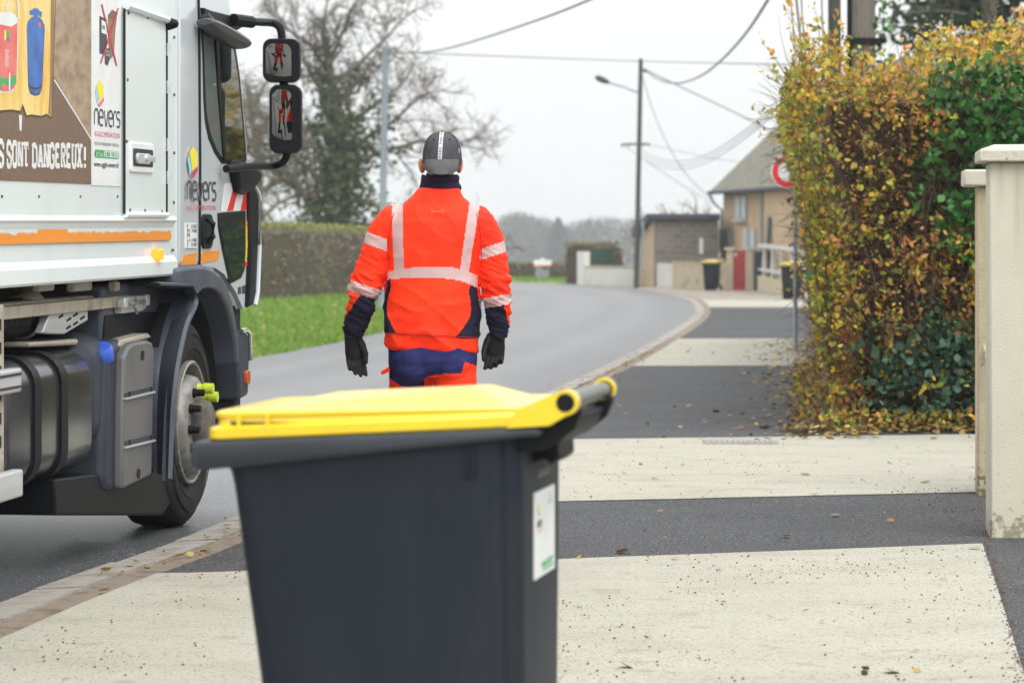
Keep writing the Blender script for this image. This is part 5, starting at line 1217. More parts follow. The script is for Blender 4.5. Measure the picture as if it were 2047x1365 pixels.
# trousers
mb = MB(); mb.loft([ell(-0.018,0,z,hx,hy) for z, hx, hy in ((1.02,0.175,0.118),(0.95,0.188,0.128),(0.90,0.192,0.135),(0.86,0.190,0.135),(0.82,0.178,0.118),(0.79,0.15,0.09))])
mb.ball((-0.10,-0.055,0.86), (0.09,0.088,0.10)); mb.ball((0.07,-0.055,0.86), (0.09,0.088,0.10))
for A in (LEGL, LEGR):
    rr = [0.102,0.094,0.078,0.074,0.070]; mb.tube(catmull([p for p, r in A], 4), list(np.interp(np.linspace(0,4,17), range(5), rr)), 18)
me = remesh(mb, 0.0065, 5)
for v in me.vertices:
    p = Vector(v.co); k = 1.0 if p.z > 0.75 else 1.6
    v.co = p + Vector(v.normal)*k*(0.006*mnoise.noise(Vector((p.x*8+p.z*7, p.y*8, p.z*22))) + 0.003*mnoise.noise(Vector((p.x*20-p.z*16, p.y*16, p.z*40))))
for f in me.polygons:
    p = f.center; px_ = 872+p.x*S; py_ = 440+(1.47-p.z)*S; mi = 0
    if px_ > 849 and py_ > lerp_tab(px_, [(849,756),(862,749),(885,745),(925,743),(945,746)]): mi = 1
    if px_ > lerp_tab(py_, [(719,932),(730,927),(745,923)]) and py_ > 720+0.45*(px_-930) and px_ > 922: mi = 1
    if px_ <= 849 and py_ > lerp_tab(px_, [(760,732),(772,742),(780,758),(800,770),(849,782)]): mi = 1
    if py_ > 440+(1.47-0.42)*S: mi = 0
    f.material_index = mi; f.use_smooth = True
me.materials.append(M['trouser']); me.materials.append(M['hivis']); tr = link('trousers', me, man)
mb = MB(); mb.prism([(jx(761),-0.02,jz(743)),(jx(778),-0.05,jz(733)),(jx(781),-0.06,jz(741)),(jx(764),-0.03,jz(749))], (0,0.08,0)); mb.build('pocket_flap', M['hivis'], tr, bevel=0.003)
for A in (LEGL, LEGR):
    e = Vector(A[-1][0]); mb = MB()
    back = A is LEGR
    th = R(-30) if back else R(12); rot = Matrix.Rotation(th, 3, 'X')
    mb.tube([e+Vector((0,0,0.12)), e+Vector((0,0,-0.02))], [0.055,0.05], 14); mb.ball(e+rot@Vector((0,0.055,-0.055)), (0.05,0.145,0.05)); mb.ball(e+rot@Vector((0,-0.01,-0.03)), (0.045,0.06,0.06))
    me = remesh(mb, 0.007, 3); me.materials.append(M['boot'])
    for v in me.vertices: v.co.z = max(v.co.z, 0.003) if not back else v.co.z
    for f in me.polygons: f.use_smooth = True
    link('boot', me, man)
def make_hand(wr, sx, lean, curl):
    """Gloved hand hanging down, palm turned back; sx: the side its thumb is on."""
    mb = MB(); rings = []
    for z, hx, hy, y in ((0.035,0.034,0.031,0.0),(0.0,0.029,0.025,0.0),(-0.03,0.032,0.025,0.0),(-0.065,0.036,0.023,0.003),(-0.092,0.036,0.020,0.004),(-0.104,0.032,0.015,0.004)): rings.append(ell(0, y, z, hx, hy, 20, 1.0))
    mb.loft(rings)
    for i, (fx, L_, c_) in enumerate(((0.027,0.088,0.8),(0.009,0.098,1.0),(-0.009,0.092,1.15),(-0.026,0.072,1.35))):
        p = Vector((sx*fx, 0.004, -0.092)); pts = [p]; a = R(6)
        for q, (fr, da) in enumerate(((0.45,18),(0.30,30),(0.25,26))):
            a += R(da)*curl*c_; p = p + Vector((sx*(fx*0.02+0.002), -math.sin(a)*L_*fr, -math.cos(a)*L_*fr)); pts.append(p)
        mb.tube(pts, [0.0112,0.0104,0.0096,0.0078], 10); mb.ball(pts[-1], 0.0078, 10, 6); mb.ball(pts[1], 0.0108, 10, 6)
    th = [Vector((sx*0.020,-0.004,-0.020)), Vector((sx*0.036,-0.016,-0.05)), Vector((sx*0.044,-0.028,-0.084)), Vector((sx*0.041,-0.036,-0.114))]
    mb.tube(th, [0.019,0.0145,0.0118,0.009], 10); mb.ball(th[-1], 0.009, 10, 6)
    me = remesh(mb, 0.0032, 3)
    rot = Matrix.Rotation(lean, 3, 'Y')
    for v in me.vertices:
        p = Vector(v.co)*1.13; p = p + Vector(v.normal)*0.0016*mnoise.noise(p*70); v.co = rot @ p + Vector(wr)
    for f in me.polygons: f.use_smooth = True
    me.materials.append(M['glove']); return link('glove', me, man)
make_hand((jx(702),0.045,jz(668)), 1, R(-8), 0.85); make_hand((jx(994),0.012,jz(661)), -1, R(5), 1.3)
# a colleague back along the lorry, seen only in its mirrors
mate = dup(man); mate.location = (-1.95, 6.3, 0.0); mate.rotation_euler = (0, 0, R(200)); mate['label'] = 'second worker in orange jacket and cap beside the lorry, reflected in its mirrors' 
# ------------------------------------------------------------------ mixed autumn hedge on the right
M['twig'] = ramp_mat('hedge_twig', [(0.085,0.05,0.035),(0.17,0.11,0.075)], scale=8, rough=0.9)
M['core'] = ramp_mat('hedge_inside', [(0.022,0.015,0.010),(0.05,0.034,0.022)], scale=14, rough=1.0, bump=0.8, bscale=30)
LM = {'yellow': leaf_mat('leaf_yellow', [(0.634,0.439,0.037),(0.750,0.561,0.061),(0.732,0.366,0.061),(0.561,0.512,0.073)], 0.35),
      'orange': leaf_mat('leaf_orange', [(0.610,0.244,0.061),(0.732,0.378,0.134),(0.512,0.183,0.061),(0.750,0.488,0.122)], 0.3),
      'olive': leaf_mat('leaf_olive', [(0.195,0.207,0.037),(0.317,0.329,0.061),(0.439,0.451,0.073),(0.146,0.171,0.037)], 0.3),
      'ivy': leaf_mat('leaf_ivy', [(0.024,0.104,0.027),(0.049,0.183,0.043),(0.098,0.281,0.061),(0.015,0.061,0.022)], 0.15, 0.32),
      'teal': leaf_mat('leaf_dark_ivy', [(0.037,0.098,0.061),(0.067,0.146,0.091),(0.022,0.055,0.037),(0.110,0.183,0.110)], 0.12, 0.32),
      'red': leaf_mat('leaf_red', [(0.244,0.043,0.043),(0.329,0.110,0.037),(0.159,0.037,0.037)], 0.25),
      'brown': leaf_mat('leaf_brown', [(0.195,0.104,0.049),(0.268,0.159,0.073),(0.122,0.073,0.037)], 0.2)}
LK = list(LM); LMS = [LM[k] for k in LK]
HX = lambda Y: 2.14 + 0.097*(Y-22)                              # the hedge's road-side face
HT = lambda x, Y: 2.68 + 0.34*mnoise.noise(Vector((x*1.5, Y*0.5, 0))) - 0.35*max(0, 2.3-x) + 0.26*min(1.8, max(0, x-3.0))
BT = [(0,-.26),(.5,-.17),(.86,-.12),(1.6,-.08),(1.95,.0),(2.33,.14),(2.8,.06)]
def bulge(z): return lerp_tab(z, BT)
def mixture(x, z, rt):
    """Which leaves grow where on the end face."""
    px = CX + x*273; py = HY - (z-1.45)*273; n = mnoise.noise(Vector((x*2.2, z*2.2, 3.1)))
    if px > 1875 + 110*n and 140 + 60*n < py < 490 + 120*n: return 'ivy' if rt < .92 else 'olive'
    if px > 1725 + 110*n and py > 650 + 110*mnoise.noise(Vector((x*4, 2, z))): return 'teal' if rt < .72 else ('olive' if rt < .9 else 'yellow')
    if py < 190 + 40*n: return 'yellow' if rt < .42 else ('orange' if rt < .58 else ('olive' if rt < .93 else 'brown'))
    if px < 1660 + 30*n and py < 640: return 'olive' if rt < .68 else ('yellow' if rt < .88 else ('orange' if rt < .96 else 'ivy'))
    if px < 1760 and py >= 640: return 'brown' if rt < .30 else ('red' if rt < .44 else ('olive' if rt < .82 else 'yellow'))
    return 'orange' if rt < .26 else ('yellow' if rt < .48 else ('olive' if rt < .88 else 'brown'))
hedge = thing('hedge', 'tall mixed autumn hedge of yellow, orange and green leaves beside the pavement', 'hedge', (3.4, 24, g(22)))
HZ = g(22)
P = {k: [] for k in LK}; SZ = {k: [] for k in LK}
def put(k, x, Y, z, s): P[k].append((x-3.4, Y-24, z-HZ)); SZ[k].append(s)
for _ in range(15500):                                          # end face
    x = random.choice([random.uniform(1.9, 4.0), random.uniform(1.9, 6.4)]); z = random.uniform(0.02, 1)**0.95*2.95 + g(22)
    if z > HT(x, 22) + g(22) + random.gauss(-.05, .12): continue
    xl = 2.17 - bulge(z) + .13*mnoise.noise(Vector((z*2.3, 4, 2)))
    if x < xl - abs(random.gauss(0, .05)): continue
    k = mixture(x, z, random.random()); n = mnoise.noise(Vector((x*3.1, z*3.1, 9)))
    mid = ((CX+x*273-1785)/135)**2 + ((HY-(z-1.45)*273-390)/250)**2 < 1.0 + 0.9*mnoise.noise(Vector((x*2.6, z*2.0, 5))) + 0.5*n
    if mid and random.random() < 0.54 + 0.6*n: continue         # bare twiggy middle
    if k not in ('ivy','teal') and random.random() < 0.10 + 0.35*n: continue
    d = abs(random.gauss(0, 0.16)) - 0.05
    if k == 'teal': d -= 0.12
    put(k, x, 22.05 + d + 0.16*mnoise.noise(Vector((x*2, z*2, 1))) + 0.09*(x-2.2), z, 0.050 if k in ('yellow','orange') else (0.058 if k == 'ivy' else (0.056 if k == 'teal' else 0.040)))
for _ in range(16000):                                          # road-side face
    Y = 22 + 23*random.random()**1.6; z = random.uniform(0.0, 2.8); x = HX(Y) - bulge(z) + abs(random.gauss(0, .13)) - 0.06
    if z > HT(x, Y): continue
    r = random.random(); n = mnoise.noise(Vector((Y*0.8, z*1.7, 4)))
    if random.random() < 0.15 + 0.3*n: continue
    k = ('olive' if r < .64 else 'yellow' if r < .80 else 'orange' if r < .86 else 'brown' if r < .96 else 'ivy') if z > 0.9 else ('olive' if r < .4 else 'brown' if r < .7 else 'red' if r < .84 else 'yellow')
    put(k, x, Y, z + g(Y), 0.055)
for _ in range(9000):                                           # top
    Y = 22 + 20*random.random()**1.5; x = random.uniform(HX(Y)-0.1, HX(Y)+4.2); z = HT(x, Y) + random.gauss(0, .10); r = random.random()
    put('yellow' if r < .34 else 'orange' if r < .5 else 'olive' if r < .85 else 'brown', x, Y, z + g(22), 0.048)
TW = []
def twig(p, d, L, r, bend=0.25, k=4):
    pts = [Vector(p)]; d = Vector(d).normalized(); rad = [r]
    for i in range(k):
        d = (d + Vector((random.gauss(0, bend), random.gauss(0, bend), random.gauss(0, bend)))*0.5).normalized(); pts.append(pts[-1] + d*L/k); rad.append(r*(1-0.75*(i+1)/k))
    TW.append((pts, rad)); return pts
off = Vector((-3.4, -24, -HZ))
for _ in range(3600):                                           # twigs in the end face
    x = random.choice([random.uniform(2.1, 3.5), random.uniform(2.1, 6.0)]); z = random.uniform(0.05, 2.6)+g(22)
    if x < 2.2 - bulge(z): continue
    twig(Vector((x, 22.1+0.09*(x-2.2)+random.uniform(-.02,.25), z))+off, (random.gauss(0,.9), random.gauss(-.15,.4), random.gauss(0.2,.7)), random.uniform(.2,.6), random.uniform(.0015,.0045))
for _ in range(26):
    x = random.uniform(2.3, 4.2); twig(Vector((x, 22.15+0.09*(x-2.2), g(22)+random.uniform(0,.8)))+off, (random.gauss(0,.2), -.05, 1), random.uniform(.8,1.9), random.uniform(.008,.016), 0.15, 6)
for _ in range(1200):
    Y = 22+18*random.random()**1.5; z = random.uniform(.05, 2.6); twig(Vector((HX(Y)-bulge(z)+random.uniform(-.02,.2), Y, z+g(Y)))+off, (random.gauss(-.3,.6), random.gauss(0,.8), random.gauss(.2,.7)), random.uniform(.2,.5), random.uniform(.002,.005))
def shoot(x, Y, z, d, L, n, kinds, s=0.055):                     # a sprig with leaves standing clear of the hedge
    pts = twig(Vector((x, Y, z))+off, d, L, 0.0045, 0.22, 6)
    for i in range(n):
        t = (i+0.7)/n*6; a = pts[min(int(t), 5)].lerp(pts[min(int(t)+1, 6)], t-int(t)); k = random.choice(kinds)
        P[k].append(tuple(a + Vector((random.gauss(0,.018), random.gauss(0,.018), random.gauss(0,.018))))); SZ[k].append(s)
for px_, py_, dx, dz, L in ((1560,150,-.5,.9,.40),(1575,180,-.7,.6,.35),(1590,120,-.35,1,.5),(1600,95,-.2,1,.42),(1570,225,-1,.25,.35),(1580,255,-1,.1,.3),(1620,75,0,1,.35),(1650,80,.1,1,.3),(1600,140,-.5,1,.5),(1585,200,-.8,.4,.35),(1610,110,-.5,.8,.55),(1575,165,-.8,.5,.3)):
    p = W(px_, py_, 22.2); shoot(p.x+.08, 22.2+random.uniform(-.1,.3), p.z-.05, (dx, random.gauss(0,.2), dz), L, 11, ['yellow','olive','olive','orange'], 0.05)
p = W(1575, 238, 22.2); shoot(p.x, 22.2, p.z, (-1, 0, .32), .34, 3, ['olive'], 0.04); p = W(1575, 275, 22.2); shoot(p.x, 22.2, p.z, (-1, 0, .1), .2, 3, ['brown'], 0.035)
for _ in range(120):
    x = random.uniform(2.2, 5.5); Y = 22.2+random.random()*1.2; shoot(x, Y, HT(x, Y)+g(22)-.05, (random.gauss(0,.35), random.gauss(0,.3), 1), random.uniform(.12,.32), 9, ['yellow','yellow','orange','olive'], 0.055)
for _ in range(420):                                            # leafy sprigs all over the end face
    x = random.uniform(2.15, 4.2); z = random.uniform(.15, 2.7)+g(22)
    if x < 2.2-bulge(z): continue
    k = mixture(x, z, random.random())
    if k in ('ivy','teal') and random.random() < .3: continue
    shoot(x, 22.0+.09*(x-2.2), z, (random.gauss(0,.7), random.gauss(-.6,.3), random.gauss(.35,.5)), random.uniform(.12,.34), random.randint(5,11), [k, k, mixture(x, z, random.random())], {'ivy':.058,'teal':.055}.get(k, random.uniform(.03,.055)))
for _ in range(50):
    z = random.uniform(.1, 2.5); Y = 22.2+random.random()*8; shoot(HX(Y)-bulge(z), Y, z+g(Y), (-1, random.gauss(0,.4), random.gauss(.2,.5)), random.uniform(.1,.3), 8, ['olive','olive','yellow','brown'], 0.045)
Pn = np.concatenate([np.array(P[k]) for k in LK]); Sn = np.concatenate([np.array(SZ[k]) for k in LK]); Mi = np.concatenate([np.full(len(P[k]), i) for i, k in enumerate(LK)])
Mi2 = Mi.copy()
iv = np.isin(Mi, [LK.index('ivy'), LK.index('teal')])
quads('foliage', leaves(Pn[~iv], Sn[~iv], 0.64, 0.2, droop=0.7), LMS, hedge, Mi[~iv], 6)
quads('ivy', leaves(Pn[iv], Sn[iv], 0.9, 0.2, droop=0.8), LMS, hedge, Mi[iv], 6)
sticks(TW, 'twigs', M['twig'], hedge)
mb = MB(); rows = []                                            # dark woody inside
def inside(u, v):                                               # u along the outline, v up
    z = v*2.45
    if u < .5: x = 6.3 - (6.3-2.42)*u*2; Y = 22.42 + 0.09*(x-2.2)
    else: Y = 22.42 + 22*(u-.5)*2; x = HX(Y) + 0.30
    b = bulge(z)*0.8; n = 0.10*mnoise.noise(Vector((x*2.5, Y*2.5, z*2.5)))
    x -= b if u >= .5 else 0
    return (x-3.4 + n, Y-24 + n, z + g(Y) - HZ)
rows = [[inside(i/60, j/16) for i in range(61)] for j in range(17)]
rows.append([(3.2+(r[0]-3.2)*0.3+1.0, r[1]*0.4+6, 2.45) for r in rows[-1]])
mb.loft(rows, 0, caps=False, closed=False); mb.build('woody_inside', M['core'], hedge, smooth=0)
# ground strip of ivy and weeds at the foot
pts = []; kk = []
for _ in range(1000):
    x = random.uniform(2.25, 4.2); Y = 21.95 - abs(random.gauss(0, .14)) + 0.07*(x-2.2); pts.append((x, Y, g(Y)+0.04+random.random()*0.14)); kk.append(random.choice([1,2,2,2,2,6,6,3,5,0]))
for _ in range(700):
    Y = 22+12*random.random(); x = HX(Y) - random.random()*0.25 + 0.16; pts.append((x, Y, g(Y)+0.03+random.random()*0.1)); kk.append(random.choice([2,6,6,5,0]))
o = quads('ground_cover', leaves(np.array(pts), np.full(len(pts), 0.042), 0.6, 0.3), LMS, None, kk, 6); tag(o, 'low weeds and creeping leaves along the foot of the autumn hedge', 'ground cover', kind='stuff')

# ------------------------------------------------------------------ poles, lamp and wires
M['polewood'] = ramp_mat('pole_wood', [(0.13,0.115,0.10),(0.2,0.18,0.155),(0.09,0.08,0.07)], scale=5, rough=0.9, stretch=(6,6,0.5), bump=0.4, bscale=20)
M['poledark'] = ramp_mat('pole_dark', [(0.05,0.058,0.05),(0.085,0.09,0.08)], scale=4, rough=0.85, stretch=(5,5,0.6), bump=0.3)
M['galv'] = ramp_mat('galvanised', [(0.24,0.28,0.33),(0.32,0.36,0.41)], scale=4, rough=0.5, metallic=0.3, stretch=(2,2,0.5))
M['cable'] = flat('cable', (0.16,0.17,0.175), 0.6)
def pole(name, label, px0, py0, px1, d, r0, r1, mat, cat='pole', d2=None):
    t = W(px0, py0, d); x1 = (px1-CX)*d/FPX; b = Vector((x1, d, g(d)-.1)); o = thing(name, label, cat, (b.x, b.y, b.z+.1))
    mb = MB(); mb.tube([Vector((0,0,-.1)), (t-b)*0.5+Vector((0,0,-.05)), t-b+Vector((0,0,-.1))], [r0,(r0+r1)/2,r1], 12); mb.build('post', mat, o); return o, t-b-Vector((0,0,.1))
lp, tl_ = pole('street_pole', 'pale grey galvanised pole rising behind the man\'s left shoulder', 771, 100, 762, 68, 0.085, 0.07, M['galv'])
mb = MB(); mb.lathe([(0.075,-.02),(0.095,0.0),(0.095,.05),(0,.06)], tl_, 'z', 12); mb.tube([tl_+Vector((-.13,0,.03)), tl_+Vector((.13,0,.03))], .02, 6); mb.build('cap', M['galv'], lp)
up, tu_ = pole('utility_pole', 'dark utility pole carrying the street lamp and wires beside the white wall', 1281, 118, 1272, 108, 0.10, 0.075, M['poledark'])
bu = Vector(((1272-CX)*108/FPX, 108, g(108)))
a0, a1 = W(1279,187,108)-bu, W(1214,165,108)-bu; mb = MB(); mb.tube([a0, a0.lerp(a1,.5)+Vector((0,0,.03)), a1], .035, 8); mb.build('lamp_arm', M['galv'], up)
l0, l1 = W(1218,166,108)-bu, W(1190,154,108)-bu
mb = MB(); mb.tube([l0, l0.lerp(l1,.15), l0.lerp(l1,.5), l0.lerp(l1,.85), l1], [.04,.085,.115,.10,.04], 12); lh = mb.build('lamp_head', M['poledark'], up)
c0, c1 = W(1243,289,108)-bu, W(1297,288,108)-bu; mb = MB(); mb.tube([c0, c1], .04, 6)
for t in (0, .25, .8, 1): q = c0.lerp(c1, t); mb.tube([q, q+Vector((0,-.02,-.09))], .03, 6)
mb.build('cross_arm', M['poledark'], up)
q = W(1290,142,107.9)-bu; mb = MB(); mb.ball(q, (.09,.06,.07)); mb.tube([q, tu_+Vector((0,0,-.35))], .03, 6); mb.build('insulator', M['poledark'], up)
q = W(1285,470,107.8)-bu; mb = MB(); mb.tube([q+Vector((0,0,-1.2)), q+Vector((0,0,.5))], .05, 8); mb.build('cable_guard', M['galv'], up)
wp, tw_ = pole('wooden_pole', 'thick weathered wooden pole standing behind the top of the autumn hedge', 1722, -330, 1728, 31, 0.15, 0.125, M['polewood'])
mb = MB(); zb = W(1720,78,31).z - g(31); mb.box(-.2,.2,-.17,.17,zb-.05,zb); mb.tube([(-.165,-.06,0),(-.165,-.06,zb+2)], .022, 8); mb.build('cable_duct', M['black'], wp)
w2p, _ = pole('concrete_pole', 'thinner dark pole left of the thick wooden pole behind the hedge', 1666, -330, 1672, 32, 0.075, 0.065, M['poledark'])
# creeper on the wooden pole
pts = [(0.16+random.gauss(0,.05), random.gauss(-.05,.08), W(0,60,31).z-g(31)+random.uniform(-1.2,1.8)) for _ in range(260)]
quads('creeper', leaves(np.array(pts), np.full(260, .06), .9, .2), [LM['ivy']], wp, None, 6)
def wire(label, pts, r, sag=0.0):
    P_ = [W(*p) for p in pts]; c = catmull(P_, 10); mb = MB(); o0 = c[0]; mb.tube([q-o0 for q in c], r, 5, caps=False); o = mb.build('power_line', M['cable'], None, smooth=60); o.location = o0
    return tag(o, label, 'wire', 'overhead wires')
wire('thin level wire from the galvanised pole past the utility pole top', [(772,104,68),(1000,113,88),(1281,123,108),(1545,129,70),(1700,131,34)], .016)
wire('wire rising to the top edge from the galvanised pole, above the bare tree', [(772,106,68),(850,105,66),(920,91,58),(1060,46,48),(1182,-1,40),(1420,-110,30)], .018)
wire('thickest black cable sagging from the utility pole up to the top edge', [(1290,141,108),(1312,157,102),(1340,166,95),(1368,165,88),(1405,150,80),(1445,118,70),(1490,68,60),(1535,0,50),(1620,-150,38)], .027)
wire('straight wire slanting from the utility pole down to the house roof ridge', [(1292,141,108),(1365,176,108),(1470,226,107),(1560,272,106)], .024)
wire('steep service wire sagging from the utility pole to the house eave', [(1283,150,108),(1305,220,109),(1335,290,110),(1375,352,112),(1426,403,114)], .013)
for k, (dy, r) in enumerate(((0,.011),(8,.011),(16,.011))):
    wire(('topmost','middle','lowest')[k] + ' of three faint telephone wires looping right from the cross arm', [(1285,302+dy,108),(1320,318+dy,100),(1370,322+dy,90),(1420,306+dy,80),(1480,268+dy,68),(1545,215+dy,56)], r)
wire('faint low wire from the cross arm running level to the house roof', [(1297,289,108),(1370,305,110),(1430,318,112),(1500,326,112)], .010)
wire('faint wire drooping from the cross arm end toward the house gable', [(1245,290,108),(1300,328,109),(1360,368,111),(1426,408,114)], .010)
for k, (x0, x1) in enumerate(((1576,1592),(1586,1606),(1598,1611),(1640,1648))):
    wire('%s of the near upright wires dropping past the hedge\'s top left' % ('leftmost','second from left','third from left','rightmost')[k], [(x0,-60,31),((x0+x1)/2,40,31),(x1,128,31)], .008 if k != 1 else .013)

# ------------------------------------------------------------------ round road sign
sg = thing('road_sign', 'round red bordered road sign on grey post, half hidden by the autumn hedge', 'road sign', (*[ (1590-CX)*40/FPX, 40], g(40)))
zc = W(1575,343,40).z-g(40); bx_ = 0.0
mb = MB(); mb.tube([(0,0,-.1),(-.004,0,zc+.26)], .028, 12); mb.build('post', M['galv'], sg)
mb = MB(); mb.lathe([(0,0),(.215,0),(.228,.003),(.23,.02),(.22,.026),(0,.026)], (-.10,-.058,zc), 'y', 36, 0); pl_ = mb.build('plate', M['signwhite'], sg)
mb = MB(); mb.lathe([(.138,0),(.215,0)], (-.10,-.0605,zc), 'y', 36); mb.build('red_border', M['red'], pl_, smooth=0)

# ------------------------------------------------------------------ house, shed, walls far right
M['housewall'] = ramp_mat('house_render', [(0.54,0.40,0.25),(0.61,0.455,0.29)], scale=0.8, rough=0.9, bump=0.2, bscale=30, speck=[(1.2,0.7,(0.38,0.28,0.17))])
M['roof'] = ramp_mat('roof_tiles', [(0.13,0.125,0.10),(0.19,0.18,0.145),(0.22,0.2,0.15)], scale=2.2, rough=0.9, stretch=(0.6,1,3), bump=0.4, bscale=12, speck=[(5,0.64,(0.22,0.13,0.09))])
M['slate'] = flat('roof_edge_slate', (0.045,0.052,0.075), 0.6)
M['block'] = bpy.data.materials.new('grey_blockwork'); M['block'].use_nodes = True
t = M['block'].node_tree; b = t.nodes['Principled BSDF']; b.inputs['Roughness'].default_value = 0.95
tcn = t.nodes.new('ShaderNodeTexCoord'); mpn = t.nodes.new('ShaderNodeMapping'); mpn.inputs['Rotation'].default_value = (R(90), 0, 0)
bk = t.nodes.new('ShaderNodeTexBrick'); bk.inputs['Scale'].default_value = 1.0; bk.inputs['Brick Width'].default_value = 0.45; bk.inputs['Row Height'].default_value = 0.2; bk.inputs['Mortar Size'].default_value = 0.02
bk.inputs['Color1'].default_value = (0.13,0.115,0.10,1); bk.inputs['Color2'].default_value = (0.19,0.17,0.145,1); bk.inputs['Mortar'].default_value = (0.22,0.2,0.175,1)
t.links.new(tcn.outputs['Object'], mpn.inputs[0]); t.links.new(mpn.outputs[0], bk.inputs[0]); t.links.new(bk.outputs[0], b.inputs['Base Color'])
M['shutter'] = flat('pale_shutter', (0.55,0.60,0.64), 0.5)
M['wallwhite'] = ramp_mat('white_wall', [(0.66,0.66,0.62),(0.74,0.74,0.71)], scale=0.9, rough=0.9, speck=[(3,0.72,(0.5,0.48,0.42))])
M['beigewall'] = ramp_mat('beige_wall', [(0.44,0.38,0.27),(0.54,0.47,0.34),(0.32,0.27,0.19)], scale=1.8, rough=0.95, detail=8, bump=0.5, bscale=15, contrast=(0.3,0.7))
M['gatered'] = flat('gate_red', (0.42,0.035,0.05), 0.5)
M['cream_far'] = ramp_mat('cream_wall', [(0.56,0.49,0.33),(0.62,0.55,0.39)], scale=1.5, rough=0.9)
M['balus'] = flat('baluster_white', (0.66,0.66,0.63), 0.7)
class Frame:                                                     # house frame: u towards us along the front, v away from the road
    def __init__(s, a, b):
        s.o = Vector((a[0], a[1], 0)); s.u = Vector((b[0]-a[0], b[1]-a[1], 0)); s.L = s.u.length; s.u.normalize(); s.v = Vector((-s.u.y, s.u.x, 0))
        if s.v.x < 0: s.v = -s.v
        s.rz = math.atan2(s.u.y, s.u.x); s.flip = 1 if (Matrix.Rotation(s.rz, 3, 'Z') @ Vector((0,1,0))).dot(s.v) > 0 else -1
HF = Frame(((1446-CX)*115/FPX, 115), ((1542-CX)*103/FPX, 103)); zg = g(112); f = HF.flip
house = thing('house', 'tan rendered house with mossy tiled roof and pale shutters behind the red gate', 'house', (HF.o.x, HF.o.y, zg), HF.rz)
ez = W(1433,384,115).z - zg + .32; L1 = HF.L; rs = math.tan(R(44))
def hp(mb, u0, u1, v0, v1, z0, z1, mi=0): mb.box(u0, u1, min(v0*f, v1*f), max(v0*f, v1*f), z0, z1, mi)
mb = MB(); Dp = 8.0
mb.prism([(0, 0, -.2),(0, 0, ez),(0, f*Dp/2, ez+rs*Dp/2),(0, f*Dp, ez),(0, f*Dp, -.2)], (L1-.004, 0, 0)); mb.build('wall', M['housewall'], house, smooth=0)
def roofslab(mb, u0, u1, ez, over=.42, th=.13):
    a = [(-over, ez-rs*over), (Dp/2, ez+rs*Dp/2), (Dp+over, ez-rs*over), (Dp+over, ez-rs*over+th), (Dp/2, ez+rs*Dp/2+th+.02), (-over, ez-rs*over+th)]
    mb.prism([(u0, f*v, z+.02) for v, z in a], (u1-u0, 0, 0))
mb = MB(); roofslab(mb, -.5, L1+14.3, ez); rf = mb.build('roof', M['roof'], house, smooth=0)
mb = MB(); zz_ = ez-rs*.42; mb.tube([(-.5, -f*.5, zz_+.06),(L1+14, -f*.5, zz_+.06)], .075, 8); mb.build('gutter', M['slate'], house)
mb = MB(); mb.tube([(-.2,-f*.5,zz_),(-.1,-f*.35,zz_-.35),(.15,-f*.08,zz_-.6),(.15,-f*.08,0)], .05, 8); mb.build('downpipe', M['galv'], house)
mb = MB(); mb.tube([(L1-.1,-f*.32,ez+.3),(L1-.1,-f*.32,0)], .055, 8); mb.build('downpipe', M['galv'], house)
# nearer wing, its front a little forward and its eave higher
mb = MB(); hp(mb, L1, L1+14, -.25, 0.0, -.2, ez-.2); hp(mb, L1, L1+14, 0.0, Dp, -.2, ez-.2); mb.build('wing_wall', M['housewall'], house, smooth=0)
def hproj(px, v=0.0):                                            # u on the front wall for a pixel column
    n = HF.v; D = Vector(((px-CX)/FPX, 1, 0)); l = (v-(Vector((0,0,0))-HF.o).dot(n))/D.dot(n); p = D*l; return (p-HF.o).dot(HF.u), p.y
for x0, x1, y0, y1 in ((1474,1494,393,440),(1441,1464,458,500),(1489,1512,457,500)):
    (u0, d0), (u1, d1) = hproj(x0), hproj(x1); d = (d0+d1)/2; z0 = CAMZ-(y1-HY)*d/FPX-zg; z1 = CAMZ-(y0-HY)*d/FPX-zg
    mb = MB(); hp(mb, u0+.1, u1-.1, .02, -.02, z0+.05, z1-.03); wn = mb.build('window', M['glass'], house, smooth=0)
    mb = MB(); hp(mb, u0, u0+(u1-u0)*.42, -.03, -.08, z0+.05, z1); hp(mb, u1-(u1-u0)*.42, u1, -.03, -.08, z0+.05, z1); mb.build('shutter', M['shutter'], wn, smooth=0)
    mb = MB(); hp(mb, u0-.1, u1+.1, .0, -.2, z0-.06, z0+.03); mb.build('sill', M['shutter'], wn, smooth=0)
# glazed lean-to against the wing
M['pale_glass'] = flat('lean_to_glass', (0.36,0.37,0.34), 0.15)
lw = thing('glass_lean_to', 'pale glazed lean-to with dark slanting bars behind the white balusters', 'lean-to', ((1537-CX)*101/FPX, 101, g(101)))
lz0, lz1 = W(0,503,101).z-g(101), W(0,436,101).z-g(101); lx = 70*101/FPX
mb = MB(); mb.box(-.45,lx,0.02,1.6,-.2,lz0-.002); mb.build('dark_gap_backing', M['slate'], lw, smooth=0)  # dark panel added behind the balusters so their gaps look shaded
mb = MB(); mb.prism([(-.1,0,lz0),(0.0,.35,lz1),(.05,1.6,lz1+.2),(0,1.6,lz0)], (lx,0,0)); mb.build('glazing', M['pale_glass'], lw, smooth=0)
for i in range(5):
    uu = -.05+i*lx/4.4; mb = MB(); mb.tube([(uu,-.03,lz0-.02),(uu+.12,.32,lz1+.03)], .045, 6); mb.build('glazing_bar', M['slate'], lw)
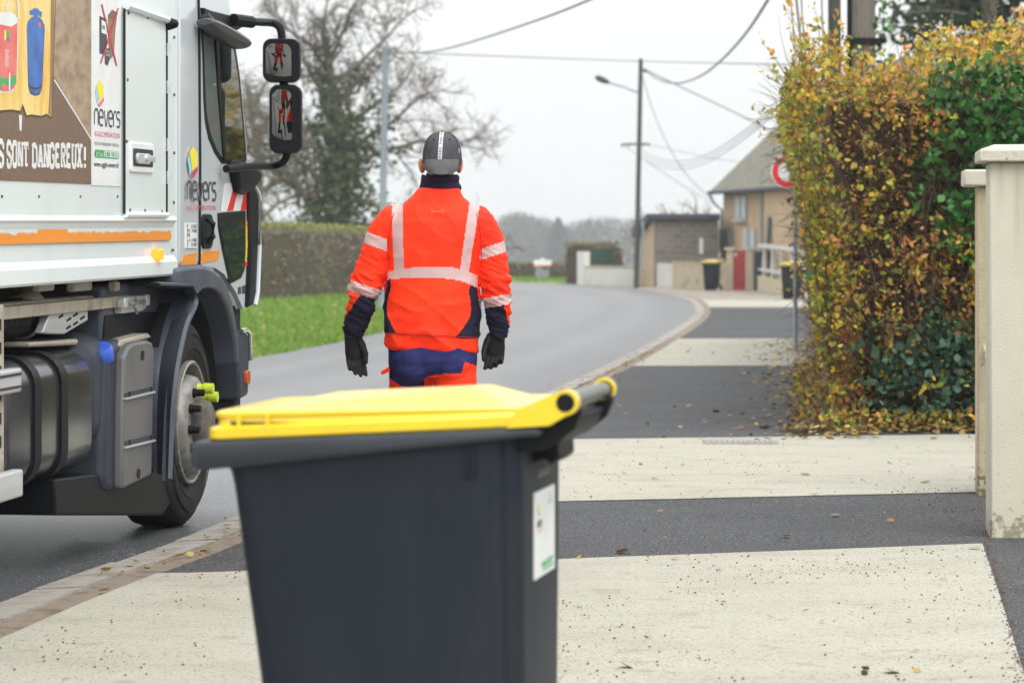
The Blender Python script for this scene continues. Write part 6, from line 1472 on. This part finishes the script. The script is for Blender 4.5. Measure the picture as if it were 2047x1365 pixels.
# shed of grey blocks
sx0, sx1 = (1308-CX)*112/FPX, (1414-CX)*112/FPX; zs = g(112); sh = thing('shed', 'low grey block shed with tan side wall and dark roof edge left of the house', 'shed', (sx0, 112, zs))
zf = W(0,438,112).z-zs; zbk = W(0,475,126).z-g(126); wd = sx1-sx0
mb = MB(); mb.box(0.0, wd+.4, -.02, .25, -.2, zf); mb.build('front_wall', M['block'], sh, smooth=0)
mb = MB(); mb.prism([(-.02,.05,-.3),(-.02,.05,zf),(-.02,13.8,zbk+zs*0-.2),(-.02,13.8,-.4)], (.25,0,0)); mb.build('side_wall', M['housewall'], sh, smooth=0)
mb = MB(); mb.prism([(-.3,-.25,zf+.0),(-.3,-.25,zf+.2),(-.3,14,zbk+.25),(-.3,14,zbk-.12)], (wd+.75,0,0)); mb.build('roof', M['slate'], sh, smooth=0)
mb = MB(); a = W(1402,500,111.9)-Vector((sx0,112,zs)); mb.box(a.x-.07,a.x+.07,-.06,-.021,a.z-.15,a.z+.45); mb.build('downpipe', M['wallwhite'], sh, smooth=0)
# garden walls, red gate, balustrade
def wallseg(name, label, px0, d0, px1, d1, top, mat, cat='wall', th=.22, cop=None, copm=None):
    a = Vector(((px0-CX)*d0/FPX, d0, 0)); b_ = Vector(((px1-CX)*d1/FPX, d1, 0)); L_ = (b_-a).length; rz = math.atan2(b_.y-a.y, b_.x-a.x); zg_ = g((d0+d1)/2)
    o = thing(name, label, cat, (a.x, a.y, zg_), rz); h_ = CAMZ-(top-HY)*(d0+d1)/2/FPX - zg_
    mb = MB(); mb.box(0, L_, 0, th, -.35, h_-(.07 if cop else 0)); mb.build('wall', mat, o, smooth=0)
    if cop: mb = MB(); mb.box(-.03, L_+.03, -.05, th+.05, h_-.068, h_); mb.build('coping', copm or M['cap'], o, smooth=0)
    return o, L_, h_
wallseg('garden_wall', 'short pale rendered wall panel in front of the grey shed', 1313, 108, 1343, 106.5, 527, M['wallwhite'])
wallseg('garden_wall', 'rough beige stone garden wall behind the small wheelie bin', 1344, 106, 1454, 102.5, 516, M['beigewall'], cop=True, copm=M['block'])
gt = thing('garden_gate', 'red boarded garden gate between two cream pillars', 'gate', ((1452-CX)*102/FPX, 102, g(102)))
zt_ = W(0,497,102).z-g(102); X_ = lambda p: (p-1452)*102/FPX
for a_, b_ in ((1453,1465),(1491,1514)):
    mb = MB(); mb.box(X_(a_), X_(b_), -.1, .2, -.2, zt_-.05); pp = mb.build('pillar', M['beigewall'] if a_ == 1453 else M['cream_far'], gt, smooth=0)
    mb = MB(); mb.box(X_(a_)-.06, X_(b_)+.06, -.15, .25, zt_-.05, zt_+.03); mb.build('cap', M['cap'], pp, smooth=0)
mb = MB(); 
for i in range(4): mb.box(X_(1465)+.012+i*.103, X_(1465)+.110+i*.103, .0, .04, .03, W(0,500,102).z-g(102))
lf = mb.build('leaf', M['gatered'], gt, smooth=0)
mb = MB(); mb.box(X_(1468), X_(1473), -.02, -.001, 1.18, 1.3); mb.build('letter_plate', M['shutter'], lf, smooth=0)
bw, bL, bh = wallseg('balustrade', 'low cream wall with white balusters right of the red gate', 1514, 101, 1606, 86, 560, M['cream_far'], cat='balustrade')
mb = MB(); hb = W(0,490,96).z-g(94)
mb.box(0, bL, .02, .2, hb-.13, hb); mb.box(0, bL, .02, .2, bh+.18, bh+.25); mb.build('rail', M['balus'], bw, smooth=0)
nb = 5
for i in range(nb):
    u = (i+.5)*bL/nb; mb = MB(); w_ = .11; mb.lathe([(.06,bh),(.085,bh+.05),(.085,bh+(hb-bh)*.4),(.06,bh+(hb-bh)*.7),(.08,hb-.13)], (u,.11,0), 'z', 8); mb.build('baluster', M['balus'], bw)
ww, wl, wh_ = wallseg('white_wall', 'low white rendered wall with a taller white end pier near the utility pole', 1156, 121, 1270, 119, 534, M['wallwhite'], th=.25)
mb = MB(); zt_ = W(0,503,121).z-g(120); mb.box(-.02, .36, -.06, .3, -.3, zt_); mb.build('pier', M['wallwhite'], ww, smooth=0)
mb = MB(); mb.box(-.02, wl, -.03, .28, wh_-.0, wh_+.05); mb.build('coping', M['beigewall'], ww, smooth=0)
M['mesh_green'] = ramp_mat('windbreak_green', [(0.025,0.06,0.045),(0.04,0.085,0.065)], scale=5, rough=0.9)
wb = thing('windbreak_fence', 'dark green mesh screen behind the low white wall', 'fence', ((1174-CX)*122.5/FPX, 122.5, g(122)))
zt_ = W(0,497,122.5).z-g(122); mb = MB(); mb.box(0,1.05,0,.04,.3,zt_); mb.build('screen', M['mesh_green'], wb, smooth=0)
mb = MB(); 
for x_ in (0,.52,1.05): mb.tube([(x_,.03,-.1),(x_,.03,zt_+.04)], .03, 6)
mb.build('posts', M['poledark'], wb)
ts = thing('town_sign', 'small white village name board with red edge beside the distant hedge', 'sign', ((1085-CX)*146/FPX, 146, g(146)))
zt_, zb_ = W(0,520,146).z-g(146), W(0,533,146).z-g(146); mb = MB(); mb.box(-.43,.43,-.03,0,zb_,zt_); bd = mb.build('board', M['signwhite'], ts, smooth=0)
mb = MB(); mb.box(-.41,.41,-.034,-.0305,zb_+.01,zb_+.07); mb.build('red_edge', M['red'], bd, smooth=0)
mb = MB(); mb.box(-.12,.10,-.03,0,zt_+.002,zt_+.09); mb.build('top_plate', M['signwhite'], ts, smooth=0)
mb = MB(); mb.tube([(-.3,.03,-.1),(-.3,.03,zt_)], .035, 6); mb.tube([(.3,.03,-.1),(.3,.03,zt_)], .035, 6); mb.box(-.33,.33,.02,.06,.05,zb_-.15); mb.build('posts', M['galv'], ts)

# ------------------------------------------------------------------ clipped hedges in the distance
HL = [leaf_mat('hedge_leaf', [(0.20,0.16,0.11),(0.29,0.235,0.17),(0.19,0.18,0.10),(0.33,0.26,0.19)], .2), leaf_mat('hedge_green', [(0.15,0.18,0.04),(0.24,0.26,0.06),(0.30,0.27,0.09)], .2)]
M['hedge_core'] = ramp_mat('clipped_core', [(0.03,0.024,0.016),(0.085,0.068,0.048),(0.05,0.052,0.025)], scale=2.2, rough=1.0, detail=8, bump=1.0, bscale=9, contrast=(0.3,0.65))
def clipped(name, label, pts, h, wd, n, ls, topgreen=0.8):
    """A clipped hedge along a line of (x, y) points."""
    o = thing(name, label, 'hedge', (pts[0][0], pts[0][1], g(pts[0][1]))); o0 = Vector((pts[0][0], pts[0][1], g(pts[0][1])))
    c = [Vector((p.x, p.y, 0)) for p in catmull([(a, b, 0) for a, b in pts], 8)]; sl = np.cumsum([0]+[(b-a).length for a, b in zip(c[:-1], c[1:])]); tot = sl[-1]
    def at(s_): 
        i = min(max(int(np.searchsorted(sl, s_))-1, 0), len(c)-2); t = (s_-sl[i])/(sl[i+1]-sl[i]+1e-9); p = c[i].lerp(c[i+1], t); d = (c[i+1]-c[i]).normalized(); return p, Vector((-d.y, d.x, 0))
    rows = []
    for i in range(41):
        p, nn = at(tot*i/40); z = g(p.y); k = 1+.06*mnoise.noise(Vector((i*.6,1,2)))
        rows.append([tuple(p+nn*a*wd/2*k+Vector((0,0,z+b*h*k))-o0) for a, b in ((-.8,0),(-.86,.5),(-.75,.88),(0,.95),(.75,.88),(.86,.5),(.8,0))])
    mb = MB(); mb.loft(rows, closed=False, caps=True); mb.build('woody_inside', M['hedge_core'], o, smooth=0)
    pp = []; mi = []
    for _ in range(n):
        s_ = random.uniform(0, tot); p, nn = at(s_); r = random.random(); bump = 1+.07*mnoise.noise(Vector((s_*1.5, r*3, 0)))
        if r < .55: q = (-1+abs(random.gauss(0,.06)), random.random())
        elif r < .72: q = (1-abs(random.gauss(0,.06)), random.random())
        else: q = (random.uniform(-1,1), 1-abs(random.gauss(0,.03)))
        green = q[1] > .9 and random.random() < topgreen or random.random() < .05+.2*mnoise.noise(Vector((s_*.9, q[1]*2, 7)))
        pp.append(tuple(p+nn*q[0]*wd/2*bump+Vector((0,0,g(p.y)+q[1]*h*bump))-o0)); mi.append(1 if green else 0)
    quads('foliage', leaves(np.array(pp), np.full(n, ls), .6, .1), HL, o, mi, 6); return o
a = [( (470-CX)*84/FPX-3.2, 80), ((530-CX)*86/FPX, 86), ((640-CX)*92/FPX, 93), ((760-CX)*100/FPX, 101), ((800-CX)*108/FPX,109)]
clipped('hedge', 'long clipped brown hedge along the grass verge behind the lorry\'s mirrors', a[::-1], 2.12, 1.3, 15000, .10)
clipped('hedge', 'distant low clipped hedge beyond the bend, left of the village sign', [(-9,158),(-3,153),(0.9,149)], .82, .9, 3500, .10)
clipped('hedge', 'distant low clipped hedge beyond the bend, right of the village sign', [(1.9,148),(3.1,143)], .85, .9, 1500, .10, .3)
clipped('hedge', 'brown rounded hedge end behind the white wall\'s pier', [(2.85,126),(3.4,128),(4.3,129)], 1.7, 1.4, 3000, .11, .1)

# ------------------------------------------------------------------ trees
M['bark'] = ramp_mat('bark', [(0.12,0.105,0.08),(0.18,0.16,0.125),(0.12,0.125,0.08)], scale=3, rough=0.95, bump=0.5, bscale=20)
M['barktwig'] = ramp_mat('bark_twig', [(0.12,0.10,0.075),(0.18,0.15,0.115)], scale=3, rough=0.95)
ivy_far = leaf_mat('ivy_far', [(0.05,0.085,0.03),(0.08,0.12,0.045),(0.12,0.15,0.06),(0.03,0.055,0.02)], .15)
def bough(p, d, L, r0, r1, k, wob, lift, out):
    pts = [Vector(p)]; rad = [r0]; d = Vector(d).normalized()
    for i in range(k):
        d = (d + Vector((random.gauss(0,wob), random.gauss(0,wob), random.gauss(0,wob)+lift))).normalized(); pts.append(pts[-1]+d*L/k); rad.append(r0+(r1-r0)*(i+1)/k)
    out.append((pts, rad)); return pts, rad, d
def bare_tree(name, label, x, Y, h, spread, nl, seed, ivy=0, zoff=0, n2=8, n3=8, n4=4, rt=.035, group=None):
    random.seed(seed); o = thing(name, label, 'tree', (x, Y, g(Y)+zoff), 0, group); big = []; fine = []
    tp, tr_, _ = bough((0,0,-.3), (0.06,0,1), h*.80, h*.036, h*.010, 9, .07, .1, big)
    limbs = []
    for i in range(nl):
        t = .22+.72*(i+.5)/nl; j = min(int(t*9), 8); q = tp[j].lerp(tp[j+1], t*9-j); side = 1 if i % 2 else -1; el = random.uniform(.05,.55) + .9*t*t
        L = spread*(1.12-.55*abs(t-.42)-.30*t)*random.uniform(.85,1.12)
        pts, rad, d = bough(q, (side*random.uniform(.45,1), random.gauss(0,.45), el), L, h*(.013-.006*t), h*.0024, 9, .17, .012, big); limbs.append((pts, rad, L))
    for pts, rad, L in limbs + [(tp[5:], tr_[5:], h*.45)]:
        nn = len(pts)-1
        for k in range(n2):
            t2 = .18+.82*(k+random.random())/n2; a = min(int(t2*nn), nn-1); q2 = pts[a].lerp(pts[a+1], t2*nn-a); dd = (pts[a+1]-pts[a]).normalized(); pr = Vector((random.gauss(0,1), random.gauss(0,.8), random.gauss(.15,.8))).normalized()
            p3, r3, _ = bough(q2, dd*.8+pr*.9, L*.40*(1.25-.5*t2)*random.uniform(.6,1.2), max(rad[a]*.5, h*.002), h*.0014, 6, .24, -.01, fine)
            for m in range(n3):
                t3 = .15+.85*(m+random.random())/n3; a3 = min(int(t3*6), 5); q3 = p3[a3].lerp(p3[a3+1], t3*6-a3); d3 = (p3[a3+1]-p3[a3]).normalized(); pr = Vector((random.gauss(0,1), random.gauss(0,1), random.gauss(-.05,.8))).normalized()
                p4, r4, _ = bough(q3, d3*.6+pr, L*.16*random.uniform(.6,1.3), h*.0014, rt*.2, 4, .3, .0, fine)
                for n in range(n4):
                    t4 = (n+random.random())/n4; a4 = min(int(t4*4), 3); q4 = p4[a4].lerp(p4[a4+1], t4*4-a4); pr = Vector((random.gauss(0,1), random.gauss(0,1), random.gauss(0,.8))).normalized()
                    bough(q4, (p4[a4+1]-p4[a4]).normalized()*.6+pr, L*.075*random.uniform(.5,1.4), rt*.22, rt*.15, 2, .3, .0, fine)
    sticks(big, 'trunk', M['bark'], o, 7); sticks(fine, 'crown', M['barktwig'], o, 3)
    if ivy:
        pp = []
        for _ in range(ivy):
            r = random.random()
            if r < .62:
                t = random.random()**1.1*.72; j = min(int(t*9), 8); q = tp[j].lerp(tp[j+1], t*9-j); rr = h*.062*(1.35-1.25*t)*(1+.5*mnoise.noise(Vector((t*14,5,0)))); 
                pp.append(tuple(q+Vector((random.gauss(0,rr), random.gauss(0,rr), random.gauss(0,.12)))))
            else:
                pts, rad = random.choice(big[1:1+max(3, nl-3)]); t = random.random()**1.5*.62*8; q = pts[int(t)].lerp(pts[int(t)+1], t-int(t)); rr = h*.020; pp.append(tuple(q+Vector((random.gauss(0,rr), random.gauss(0,rr), random.gauss(0,rr)))))
        quads('ivy', leaves(np.array(pp), np.full(ivy, .17), .8, .1), [ivy_far], o, None, 6)
    return o
tY = 112; bare_tree('bare_tree', 'big leafless tree with ivy covered trunk behind the clipped brown hedge', (668-CX)*tY/FPX, tY, 11.8, 6.3, 16, 47, ivy=10000, n2=10, n3=8, n4=5, rt=.044)
bare_tree('bare_tree', 'smaller leafless tree at the left of the ivy tree, behind the lorry\'s mirrors', (500-CX)*125/FPX, 125, 10.5, 4.4, 10, 9, ivy=500, n2=5, n3=5, n4=3, rt=.045)
for k, (px_, d, h) in enumerate(((1330,140,4.4),(1385,145,4.9),(1295,150,4.2))):
    bare_tree('bare_shrub', ('leafless shrub showing above the left end of the grey shed roof','leafless shrub showing above the middle of the grey shed roof','leafless shrub between the utility pole and the grey shed')[k], (px_-CX)*d/FPX, d, h, 1.7, 7, 20+k, n2=5, n3=5, n4=0, rt=.05)
# dark evergreen behind the hedge at the top right
ev = thing('evergreen_tree', 'dark green evergreen tree behind the hedge in the top right corner', 'tree', (9.9, 60, g(60)))
random.seed(33); L = []; bough((0,0,-.2),(0,0,1),11,.3,.06,8,.04,.1,L); pp = []
for i in range(70):
    z = random.uniform(1.6, 10.5); az = random.uniform(0, 6.283); ln = (11.4-z)*.42*random.uniform(.75,1.15)+.6; pts, rad, _ = bough((0,0,z),(math.cos(az),math.sin(az),.12),ln,.06,.015,6,.12,-.04,L)
    for _ in range(210): t = random.random()**.7*5.99; q = pts[int(t)].lerp(pts[int(t)+1], t-int(t)); pp.append(tuple(q+Vector((random.gauss(0,.28),random.gauss(0,.28),random.gauss(-.14,.2)))))
sticks(L, 'trunk', M['bark'], ev, 6)
quads('crown', leaves(np.array(pp), np.full(len(pp), .20), .45, .1, droop=.4), [leaf_mat('evergreen_leaf', [(0.02,0.04,0.022),(0.04,0.065,0.03),(0.06,0.08,0.04),(0.015,0.025,0.015)], .15)], ev, None, 6)
# far wood that reads as one mass, one conifer in front of it
random.seed(44); pp = []; L = []; mi = []
for i in range(420):
    Y = random.uniform(820, 1100); px_ = random.uniform(380, 1560); x = (px_-CX)*Y/FPX; zb = g(Y); n = mnoise.noise(Vector((px_*.012, 2, 0))); ht = CAMZ-(452-22*n-random.uniform(-6,14)-HY)*Y/FPX-zb
    if ht < 2: continue
    bough((x,Y,zb),(0,0,1),ht*.95,.28,.06,4,.06,.1,L); w_ = random.uniform(2.0,4.2)
    for _ in range(10): bough((x,Y,zb+ht*random.uniform(.3,.85)),(random.gauss(0,1),random.gauss(0,.4),1.3),ht*.3,.10,.05,3,.2,.1,L)
    for _ in range(210):
        t = random.random(); pp.append((x+random.gauss(0,w_*(.55+.45*math.sin(t*3.1))), Y+random.gauss(0,2.5), zb+ht*(.04+.96*t**.8)+random.gauss(0,.4))); mi.append(i % 2)
o1 = quads('distant_woods', leaves(np.array(pp), np.full(len(pp), 1.15), .30, .1), [leaf_mat('wood_twigs', [(0.055,0.05,0.045),(0.09,0.08,0.07),(0.07,0.075,0.06)], .1), leaf_mat('wood_twigs_dark', [(0.04,0.045,0.04),(0.06,0.06,0.05)], .1)], None, mi, 6)
tag(o1, 'grey leafless wood on the skyline beyond the bend', 'wood', kind='stuff')
st = sticks(L, 'distant_trunks', M['barktwig'], None); tag(st, 'pale bare stems of the grey wood on the skyline', 'wood', kind='stuff')
cY = 790; cf = thing('conifer', 'dark pointed conifer standing out of the distant grey wood', 'tree', ((1116-CX)*cY/FPX, cY, g(cY))); hh_ = CAMZ-(437-HY)*cY/FPX-g(cY)
pp = []
for _ in range(4600):
    t = random.random()**.8; a_ = random.uniform(0, 6.283); r = 5.6*(1-t)**.85*math.sqrt(random.random())+.15; pp.append((r*math.cos(a_), r*math.sin(a_), hh_*(.08+.92*t)))
quads('crown', leaves(np.array(pp), np.full(len(pp), 1.0), .4, .1), [leaf_mat('conifer_leaf', [(0.035,0.05,0.045),(0.055,0.07,0.06)], .1)], cf, None, 6)
mb = MB(); mb.tube([(0,0,-.3),(0,0,hh_*.9)], [.22,.05], 8); mb.build('trunk', M['bark'], cf)

# ------------------------------------------------------------------ haze
hz = bpy.data.materials.new('haze_air'); hz.use_nodes = True; t = hz.node_tree; t.nodes.remove(t.nodes['Principled BSDF'])
pv = t.nodes.new('ShaderNodeVolumePrincipled'); pv.inputs['Density'].default_value = 0.0005; pv.inputs['Color'].default_value = (0.93,0.97,1.0,1); pv.inputs['Anisotropy'].default_value = 0.0
t.links.new(pv.outputs[0], t.nodes['Material Output'].inputs['Volume'])
mb = MB(); mb.box(-680, 680, -60, 1320, -22, 18); o = mb.build('haze', hz, None, smooth=0); tag(o, 'pale winter haze over the whole scene', 'haze', kind='stuff')
